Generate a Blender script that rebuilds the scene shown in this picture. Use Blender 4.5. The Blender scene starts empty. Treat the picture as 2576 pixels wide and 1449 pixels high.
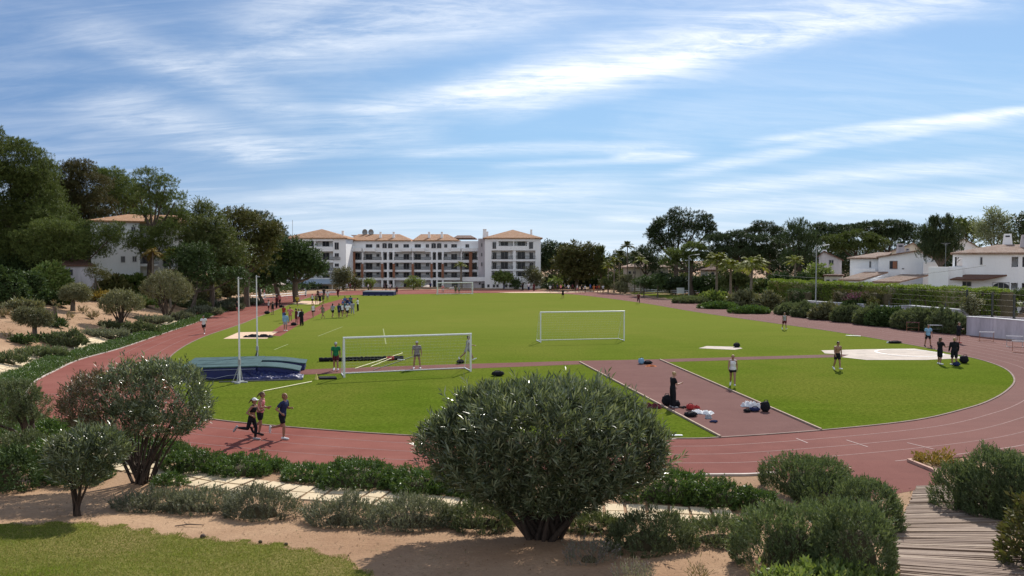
import bpy, bmesh, math, random
import numpy as np
from mathutils import Vector, Matrix
R = math.radians
SC = bpy.context.scene
COL = SC.collection
rng = np.random.default_rng(7)
random.seed(7)

# ------------------------------------------------------------------ camera and survey helpers
F, CX, CY, YH, CAMZ = 1945.0, 1288.0, 724.5, 655.0, 7.1
PITCH = math.atan((CY - YH) / F)
cam = bpy.data.cameras.new('camera'); camo = bpy.data.objects.new('camera', cam); COL.objects.link(camo)
cam.sensor_width = 36; cam.lens = F / 2576 * 36; cam.clip_end = 20000; cam.clip_start = 0.1
camo.location = (0, 0, CAMZ); camo.rotation_euler = (math.pi / 2 - PITCH, 0, 0)
SC.camera = camo

def ray(px, py):
    xc = (px - CX) / F; yc = -(py - CY) / F
    return (xc, math.cos(PITCH) + yc * math.sin(PITCH), -math.sin(PITCH) + yc * math.cos(PITCH))
def W(px, py, Y):
    d = ray(px, py); k = Y / d[1]
    return Vector((d[0] * k, Y, CAMZ + d[2] * k))
def F0(px, py, z=0.0):
    d = ray(px, py); k = (z - CAMZ) / d[2]
    return (d[0] * k, d[1] * k)

# ------------------------------------------------------------------ ground plan (surveyed outlines, metres)
def catmull(pts, n=8, closed=True):
    P = [np.array(p, float) for p in pts]; out = []
    m = len(P)
    for i in range(m if closed else m - 1):
        if closed: p0, p1, p2, p3 = P[i - 1], P[i], P[(i + 1) % m], P[(i + 2) % m]
        else: p0, p1, p2, p3 = P[max(i - 1, 0)], P[i], P[i + 1], P[min(i + 2, m - 1)]
        for k in range(n):
            t = k / n
            out.append(0.5 * ((2 * p1) + (-p0 + p2) * t + (2 * p0 - 5 * p1 + 4 * p2 - p3) * t * t + (-p0 + 3 * p1 - 3 * p2 + p3) * t ** 3))
    if not closed: out.append(P[-1])
    return np.array(out)

INNER_PX = [(784, 747), (668, 790.5), (606, 815.5), (515, 846.5), (450, 880), (418, 915), (425, 960), (455, 1005), (490, 1035),
            (527, 1054), (730, 1075), (1030, 1096), (1300, 1104), (1690, 1104), (1810, 1101), (2065, 1083), (2300, 1058), (2428, 1029), (2490, 1008),
            (2534, 982), (2552, 956), (2530, 929), (2472, 907), (2385, 887), (2309, 871), (2114, 837), (1931, 811), (1751, 785),
            (1620, 763), (1500, 747), (1430, 740), (1340, 737), (1200, 737.5), (1090, 739.5), (950, 741.5), (850, 743.5)]
INNER = catmull([F0(*p) for p in INNER_PX], 6)
OUTER_L = [F0(*p) for p in [(676, 748), (652, 755.5), (598, 774), (521, 800), (481, 816), (401, 843), (302, 877), (201, 905), (139, 933), (87, 961), (66, 988),
                            (75, 1015), (119, 1058), (193, 1090), (330, 1125), (470, 1147), (732, 1172), (1020, 1190), (1350, 1199), (1784, 1195.5), (1952, 1190.5)]]
OUTER_R = [F0(2331, 1157), (20, 28.8), (27, 32), (34, 36), (39.5, 41.5), (43, 48), (45, 56), (44.7, 66), (42.6, 77), (36, 104.6), (30, 129), (24.5, 153), (18.8, 172),
           (10, 182), (-8, 188.5), (-26, 187.5), (-36, 181), (-41.5, 168), (-44.5, 157)]
OUTER = catmull(OUTER_L + OUTER_R, 6)

def seg_dist(x, y, poly, closed=True):
    x = np.asarray(x, float); y = np.asarray(y, float)
    best = np.full(x.shape, 1e18); P = np.asarray(poly)
    n = len(P)
    for i in range(n if closed else n - 1):
        a = P[i]; b = P[(i + 1) % n]; d = b - a; L = max(d @ d, 1e-12)
        t = np.clip(((x - a[0]) * d[0] + (y - a[1]) * d[1]) / L, 0, 1)
        best = np.minimum(best, (x - a[0] - t * d[0]) ** 2 + (y - a[1] - t * d[1]) ** 2)
    return np.sqrt(best)
def inside(x, y, poly):
    x = np.asarray(x, float); y = np.asarray(y, float); r = np.zeros(x.shape, bool); P = np.asarray(poly)
    for i in range(len(P)):
        a = P[i - 1]; b = P[i]
        c = (a[1] > y) != (b[1] > y)
        with np.errstate(divide='ignore', invalid='ignore'):
            r ^= c & (x < (b[0] - a[0]) * (y - a[1]) / (b[1] - a[1] if b[1] != a[1] else 1e-9) + a[0])
    return r
def sstep(a, b, x):
    t = np.clip((np.asarray(x, float) - a) / (b - a), 0, 1); return t * t * (3 - 2 * t)
def hgt(x, y):
    x = np.asarray(x, float); y = np.asarray(y, float)
    s = seg_dist(x, y, OUTER) * np.where(inside(x, y, OUTER), -1, 1)
    L = sstep(-18, -32, x) * (1 - sstep(125, 165, y)); Rr = sstep(14, 34, x) * (1 - sstep(130, 170, y))
    Fr = (1 - L) * (1 - Rr) * (1 - sstep(35, 60, y))
    bank = 5.4 * (1 - np.exp(-.30 * np.maximum(0, s - 2.2) / 5.4))
    front = 4.2 * (1 - np.exp(-.12 * np.maximum(0, s - 5) / 4.2))
    right = 1.3 * (1 - np.exp(-.12 * np.maximum(0, s - 2.5) / 1.3))
    z = L * bank + Fr * front + Rr * (1 - L) * right
    wob = .06 * (np.sin(x * .9 + 1.3 * np.sin(y * .5)) + np.sin(y * 1.1 + x * .35)) * np.clip((s - 7) / 4, 0, 1) * np.exp(-np.maximum(0, s - 60) / 100)
    edge = -.03 * np.clip(1 - s / .6, 0, 1)
    return np.where(s <= 0, -.03, z + wob + edge)
def h1(x, y): return float(hgt(np.array([x]), np.array([y]))[0])
def G(px, py, lo=9.0, hi=420.0):
    """first meeting of the sight line with the terrain"""
    d = ray(px, py)
    ds = np.concatenate([np.arange(lo, 60, .25), np.arange(60, hi, 1.0)])
    def gap(Y):
        k = Y / d[1]; x = d[0] * k; z = CAMZ + d[2] * k
        return z - np.maximum(hgt(x, Y), 0 * Y + np.where(inside(x, Y, OUTER), 0, -1))
    g = gap(ds); idx = np.where(g <= 0)[0]
    if len(idx) == 0: return Vector((d[0] * 200 / d[1], 200, 0))
    i = idx[0]; a = ds[max(i - 1, 0)]; b = ds[i]
    for _ in range(12):
        m = (a + b) / 2
        if gap(np.array([m]))[0] <= 0: b = m
        else: a = m
    x = d[0] * b / d[1]
    return Vector((x, b, max(h1(x, b), 0.0) if inside(np.array([x]), np.array([b]), OUTER)[0] else h1(x, b)))
def at_depth(px, Y):
    x = (px - CX) / F * Y * (1.0)
    return Vector((x, Y, max(h1(x, Y), 0.0)))

# ------------------------------------------------------------------ object helpers
def link(name, me, mat=None, parent=None, loc=None):
    o = bpy.data.objects.new(name, me); COL.objects.link(o)
    if mat is not None:
        for m in (mat if isinstance(mat, (list, tuple)) else [mat]): me.materials.append(m)
    if parent is not None: o.parent = parent
    if loc is not None: o.location = loc
    return o
def tag(o, label=None, cat=None, group=None, kind=None):
    if label: o['label'] = label
    if cat: o['category'] = cat
    if group: o['group'] = group
    if kind: o['kind'] = kind
    return o
def empty(name, loc, label, cat, group=None, rz=0.0):
    o = bpy.data.objects.new(name, None); COL.objects.link(o); o.location = loc; o.rotation_euler = (0, 0, rz)
    o.empty_display_size = .3
    return tag(o, label, cat, group)
def npmesh(name, V, faces_list, smooth=False, matidx=None):
    """faces_list: list of int arrays (n,k)"""
    me = bpy.data.meshes.new(name); V = np.asarray(V, np.float32)
    me.vertices.add(len(V)); me.vertices.foreach_set('co', V.ravel())
    loops = np.concatenate([np.asarray(f, np.int32).ravel() for f in faces_list])
    tot = np.concatenate([np.full(len(f), np.asarray(f).shape[1], np.int32) for f in faces_list])
    st = np.concatenate([[0], np.cumsum(tot)[:-1]]).astype(np.int32)
    me.loops.add(len(loops)); me.loops.foreach_set('vertex_index', loops)
    me.polygons.add(len(tot)); me.polygons.foreach_set('loop_start', st); me.polygons.foreach_set('loop_total', tot)
    if matidx is not None: me.polygons.foreach_set('material_index', np.asarray(matidx, np.int32))
    if smooth: me.polygons.foreach_set('use_smooth', np.ones(len(tot), bool))
    me.update(calc_edges=True); me.validate()
    return me
class MB:
    """collects solids and makes ONE mesh of them"""
    def __init__(s): s.v = []; s.f = []; s.sm = []
    def add(s, vs, fs, smooth=False):
        o = len(s.v); s.v += [tuple(v) for v in vs]; s.f += [tuple(i + o for i in f) for f in fs]; s.sm += [smooth] * len(fs); return s
    def box(s, x0, x1, y0, y1, z0, z1):
        s.add([(x0, y0, z0), (x1, y0, z0), (x1, y1, z0), (x0, y1, z0), (x0, y0, z1), (x1, y0, z1), (x1, y1, z1), (x0, y1, z1)],
              [(3, 2, 1, 0), (4, 5, 6, 7), (0, 1, 5, 4), (1, 2, 6, 5), (2, 3, 7, 6), (3, 0, 4, 7)]); return s
    def obox(s, c, ax, ay, az):
        c, ax, ay, az = Vector(c), Vector(ax), Vector(ay), Vector(az)
        vs = [c + ax * i + ay * j + az * k for k in (-1, 1) for i, j in ((-1, -1), (1, -1), (1, 1), (-1, 1))]
        s.add(vs, [(3, 2, 1, 0), (4, 5, 6, 7), (0, 1, 5, 4), (1, 2, 6, 5), (2, 3, 7, 6), (3, 0, 4, 7)]); return s
    def tube(s, pts, rad, n=8, caps=True, smooth=True):
        pts = [Vector(p) for p in pts]; m = len(pts)
        rad = [rad] * m if isinstance(rad, (int, float)) else rad
        up = Vector((0, 0, 1)); vs = []; fs = []; prev = None
        for i, p in enumerate(pts):
            t = (pts[min(i + 1, m - 1)] - pts[max(i - 1, 0)]).normalized()
            if prev is None: a = t.cross(up if abs(t.z) < .9 else Vector((1, 0, 0))).normalized()
            else: a = (prev - t * prev.dot(t)); a = a.normalized() if a.length > 1e-6 else t.orthogonal().normalized()
            prev = a; b = t.cross(a)
            for k in range(n):
                w = 2 * math.pi * k / n; vs.append(p + (a * math.cos(w) + b * math.sin(w)) * rad[i])
        for i in range(m - 1):
            for k in range(n):
                fs.append((i * n + k, i * n + (k + 1) % n, (i + 1) * n + (k + 1) % n, (i + 1) * n + k))
        s.add(vs, fs, smooth)
        if caps: s.add(vs[:n], [tuple(range(n - 1, -1, -1))]); s.add(vs[-n:], [tuple(range(n))])
        return s
    def ball(s, c, r, n=10, m=7, rough=0, rs=None):
        rx, ry, rz = (r, r, r) if isinstance(r, (int, float)) else r
        rs = rs or random.Random(1)
        vs = [(c[0], c[1], c[2] - rz)]; fs = []
        for j in range(1, m):
            th = math.pi * j / m - math.pi / 2
            for k in range(n):
                w = 2 * math.pi * k / n; q = 1 + rough * rs.uniform(-1, 1)
                vs.append((c[0] + rx * q * math.cos(th) * math.cos(w), c[1] + ry * q * math.cos(th) * math.sin(w), c[2] + rz * q * math.sin(th)))
        vs.append((c[0], c[1], c[2] + rz)); last = len(vs) - 1
        for k in range(n): fs.append((0, 1 + (k + 1) % n, 1 + k)); fs.append((last, 1 + (m - 2) * n + k, 1 + (m - 2) * n + (k + 1) % n))
        for j in range(m - 2):
            for k in range(n):
                a = 1 + j * n; fs.append((a + k, a + (k + 1) % n, a + n + (k + 1) % n, a + n + k))
        s.add(vs, fs, True); return s
    def mesh(s, name):
        me = bpy.data.meshes.new(name); me.from_pydata(s.v, [], s.f)
        me.polygons.foreach_set('use_smooth', s.sm); me.update(); return me
    def build(s, name, mat=None, parent=None, loc=None): return link(name, s.mesh(name), mat, parent, loc)

# ------------------------------------------------------------------ materials
MATS = {}
def nmat(name):
    m = bpy.data.materials.new(name); m.use_nodes = True; nt = m.node_tree
    return m, nt, nt.nodes['Principled BSDF']
def N(nt, typ, **kw):
    n = nt.nodes.new(typ)
    for k, v in kw.items():
        if k in n.inputs: n.inputs[k].default_value = v
        else: setattr(n, k, v)
    return n
def ramp(nt, src, stops):
    r = nt.nodes.new('ShaderNodeValToRGB'); e = r.color_ramp.elements
    while len(e) < len(stops): e.new(.5)
    for el, (p, c) in zip(e, stops): el.position = p; el.color = (*c, 1) if len(c) == 3 else c
    nt.links.new(src, r.inputs['Fac']); return r
def noise(nt, vec, scale, detail=4, rough=.6, dist=0):
    n = N(nt, 'ShaderNodeTexNoise', Scale=scale, Detail=detail, Roughness=rough, Distortion=dist)
    nt.links.new(vec, n.inputs['Vector']); return n.outputs['Fac']
def mixc(nt, fac, a, b, mode='MIX'):
    m = nt.nodes.new('ShaderNodeMix'); m.data_type = 'RGBA'; m.blend_type = mode
    for sock, val in ((m.inputs[0], fac), (m.inputs[6], a), (m.inputs[7], b)):
        if hasattr(val, 'type') and hasattr(val, 'links'): nt.links.new(val, sock)
        elif isinstance(val, (int, float)): sock.default_value = val
        else: sock.default_value = (*val, 1)
    return m.outputs[2]
def bump(nt, bsdf, h, strength=.3, dist=.05):
    b = N(nt, 'ShaderNodeBump', Strength=strength, Distance=dist); nt.links.new(h, b.inputs['Height']); nt.links.new(b.outputs['Normal'], bsdf.inputs['Normal'])
def wpos(nt): return nt.nodes.new('ShaderNodeNewGeometry').outputs['Position']
def opos(nt): return nt.nodes.new('ShaderNodeTexCoord').outputs['Object']

def plain(name, col, rough=.6, var=.12, scale=6, metal=0, spec=.4, bmp=0):
    if name in MATS: return MATS[name]
    m, nt, b = nmat(name)
    f = noise(nt, opos(nt), scale, 5)
    lo = tuple(c * (1 - var) for c in col); hi = tuple(min(1, c * (1 + var)) for c in col)
    r = ramp(nt, f, [(.3, lo), (.7, hi)]); nt.links.new(r.outputs[0], b.inputs['Base Color'])
    b.inputs['Roughness'].default_value = rough; b.inputs['Metallic'].default_value = metal; b.inputs['Specular IOR Level'].default_value = spec
    if bmp: bump(nt, b, f, bmp, .02)
    MATS[name] = m; return m
def leafmat(name, cols, rough=.5, trans=.35, spec=.35, tcol=None):
    cols = [tuple(k * 1.5 for k in c) for c in cols]
    """cols: list of colours; each leaf takes one of the shades between them"""
    if name in MATS: return MATS[name]
    m, nt, b = nmat(name)
    g = nt.nodes.new('ShaderNodeNewGeometry')
    oi = nt.nodes.new('ShaderNodeObjectInfo')
    r = ramp(nt, g.outputs['Random Per Island'], [(i / max(1, len(cols) - 1), c) for i, c in enumerate(cols)])
    hs = N(nt, 'ShaderNodeHueSaturation'); nt.links.new(r.outputs[0], hs.inputs['Color'])
    mp = N(nt, 'ShaderNodeMapRange'); nt.links.new(oi.outputs['Random'], mp.inputs['Value']); mp.inputs['To Min'].default_value = .85; mp.inputs['To Max'].default_value = 1.15
    nt.links.new(mp.outputs[0], hs.inputs['Value'])
    nt.links.new(hs.outputs[0], b.inputs['Base Color']); b.inputs['Roughness'].default_value = rough; b.inputs['Specular IOR Level'].default_value = spec
    t = nt.nodes.new('ShaderNodeBsdfTranslucent')
    tm = mixc(nt, 1.0, hs.outputs[0], tcol or (1.0, 1.0, .55), 'MULTIPLY'); nt.links.new(tm, t.inputs['Color'])
    mx = N(nt, 'ShaderNodeMixShader'); mx.inputs[0].default_value = trans
    nt.links.new(b.outputs[0], mx.inputs[1]); nt.links.new(t.outputs[0], mx.inputs[2]); nt.links.new(mx.outputs[0], nt.nodes['Material Output'].inputs['Surface'])
    MATS[name] = m; return m

def mat_soil():
    m, nt, b = nmat('sandy_soil'); p = wpos(nt)
    big = noise(nt, p, .12, 4); mid = noise(nt, p, .8, 6, .65); fine = noise(nt, p, 9, 6, .7); spk = noise(nt, p, 28, 3, .8)
    c = ramp(nt, mid, [(.3, (.22, .125, .068)), (.48, (.35, .215, .125)), (.72, (.49, .335, .21))]).outputs[0]
    c = mixc(nt, ramp(nt, fine, [(.35, (1, 1, 1)), (.6, (0, 0, 0))]).outputs[0], c, (.22, .13, .08))
    c2 = mixc(nt, .35, ramp(nt, big, [(.35, (.28, .165, .095)), (.65, (.45, .30, .185))]).outputs[0], c)
    c2 = mixc(nt, ramp(nt, spk, [(.66, (0, 0, 0)), (.74, (1, 1, 1))]).outputs[0], c2, (.10, .065, .04))
    # weedy, leaf-strewn stains with their own outline
    weeds = ramp(nt, noise(nt, p, .55, 5, .7), [(.60, (0, 0, 0)), (.70, (1, 1, 1))]).outputs[0]
    w2 = mixc(nt, 1.0, weeds, ramp(nt, noise(nt, p, 7, 4, .8), [(.45, (0, 0, 0)), (.6, (.7, .7, .7))]).outputs[0], 'MULTIPLY')
    c2 = mixc(nt, w2, c2, (.12, .095, .045))
    nt.links.new(c2, b.inputs['Base Color']); b.inputs['Roughness'].default_value = .95; b.inputs['Specular IOR Level'].default_value = .15
    bump(nt, b, fine, .6, .08); return m
def mat_lawn(name, dark, light, dry, dryamt=.5, sc=1.0):
    m, nt, b = nmat(name); p = wpos(nt)
    st = N(nt, 'ShaderNodeMapping'); st.inputs['Scale'].default_value = (.4, 1.7, 1); nt.links.new(p, st.inputs['Vector'])
    big = noise(nt, p, .075 * sc, 5, .65, .6); mid = noise(nt, st.outputs[0], .42 * sc, 8, .72, .5); fine = noise(nt, p, 5.5 * sc, 5, .75); vf = noise(nt, p, 20, 3, .8)
    c = ramp(nt, mid, [(.3, dark), (.7, light)]).outputs[0]
    c = mixc(nt, ramp(nt, big, [(.42, (0, 0, 0)), (.68, (dryamt,) * 3)]).outputs[0], c, dry)
    c = mixc(nt, ramp(nt, fine, [(.34, (.8,) * 3), (.62, (0, 0, 0))]).outputs[0], c, tuple(k * .5 for k in dark))
    c = mixc(nt, ramp(nt, vf, [(.5, (0, 0, 0)), (.75, (.45,) * 3)]).outputs[0], c, tuple(min(1, k * 1.35) for k in light))
    if name == 'field_grass':   # turf's paler look at low view angles, put into the far half's colour
        sx = nt.nodes.new('ShaderNodeSeparateXYZ'); nt.links.new(p, sx.inputs[0])
        mr = N(nt, 'ShaderNodeMapRange'); nt.links.new(sx.outputs[1], mr.inputs['Value']); mr.inputs['From Min'].default_value = 40; mr.inputs['From Max'].default_value = 85; mr.inputs['To Max'].default_value = .5
        c = mixc(nt, mr.outputs[0], c, (.195, .212, .046))
    nt.links.new(c, b.inputs['Base Color'])
    b.inputs['Roughness'].default_value = 1; b.inputs['Specular IOR Level'].default_value = .0
    bump(nt, b, fine, .8, .06); return m
def mat_track(name='track_rubber', a=(.195, .066, .053), bb=(.245, .088, .070), w=(.29, .125, .10)):
    m, nt, b = nmat(name); p = wpos(nt)
    big = noise(nt, p, .07, 5, .6, .6); mid = noise(nt, p, .9, 5, .7); fine = noise(nt, p, 30, 3, .8)
    st = N(nt, 'ShaderNodeMapping'); st.inputs['Scale'].default_value = (.2, 2.2, 1); nt.links.new(p, st.inputs['Vector'])
    streak = noise(nt, st.outputs[0], .5, 4, .6)
    c = ramp(nt, mid, [(.3, a), (.7, bb)]).outputs[0]
    c = mixc(nt, ramp(nt, big, [(.45, (0, 0, 0)), (.68, (.8,) * 3)]).outputs[0], c, w)
    c = mixc(nt, ramp(nt, streak, [(.5, (0, 0, 0)), (.75, (.35,) * 3)]).outputs[0], c, tuple(k * .7 for k in a))
    # the ring turns greyer towards its right-hand side
    sx = nt.nodes.new('ShaderNodeSeparateXYZ'); nt.links.new(p, sx.inputs[0])
    mr = N(nt, 'ShaderNodeMapRange'); nt.links.new(sx.outputs[0], mr.inputs['Value']); mr.inputs['From Min'].default_value = -2; mr.inputs['From Max'].default_value = 26
    c = mixc(nt, mr.outputs[0], c, mixc(nt, .65, c, (.16, .116, .106)))
    c = mixc(nt, ramp(nt, fine, [(.35, (.35,) * 3), (.55, (0, 0, 0))]).outputs[0], c, tuple(k * .6 for k in a))
    nt.links.new(c, b.inputs['Base Color']); b.inputs['Roughness'].default_value = 1; b.inputs['Specular IOR Level'].default_value = .04
    bump(nt, b, fine, .25, .02); return m
def mat_tiles(name, c1, c2, c3, sx=4.0, sy=2.5):
    """barrel tiles: rows running down the roof, mottled clay"""
    m, nt, b = nmat(name); tc = opos(nt)
    wv = N(nt, 'ShaderNodeTexWave', Scale=sx); wv.bands_direction = 'X'; nt.links.new(tc, wv.inputs['Vector']); wv.inputs['Distortion'].default_value = .3
    n1 = noise(nt, tc, 1.1, 6, .75); n2 = noise(nt, tc, 7, 3, .7)
    c = ramp(nt, n1, [(.3, c1), (.5, c2), (.7, c3)]).outputs[0]
    c = mixc(nt, ramp(nt, n2, [(.4, (.5,) * 3), (.62, (0, 0, 0))]).outputs[0], c, tuple(k * .55 for k in c1))
    nt.links.new(c, b.inputs['Base Color']); b.inputs['Roughness'].default_value = .85
    bump(nt, b, wv.outputs['Fac'], .9, .12); return m
def mat_planks():
    m, nt, b = nmat('weathered_planks'); g = nt.nodes.new('ShaderNodeNewGeometry')
    st = N(nt, 'ShaderNodeMapping'); st.inputs['Scale'].default_value = (1.2, 9, 1); st.inputs['Rotation'].default_value = (0, 0, .35); nt.links.new(g.outputs['Position'], st.inputs['Vector'])
    grain = noise(nt, st.outputs[0], 2.2, 6, .7)
    c = ramp(nt, g.outputs['Random Per Island'], [(0, (.20, .135, .095)), (.5, (.30, .215, .155)), (1, (.42, .325, .24))]).outputs[0]
    c = mixc(nt, ramp(nt, grain, [(.35, (.75,) * 3), (.65, (0, 0, 0))]).outputs[0], c, (.15, .10, .075))
    nt.links.new(c, b.inputs['Base Color']); b.inputs['Roughness'].default_value = .85; bump(nt, b, grain, .5, .02); return m
def mat_bark(name, a, bb):
    m, nt, b = nmat(name); st = N(nt, 'ShaderNodeMapping'); st.inputs['Scale'].default_value = (5, 5, 1.2); nt.links.new(opos(nt), st.inputs['Vector'])
    f = noise(nt, st.outputs[0], 1.6, 6, .75); nt.links.new(ramp(nt, f, [(.35, a), (.68, bb)]).outputs[0], b.inputs['Base Color'])
    b.inputs['Roughness'].default_value = .95; bump(nt, b, f, .8, .1); return m
def mat_render(name, col, stain=.25):
    """white-washed masonry with damp streaks of its own"""
    m, nt, b = nmat(name); p = opos(nt)
    st = N(nt, 'ShaderNodeMapping'); st.inputs['Scale'].default_value = (1, 1, .22); nt.links.new(p, st.inputs['Vector'])
    f = noise(nt, st.outputs[0], .8, 6, .7); f2 = noise(nt, p, 5, 4, .7)
    c = ramp(nt, f, [(.32, tuple(k * (1 - stain) for k in col)), (.6, col)]).outputs[0]
    c = mixc(nt, ramp(nt, f2, [(.3, (.25,) * 3), (.55, (0, 0, 0))]).outputs[0], c, tuple(k * .8 for k in col))
    nt.links.new(c, b.inputs['Base Color']); b.inputs['Roughness'].default_value = .9; b.inputs['Specular IOR Level'].default_value = .2; bump(nt, b, f2, .2, .02); return m

SOIL = mat_soil()
LAWN = mat_lawn('field_grass', (.078, .122, .011), (.122, .168, .019), (.175, .172, .034), .7)
LAWN2 = mat_lawn('garden_grass', (.095, .135, .012), (.165, .195, .03), (.34, .245, .12), .85, 2.4)
TRACK = mat_track()
RUNWAY = mat_track('runway_rubber', (.155, .070, .061), (.19, .092, .079), (.215, .108, .093))
LINE = plain('worn_line_paint', (.225, .115, .098), .8, .25, 3)
LINEW = plain('fresh_line_paint', (.31, .20, .18), .8, .2, 3)
KERB = plain('pale_kerb', (.50, .42, .37), .8, .2, 2)
CONC = mat_render('pad_concrete', (.55, .47, .40), .3)
PAVER = mat_render('cream_paver', (.66, .53, .35), .2)
PLANK = mat_planks()
WHITE = mat_render('white_render', (.90, .89, .88), .07)
WHITE2 = mat_render('stained_white_render', (.60, .55, .56), .35)
CREAM = mat_render('cream_render', (.62, .55, .44), .2)
TILE1 = mat_tiles('orange_roof_tile', (.60, .26, .11), (.76, .40, .20), (.82, .54, .34))
TILE2 = mat_tiles('pale_roof_tile', (.46, .24, .15), (.70, .46, .33), (.82, .65, .52), 5)
TILE3 = mat_tiles('brown_roof_tile', (.22, .10, .07), (.30, .15, .10), (.36, .2, .14), 5)
GLASS = plain('dark_glass', (.028, .032, .042), .22, .4, .8, 0, .35)
FRAMEM = plain('window_frame_grey', (.35, .33, .32), .5)
RAIL = plain('dark_railing', (.05, .045, .045), .5)
BROWNM = plain('brown_column', (.30, .13, .075), .8, .15)
METAL = plain('white_metal', (.72, .72, .70), .35, .06, 4)
GREYM = plain('grey_metal', (.30, .31, .31), .45, .1, 4)
DARKM = plain('dark_post', (.05, .055, .05), .6)
BARK1 = mat_bark('pine_bark', (.05, .035, .025), (.13, .09, .065))
BARK2 = mat_bark('grey_bark', (.06, .05, .04), (.17, .13, .10))
BARKP = mat_bark('palm_bark', (.14, .11, .08), (.27, .22, .17))
BARKO = mat_bark('oleander_stem', (.03, .02, .014), (.085, .055, .038))
TWIG = plain('dead_twigs', (.075, .06, .03), .95, .3, 5)

# ------------------------------------------------------------------ light, sky
SUN_AZ, SUN_EL = R(20), R(41)
sd = Vector((math.sin(SUN_AZ) * math.cos(SUN_EL), math.cos(SUN_AZ) * math.cos(SUN_EL), math.sin(SUN_EL)))
sun = bpy.data.lights.new('sun', 'SUN'); suno = bpy.data.objects.new('sun', sun); COL.objects.link(suno)
sun.energy = 5.0; sun.angle = R(.5); sun.color = (1, .95, .87)
suno.rotation_euler = (-sd).to_track_quat('-Z', 'Y').to_euler(); suno.location = (30, 60, 60)

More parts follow.
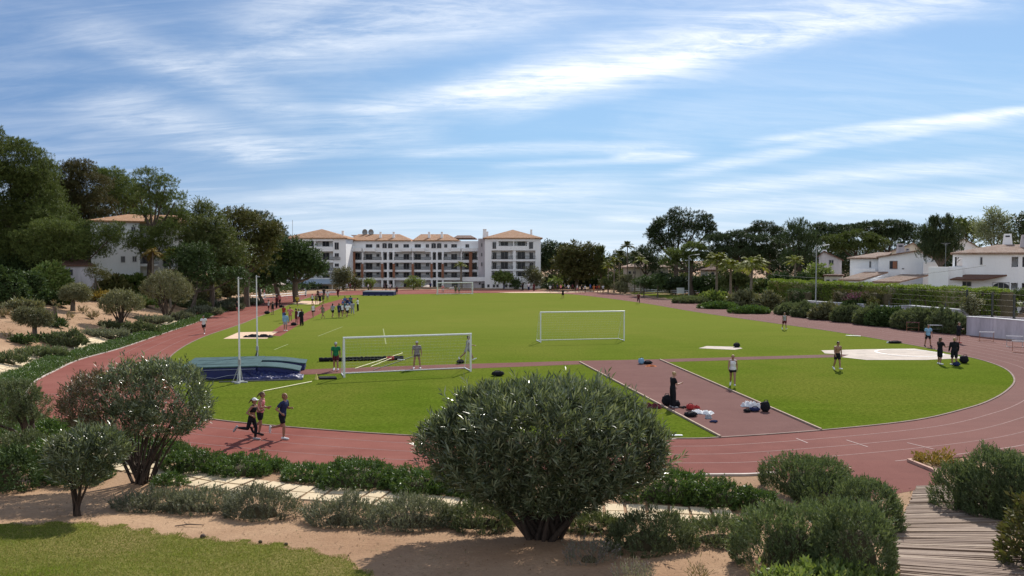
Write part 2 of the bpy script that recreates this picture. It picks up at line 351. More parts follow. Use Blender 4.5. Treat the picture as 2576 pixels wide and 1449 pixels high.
def build_world():
    w = bpy.data.worlds.new('World'); SC.world = w; w.use_nodes = True; nt = w.node_tree
    for n in list(nt.nodes): nt.nodes.remove(n)
    out = nt.nodes.new('ShaderNodeOutputWorld'); bg = nt.nodes.new('ShaderNodeBackground')
    sky = nt.nodes.new('ShaderNodeTexSky'); sky.sky_type = 'NISHITA'; sky.sun_disc = False
    sky.sun_elevation = SUN_EL; sky.sun_rotation = SUN_AZ; sky.air_density = 1.0; sky.dust_density = .15; sky.ozone_density = 3.5; sky.altitude = 20
    tc = nt.nodes.new('ShaderNodeTexCoord'); d = tc.outputs['Generated']
    sx = nt.nodes.new('ShaderNodeSeparateXYZ'); nt.links.new(d, sx.inputs[0])
    def M(op, a, b=None, c=None, clamp=False):
        n = nt.nodes.new('ShaderNodeMath'); n.operation = op; n.use_clamp = clamp
        for i, v in enumerate((a, b, c)):
            if v is None: continue
            if isinstance(v, (int, float)): n.inputs[i].default_value = v
            else: nt.links.new(v, n.inputs[i])
        return n.outputs[0]
    # the cirrus deck lies on a plane high above: position on it = direction / height
    z = M('ADD', M('MAXIMUM', sx.outputs[2], 0.0), .2)      # the deck curves down to meet the horizon
    u = M('DIVIDE', sx.outputs[0], z); v = M('DIVIDE', sx.outputs[1], z)
    cb = nt.nodes.new('ShaderNodeCombineXYZ'); nt.links.new(u, cb.inputs[0]); nt.links.new(v, cb.inputs[1])
    def nz(scale, sxy, rot, detail=8, rough=.6, dist=.6, off=(0, 0, 0)):
        mp = nt.nodes.new('ShaderNodeMapping'); mp.inputs['Rotation'].default_value = (0, 0, rot); mp.inputs['Scale'].default_value = (*sxy, 1); mp.inputs['Location'].default_value = off
        nt.links.new(cb.outputs[0], mp.inputs['Vector'])
        return noise(nt, mp.outputs[0], scale, detail, rough, dist)
    def sm(x, a, b):
        n = N(nt, 'ShaderNodeMapRange'); n.interpolation_type = 'SMOOTHSTEP'; n.inputs['From Min'].default_value = a; n.inputs['From Max'].default_value = b
        nt.links.new(x, n.inputs['Value']); return n.outputs[0]
    warp = M('MULTIPLY_ADD', nz(1.6, (1, 1), 0, 5, .6, .3), 2.4, -1.2)
    streak = nz(1.6, (.55, 1.5), R(-22), 8, .62, 1.2)
    fibre = nz(4.0, (.4, 1.9), R(-28), 8, .68, 1.5, (3, 1, 0))
    fine = nz(11, (.5, 1.6), R(-35), 6, .7, 1.5, (5, 2, 0))
    tex = M('ADD', M('ADD', M('MULTIPLY', streak, .45), M('MULTIPLY', fibre, .4)), M('MULTIPLY', fine, .25))
    def band(p, q, wid, soft, amt):
        """a long streamer between two points of the deck"""
        dx, dy = q[0] - p[0], q[1] - p[1]; L = math.hypot(dx, dy); nx, ny = -dy / L, dx / L
        t = M('ADD', M('MULTIPLY', M('SUBTRACT', u, p[0]), dx / L / L), M('MULTIPLY', M('SUBTRACT', v, p[1]), dy / L / L))
        dist = M('ADD', M('MULTIPLY', M('SUBTRACT', u, p[0]), nx), M('MULTIPLY', M('SUBTRACT', v, p[1]), ny))
        dist = M('ABSOLUTE', M('ADD', dist, M('MULTIPLY', warp, wid * .8)))
        core = M('SUBTRACT', 1.0, sm(dist, wid * (1 - soft), wid * (1 + soft)))
        ends = M('MULTIPLY', sm(t, -.12, .16), M('SUBTRACT', 1.0, sm(t, .9, 1.25)))
        return M('MULTIPLY', M('MULTIPLY', core, ends), M('MULTIPLY', sm(tex, .32, .76), amt * .88))
    def UV(px, py):
        r = Vector(ray(px, py)).normalized(); k = max(r.z, 0) + .2; return (r.x / k, r.y / k)
    tot = None
    for (a, b, wpx, soft, amt) in [((1180, 265), (2520, -50), 105, .8, 1.2), ((1420, 215), (2300, 30), 40, .9, .8), ((600, 60), (1750, -70), 130, .9, .7), ((420, 190), (1250, 70), 70, .95, .5), ((150, 60), (760, 290), 60, .95, .42),
                                   ((850, 300), (1450, 190), 45, .9, .7), ((200, 250), (700, 390), 60, .95, .5), ((560, 400), (1050, 330), 45, .95, .35), ((1690, 440), (2560, 285), 24, .9, .74), ((1880, 362), (2600, 275), 16, .9, .74),
                                   ((1720, 487), (2480, 420), 28, .9, .72), ((1540, 394), (1730, 388), 12, .9, .8), ((640, 520), (1500, 478), 50, .95, .6), ((2050, 530), (2620, 486), 26, .9, .9), ((1000, 388), (1680, 372), 20, .95, .5), ((1250, 420), (1700, 400), 12, .95, .5), ((1500, 560), (2100, 500), 24, .95, .6)]:
        A, B = UV(*a), UV(*b); mx, my = (a[0] + b[0]) / 2, (a[1] + b[1]) / 2
        c0, c1 = UV(mx, my - wpx / 2), UV(mx, my + wpx / 2); L = math.hypot(B[0] - A[0], B[1] - A[1]); nx, ny = -(B[1] - A[1]) / L, (B[0] - A[0]) / L
        wid = abs((c1[0] - c0[0]) * nx + (c1[1] - c0[1]) * ny) / 2 * 1.25
        bnd = band(A, B, wid, soft, amt); tot = bnd if tot is None else M('ADD', tot, bnd)
    veil = M('MULTIPLY', sm(M('ADD', M('MULTIPLY', nz(.9, (.6, 1.1), R(-20), 6, .6, .8, (1.7, .4, 0)), .7), M('MULTIPLY', fibre, .3)), .44, .72), .24)
    hz = M('MULTIPLY', M('SUBTRACT', 1.0, sm(sx.outputs[2], -.03, .14)), .88)
    hb = M('MULTIPLY', M('SUBTRACT', 1.0, sm(sx.outputs[2], .05, .36)), .85)
    low = M('MULTIPLY', M('SUBTRACT', 1.0, sm(sx.outputs[2], .02, .2)), M('MULTIPLY', sm(nz(2.5, (.3, 2.2), R(-8), 7, .65, .8, (0, 2, 0)), .42, .7), .26))
    behind = M('MULTIPLY', M('SUBTRACT', 1.0, sm(sx.outputs[1], -.35, .25)), M('ADD', .2, M('MULTIPLY', streak, .5)))   # extra unseen cirrus, added behind the camera to lift the fill light
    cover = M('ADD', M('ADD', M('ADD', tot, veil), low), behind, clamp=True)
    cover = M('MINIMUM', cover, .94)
    base = mixc(nt, hz, mixc(nt, M('MULTIPLY', sm(M('MULTIPLY', sx.outputs[0], -1.0), -.05, .6), .75), mixc(nt, hb, sky.outputs[0], (2.85, 5.15, 8.0)), (1.35, 2.5, 5.0)), (7.1, 8.2, 9.2))
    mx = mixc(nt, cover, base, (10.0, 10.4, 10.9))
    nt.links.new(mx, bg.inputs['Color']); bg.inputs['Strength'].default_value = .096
    nt.links.new(bg.outputs[0], out.inputs['Surface'])
build_world()
SC.view_settings.view_transform = 'Standard'; SC.view_settings.look = 'None'; SC.view_settings.gamma = 1; SC.view_settings.exposure = .18
try:
    SC.cycles.max_bounces = 6; SC.cycles.diffuse_bounces = 2; SC.cycles.glossy_bounces = 2; SC.cycles.transmission_bounces = 3; SC.cycles.transparent_max_bounces = 6
    SC.cycles.use_denoising = True; SC.cycles.sample_clamp_indirect = 6
except Exception: pass
# ================================================================== SETTING
def axis(lo, a, b, hi, step, grow=1.12):
    core = list(np.arange(a, b + 1e-6, step)); s = step; x = b; up = []
    while x < hi: s *= grow; x += s; up.append(x)
    s = step; x = a; dn = []
    while x > lo: s *= grow; x -= s; dn.append(x)
    return np.array(dn[::-1] + core + up)
def build_ground():
    xs = axis(-6000, -75, 75, 6000, .9, 1.15); ys = axis(-400, 8, 120, 9000, .7, 1.13)
    X, Y = np.meshgrid(xs, ys); Z = hgt(X.ravel(), Y.ravel())
    V = np.stack([X.ravel(), Y.ravel(), Z], 1); nx, ny = len(xs), len(ys)
    i = np.arange(nx * ny).reshape(ny, nx)
    f = np.stack([i[:-1, :-1].ravel(), i[:-1, 1:].ravel(), i[1:, 1:].ravel(), i[1:, :-1].ravel()], 1)
    o = link('ground', npmesh('ground', V, [f], True), SOIL); tag(o, kind='structure')
build_ground()

def sheet(name, pts, z, mat, kind='structure', drape=False, label=None, cat=None):
    bm = bmesh.new()
    vs = [bm.verts.new((p[0], p[1], z)) for p in pts]
    f = bm.faces.new(vs)
    if f.normal.z < 0: bmesh.ops.reverse_faces(bm, faces=[f])
    bmesh.ops.triangulate(bm, faces=bm.faces[:])
    me = bpy.data.meshes.new(name); bm.to_mesh(me); bm.free()
    o = link(name, me, mat)
    tag(o, label, cat, kind=kind) if kind else tag(o, label, cat)
    return o
def px(pts): return [F0(*p) for p in pts]
def strip(name, line, w, z, mat, hh=0.0, closed=False, side=0.0, mb=None):
    """a ribbon (or low kerb when hh > 0) along a line"""
    P = np.asarray(line, float); n = len(P)
    T = np.roll(P, -1, 0) - np.roll(P, 1, 0) if closed else np.gradient(P, axis=0)
    T /= np.maximum(np.linalg.norm(T, axis=1, keepdims=True), 1e-9); Nn = np.stack([-T[:, 1], T[:, 0]], 1)
    a = P + Nn * (side - w / 2); b = P + Nn * (side + w / 2)
    m = mb or MB(); m2 = n if closed else n - 1
    vs = []
    for k in range(n):
        vs += [(a[k][0], a[k][1], z), (b[k][0], b[k][1], z)] + ([(a[k][0], a[k][1], z + hh), (b[k][0], b[k][1], z + hh)] if hh else [])
    q = 4 if hh else 2; fs = []
    for k in range(m2):
        i, j = k * q, ((k + 1) % n) * q
        if hh: fs += [(i + 2, j + 2, j + 3, i + 3), (i, j, j + 2, i + 2), (i + 1, i + 3, j + 3, j + 1)]
        else: fs.append((i, j, j + 1, i + 1))
    if hh and not closed: fs += [(0, 2, 3, 1), ((n - 1) * 4, (n - 1) * 4 + 1, (n - 1) * 4 + 3, (n - 1) * 4 + 2)]
    m.add(vs, fs)
    if mb is None:
        o = m.build(name, mat); tag(o, kind='structure'); return o

sheet('running_track', OUTER, 0.0, TRACK)
sheet('field', INNER, .008, LAWN)
sheet('track_apron', px([(1965, 1186), (2130, 1172), (2286, 1161.5), (2349, 1188), (2400, 1226), (2300, 1234), (2150, 1262), (2060, 1262), (1962, 1200)]), .006, TRACK)
# lane lines
mb = MB(); CEN = INNER.mean(0)
def offset_ring(poly, d):
    P = np.asarray(poly); T = np.roll(P, -1, 0) - np.roll(P, 1, 0); T /= np.linalg.norm(T, axis=1, keepdims=True); Nn = np.stack([T[:, 1], -T[:, 0]], 1)
    A = np.sum(P[:, 0] * np.roll(P[:, 1], -1) - np.roll(P[:, 0], -1) * P[:, 1])
    return P + Nn * (d if A > 0 else -d)
for k in (1, 2, 3): strip('', offset_ring(INNER, 1.22 * k), .05, .004, None, closed=True, mb=mb)
o = mb.build('lane_lines', LINE); tag(o, kind='structure')
mb = MB(); OO = offset_ring(INNER, 0)
rightside = [i for i in range(len(INNER)) if INNER[i][0] > 12 and INNER[i][1] < 150]
for k in (4, 5, 6, 7):
    Pk = offset_ring(INNER, 1.22 * k)[rightside]; strip('', Pk, .05, .004, None, mb=mb)
for a, b in [((2129, 1107), (2183, 1124.5)), ((2282, 1114), (2348, 1130)), ((2003, 1103), (2032, 1114.7)), ((60, 995), (148, 991))]:
    strip('', [F0(*a), F0(*b)], .07, .009, None, mb=mb)
o = mb.build('stagger_marks', LINEW); tag(o, kind='structure')
strip('track_kerb', OUTER[:len(OUTER_L) * 6 - 5], .11, -.02, KERB, .07, side=0)
strip('field_kerb', INNER, .09, .0, plain('field_kerb_concrete', (.21, .14, .115), .85, .3, 2), .035, closed=True)
strip('bed_kerb', px([(2333, 1157), (2286, 1162), (2349, 1187.5), (2384, 1219)]), .12, -.01, plain('bed_kerb_brick', (.45, .27, .20), .85, .2), .12)
# runways, pads, pits
sheet('throwing_runway', px([(1455, 908.5), (1659, 905), (2068, 1083.5), (1812, 1101.5)]), .012, RUNWAY)
sheet('vault_runway', px([(735, 940), (760, 930), (1100, 918), (1455, 908), (1660, 904), (2130, 891), (2135, 898), (1700, 910.5), (1455, 917), (1100, 931), (760, 943)]), .014, RUNWAY)
sheet('jump_runway', px([(672, 843), (705, 820), (770, 787), (812, 765), (868, 750), (900, 750), (850, 768), (800, 792), (755, 815), (705, 846)]), .012, TRACK)
for nm, ln in (('runway_edge', [(1660, 906), (2066, 1083)]), ('runway_edge', [(1458, 912), (1812, 1101)])):
    strip(nm, px(ln), .085, 0, plain('runway_edge_wood', (.36, .26, .19), .85, .2), .09)
SAND = plain('pit_sand', (.62, .43, .29), .95, .2, 2.5, bmp=.6)
sheet('sand_pit', px([(562, 852.5), (600, 836), (700, 834.5), (672, 852)]), .016, SAND)
sheet('sand_pit', px([(735, 765.5), (760, 757), (812, 758), (800, 766)]), .016, SAND)
sheet('shot_pad', px([(2066, 882), (2180, 879), (2300, 877.5), (2342, 884), (2435, 901), (2330, 906), (2180, 906), (2118, 899), (2135, 893), (2075, 889.5)]), .02, CONC)
sheet('discus_pad', px([(1757, 876.5), (1778, 871), (1858, 873), (1868, 877), (1848, 880.5)]), .02, CONC)
c = Vector(F0(2286, 888.5)).to_3d(); ringp = [(c.x + 2.3 * math.cos(t), c.y + 2.3 * math.sin(t)) for t in np.linspace(0, 2 * math.pi, 41)[:-1]]
strip('throwing_circle', ringp, .16, .02, plain('ring_steel', (.75, .70, .66), .5), .02, closed=True)
ringp = [(c.x + 2.0 * math.cos(t), c.y + 2.0 * math.sin(t)) for t in np.linspace(0, 2 * math.pi, 41)[:-1]]
mb = MB()
for a, b in [((725, 866), (690, 880)), ((862, 822), (800, 846)), ((964, 827), (971, 866)), ((1690, 1097), (1708, 1096.5))]: strip('', px([a, b]), .10, .012, None, mb=mb)
tag(mb.build('field_marks', plain('faded_lime', (.21, .235, .075), .9, .2)), kind='structure')
tag(sheet('far_gravel', px([(1250, 735.4), (1420, 733), (1560, 732.8), (1400, 736.6), (1290, 737)]), .018, SAND))

# foreground garden lawn, draped on the slope
LAWN_PX = [(-60, 1322), (60, 1318), (208, 1313), (335, 1326), (409, 1338), (521, 1354), (715, 1370), (782, 1384), (870, 1402), (935, 1440), (960, 1560), (-120, 1560)]
GL = [G(*p) for p in LAWN_PX]; GLA = np.array([(p.x, p.y) for p in GL])
def drape(name, poly, step, dz, mat, ragged=.12):
    lo = poly.min(0); hi = poly.max(0); xs = np.arange(lo[0], hi[0] + step, step); ys = np.arange(lo[1], hi[1] + step, step)
    X, Y = np.meshgrid(xs, ys); x = X.ravel(); y = Y.ravel()
    jag = ragged * (np.sin(x * 7) + np.sin(y * 9 + x * 3))
    ins = inside(x, y + jag, poly); z = hgt(x, y) + dz
    V = np.stack([x, y, z], 1); nx, ny = len(xs), len(ys); i = np.arange(nx * ny).reshape(ny, nx)
    f = np.stack([i[:-1, :-1].ravel(), i[:-1, 1:].ravel(), i[1:, 1:].ravel(), i[1:, :-1].ravel()], 1)
    f = f[ins[f].all(1)]
    used, inv = np.unique(f, return_inverse=True)
    o = link(name, npmesh(name, V[used], [inv.reshape(-1, 4)], True), mat); return o
tag(drape('lawn', GLA, .12, .012, LAWN2), kind='structure')
def blades():
    lo = GLA.min(0); hi = GLA.max(0); n = 110000
    x = rng.uniform(lo[0], hi[0], n); y = rng.uniform(max(lo[1], 12.5), hi[1], n)
    k = inside(x, y + .15 * np.sin(x * 7), GLA); x, y = x[k], y[k]; n = len(x)
    z = hgt(x, y) + .01; L = rng.uniform(.015, .045, n); a = rng.uniform(0, 6.28, n); w = .007
    dx, dy = np.cos(a) * w, np.sin(a) * w; lx, ly = rng.normal(0, .022, n), rng.normal(0, .022, n)
    V = np.stack([np.stack([x - dx, y - dy, z], 1), np.stack([x + dx, y + dy, z], 1), np.stack([x + lx, y + ly, z + L], 1)], 1).reshape(-1, 3)
    f = np.arange(n * 3).reshape(-1, 3)
    o = link('grass', npmesh('grass', V, [f]), leafmat('blade_green', [(.075, .105, .012), (.12, .145, .022), (.22, .175, .075), (.09, .12, .014)], .7, .3, .1))
    tag(o, 'short uneven grass blades on the garden lawn', 'grass', kind='stuff')
blades()

# paver path
def path():
    PX = [(-330, 1000), (-200, 965), (-80, 950), (0, 934), (60, 910), (140, 887), (230, 861), (300, 848), (360, 835), (430, 817), (475, 803)]
    A = catmull([(p.x, p.y) for p in (G(*q) for q in PX)], 12, False)
    PX2 = [(-130, 1058), (-50, 1072), (20, 1090), (100, 1113), (200, 1140), (300, 1165), (380, 1182), (455, 1198), (530, 1213), (640, 1227), (730, 1239), (860, 1247.5), (1000, 1260), (1115, 1270), (1300, 1278), (1440, 1285), (1630, 1291), (1720, 1297), (1900, 1303)]
    B = catmull([(p.x, p.y) for p in (G(*q) for q in PX2)], 12, False)
    mb = MB(); rs = random.Random(3)
    for P, w, L in ((A, .72, .85), (B, .64, .60)):
        seg = np.linalg.norm(np.diff(P, axis=0), axis=1); cum = np.concatenate([[0], np.cumsum(seg)]); s = 0
        while s + L < cum[-1]:
            q0 = np.array([np.interp(s, cum, P[:, k]) for k in (0, 1)]); q1 = np.array([np.interp(s + L - .09, cum, P[:, k]) for k in (0, 1)])
            t = (q1 - q0) / max(np.linalg.norm(q1 - q0), 1e-9); nn = np.array([-t[1], t[0]])
            for side in (-1, 1):
                j = rs.uniform(-.025, .025)
                c = [q0 + nn * (side * .035) , q1 + nn * (side * .035), q1 + nn * (side * (w + j)), q0 + nn * (side * (w + j))]
                if side < 0: c = c[::-1]
                dz = rs.uniform(-.008, .012); tilt = [rs.uniform(-.006, .006) for _ in range(4)]
                zz = [h1(p[0], p[1]) for p in c]
                top = [(p[0], p[1], z_ + .045 + dz + e) for p, z_, e in zip(c, zz, tilt)]; bot = [(p[0], p[1], z_ - .05) for p, z_ in zip(c, zz)]
                mb.add(bot + top, [(4, 5, 6, 7), (0, 1, 5, 4), (1, 2, 6, 5), (2, 3, 7, 6), (3, 0, 4, 7)])
            s += L
    tag(mb.build('path', PAVER), kind='structure')
path()

# boardwalk
def boardwalk():
    Lp = [G(2303, 1229), G(2290, 1270), G(2262, 1320), G(2245, 1365), G(2252, 1410), G(2262, 1449), G(2275, 1560)]
    Lw = catmull([(p.x, p.y) for p in Lp], 10, False)
    d0 = np.array([(2.75, .35), (2.75, .1), (2.75, -.15), (2.7, -.4), (2.65, -.6), (2.6, -.75), (2.55, -.9)])
    Rw = catmull([(p.x + d[0], p.y + d[1]) for p, d in zip(Lp, d0)], 10, False)
    seg = np.linalg.norm(np.diff(Lw, axis=0), axis=1); cum = np.concatenate([[0], np.cumsum(seg)]); cum /= cum[-1]
    Ltot = seg.sum(); mb = MB(); rs = random.Random(5); s = 0
    def at(P, t): return np.array([np.interp(t, cum, P[:, k]) for k in (0, 1)])
    while s < Ltot:
        wd = rs.uniform(.10, .20); e = min(s + wd, Ltot); t0, t1 = s / Ltot, (e - .045) / Ltot
        a0, a1, b0, b1 = at(Lw, t0), at(Lw, t1), at(Rw, t0), at(Rw, t1)
        ext = (b0 - a0) / np.linalg.norm(b0 - a0); j0, j1 = rs.uniform(-.06, .05), rs.uniform(-.05, .06)
        a0, a1, b0, b1 = a0 + ext * j0, a1 + ext * j0, b0 + ext * j1, b1 + ext * j1
        zc = [h1(*p) + .07 + rs.uniform(-.014, .02) for p in (a0, b0, b1, a1)]
        q = [a0, b0, b1, a1]
        top = [(p[0], p[1], z) for p, z in zip(q, zc)]; bot = [(p[0], p[1], z - .04) for p, z in zip(q, zc)]
        mb.add(bot + top, [(7, 6, 5, 4), (0, 1, 5, 4), (1, 2, 6, 5), (2, 3, 7, 6), (3, 0, 4, 7)])
        s = e
    me = mb.mesh('boardwalk'); bm = bmesh.new(); bm.from_mesh(me); bmesh.ops.recalc_face_normals(bm, faces=bm.faces); bm.to_mesh(me); bm.free()
    o = link('boardwalk', me, PLANK); tag(o, 'weathered plank boardwalk leading down between the clipped shrubs to the track', 'boardwalk')
boardwalk()

def litter():
    """dry leaves and bits strewn on the bare soil"""
    r = np.random.default_rng(31); n = 10000; x = r.uniform(-16, 14, n); y = r.uniform(13, 24, n); x2 = r.uniform(-62, -38, 3500); y2 = r.uniform(50, 95, 3500)
    x, y = np.concatenate([x, x2]), np.concatenate([y, y2]); k = ~inside(x, y, GLA) & ~inside(x, y, OUTER); x, y = x[k], y[k]; n = len(x); far = np.hypot(x, y) > 40
    z = hgt(x, y) + .012; a = r.uniform(0, 6.28, n); L = r.uniform(.012, .045, n) * np.where(far, 2.5, 1); w = L * r.uniform(.15, .5, n); d = np.stack([np.cos(a), np.sin(a), r.normal(0, .3, n)], 1); s = np.stack([-np.sin(a), np.cos(a), r.normal(0, .3, n)], 1); c = np.stack([x, y, z + .008], 1)
    V = np.stack([c - d * L[:, None], c + s * w[:, None], c + d * L[:, None], c - s * w[:, None]], 1).reshape(-1, 3); f = np.arange(n * 4).reshape(-1, 4)
    o = link('leaf_litter', npmesh('leaf_litter', V, [f]), leafmat('dry_litter', [(.10, .06, .035), (.18, .11, .065), (.26, .18, .11), (.12, .10, .05)], .9, .1, .1)); tag(o, 'dry leaves and twigs strewn on the bare sandy soil', 'leaf litter', kind='stuff')
litter()
# ================================================================== VEGETATION
def unit(v): return v / np.maximum(np.linalg.norm(v, axis=-1, keepdims=True), 1e-9)
def perp(a, r):
    q = unit(r.normal(size=a.shape)); return unit(np.cross(a, q))
def sprig_arrays(P, A, L, n, l, w, ang0, ang1, r, t0=.15, bend=.0, curl=0.0):
    """shoots at P along A (length L), each with n narrow leaves set round it; returns leaf quads"""
    m = len(P); L = np.broadcast_to(np.asarray(L, float), (m,))
    u = perp(A, r); v = np.cross(A, u); out = []
    ph = r.uniform(0, 6.28, m)
    for i in range(n):
        t = t0 + (1 - t0) * (i + r.uniform(0, 1, m)) / n
        az = ph + i * 2.4 + r.normal(0, .3, m); al = ang1 + (ang0 - ang1) * t + r.normal(0, .12, m)
        d = unit(A * np.cos(al)[:, None] + (u * np.cos(az)[:, None] + v * np.sin(az)[:, None]) * np.sin(al)[:, None])
        base = P + A * (L * t)[:, None]; base[:, 2] += bend * t * t * -1
        ll = l * r.uniform(.7, 1.25, m)[:, None]; ww = w * r.uniform(.7, 1.2, m)[:, None]
        side = unit(np.cross(d, A + .35 * r.normal(size=A.shape)))
        tip = base + d * ll
        mid = base + d * ll * .5; mid[:, 2] += curl * l
        out.append(np.stack([base, mid + side * ww / 2, tip, mid - side * ww / 2], 1))
    return np.concatenate(out).reshape(-1, 3)
def quads_mesh(name, V, extra=None, mats=None):
    f = np.arange(len(V)).reshape(-1, 4); mi = np.zeros(len(f), np.int32)
    if extra is not None:
        ev, ef = extra; f2 = np.asarray(ef) + len(V); V = np.concatenate([V, ev]); return npmesh(name, V, [f, f2], False, np.concatenate([mi, np.ones(len(f2), np.int32)]))
    return npmesh(name, V, [f])

# leaf colours (base colours, not sunlit ones)
L_OLEA = leafmat('oleander_leaf', [(.034, .048, .022), (.085, .108, .054), (.20, .225, .14)], .30, .28, .65, (1, 1, .5))
L_OLEA_R = leafmat('oleander_leaf_rusty', [(.085, .058, .035), (.08, .08, .038), (.12, .08, .055), (.085, .105, .050)], .4, .25, .45, (1, .8, .5))
L_ROSE = leafmat('rosemary_leaf', [(.052, .070, .028), (.082, .100, .044), (.13, .145, .080)], .6, .25, .25)
L_GREY = leafmat('grey_lavender_leaf', [(.065, .075, .045), (.115, .122, .082), (.18, .182, .135)], .65, .25, .25)
L_HEDGE = leafmat('upright_rosemary_leaf', [(.045, .066, .026), (.078, .104, .042), (.125, .148, .080)], .5, .28, .3)
L_COVER = leafmat('ground_cover_leaf', [(.035, .068, .014), (.055, .095, .020), (.085, .125, .030)], .45, .25, .4)
L_PINE = leafmat('pine_needles', [(.036, .055, .014), (.065, .088, .022), (.115, .135, .036)], .6, .25, .2)
L_PINEB = leafmat('browned_pine_needles', [(.062, .056, .024), (.055, .064, .022), (.085, .068, .030)], .6, .22, .2, (1, .8, .5))
L_DARK = leafmat('dark_pine_needles', [(.022, .036, .014), (.034, .050, .018), (.050, .068, .024)], .5, .15, .3)
L_BROAD = leafmat('broad_leaf', [(.045, .060, .018), (.065, .080, .024), (.090, .092, .032)], .62, .25, .18)
L_RUST = leafmat('bronze_leaf', [(.056, .056, .018), (.075, .066, .022), (.060, .074, .020)], .62, .25, .18)
L_FIG = leafmat('fig_leaf', [(.026, .045, .014), (.040, .062, .020), (.055, .082, .026)], .62, .18, .18)
L_OLIVE = leafmat('olive_leaf', [(.085, .088, .042), (.115, .115, .058), (.15, .145, .078)], .55, .22, .3)
L_LIGHT = leafmat('light_green_leaf', [(.085, .125, .028), (.125, .165, .042), (.17, .20, .07)], .5, .35, .3)
L_YELL = leafmat('yellowed_leaf', [(.20, .13, .03), (.16, .12, .03), (.24, .17, .05)], .6, .3, .2)
L_PALM = leafmat('palm_frond', [(.085, .105, .018), (.13, .145, .028), (.19, .185, .045)], .6, .4, .15)
L_EUC = leafmat('eucalyptus_leaf', [(.095, .115, .06), (.13, .15, .085), (.17, .18, .11)], .5, .35, .3)
L_HTOP = leafmat('privet_leaf', [(.075, .12, .016), (.13, .18, .026), (.20, .235, .05)], .5, .35, .3)
L_BOUG = leafmat('bougainvillea_bract', [(.16, .05, .10), (.22, .08, .15), (.07, .05, .03), (.05, .05, .02), (.05, .06, .02)], .6, .3, .2, (1, .7, .9))
L_DRY = leafmat('dry_stalks', [(.20, .14, .08), (.15, .12, .07), (.12, .12, .06)], .8, .2, .1)
L_LAV = leafmat('lavender_flower_stalk', [(.13, .11, .10), (.14, .15, .09), (.19, .15, .17)], .7, .25, .2)

def dome_points(n, rx, ry, hh, r, flat=2.4, lump=.12, floor=0.0):
    """points on a lumpy dome, weighted to its skin"""
    th = r.uniform(0, 2 * math.pi, n); q = np.sqrt(r.uniform(0, 1, n)); k1, k2, k3 = r.uniform(0, 6, 3)
    e = 1 + .13 * np.sin(2 * th + k3) + .10 * np.sin(3 * th + k1) + .07 * np.sin(5 * th + k2)
    x = rx * q * np.cos(th) * e; y = ry * q * np.sin(th) * e
    bump_ = 1 + lump * (np.sin(x * 3.1 / max(hh, .4) + k1) * np.sin(y * 2.7 / max(hh, .4) + k3)) + .5 * lump * np.sin(x * 7 + k2) * np.sin(y * 6 + k1)
    z = hh * np.maximum(1 - q ** flat, 0) * bump_
    nrm = unit(np.stack([x / rx ** 2 * hh * q ** (flat - 2) * 1.2, y / ry ** 2 * hh * q ** (flat - 2) * 1.2, np.full(n, .75)], 1))
    return np.stack([x, y, np.maximum(z, floor)], 1), nrm, q
def inner_dome(rx, ry, hh, k=.72, n=18, m=5, r=None):
    v = []; f = []
    for j in range(m):
        ph = math.pi / 2 * j / (m - 1) if m > 1 else 0
        for i in range(n):
            t = 2 * math.pi * i / n; c = math.cos(ph) ** .8
            v.append((rx * k * c * math.cos(t), ry * k * c * math.sin(t), hh * k * math.sin(ph) - .05))
    for j in range(m - 1):
        for i in range(n): f.append((j * n + i, j * n + (i + 1) % n, (j + 1) * n + (i + 1) % n, (j + 1) * n + i))
    return np.array(v), np.array(f)
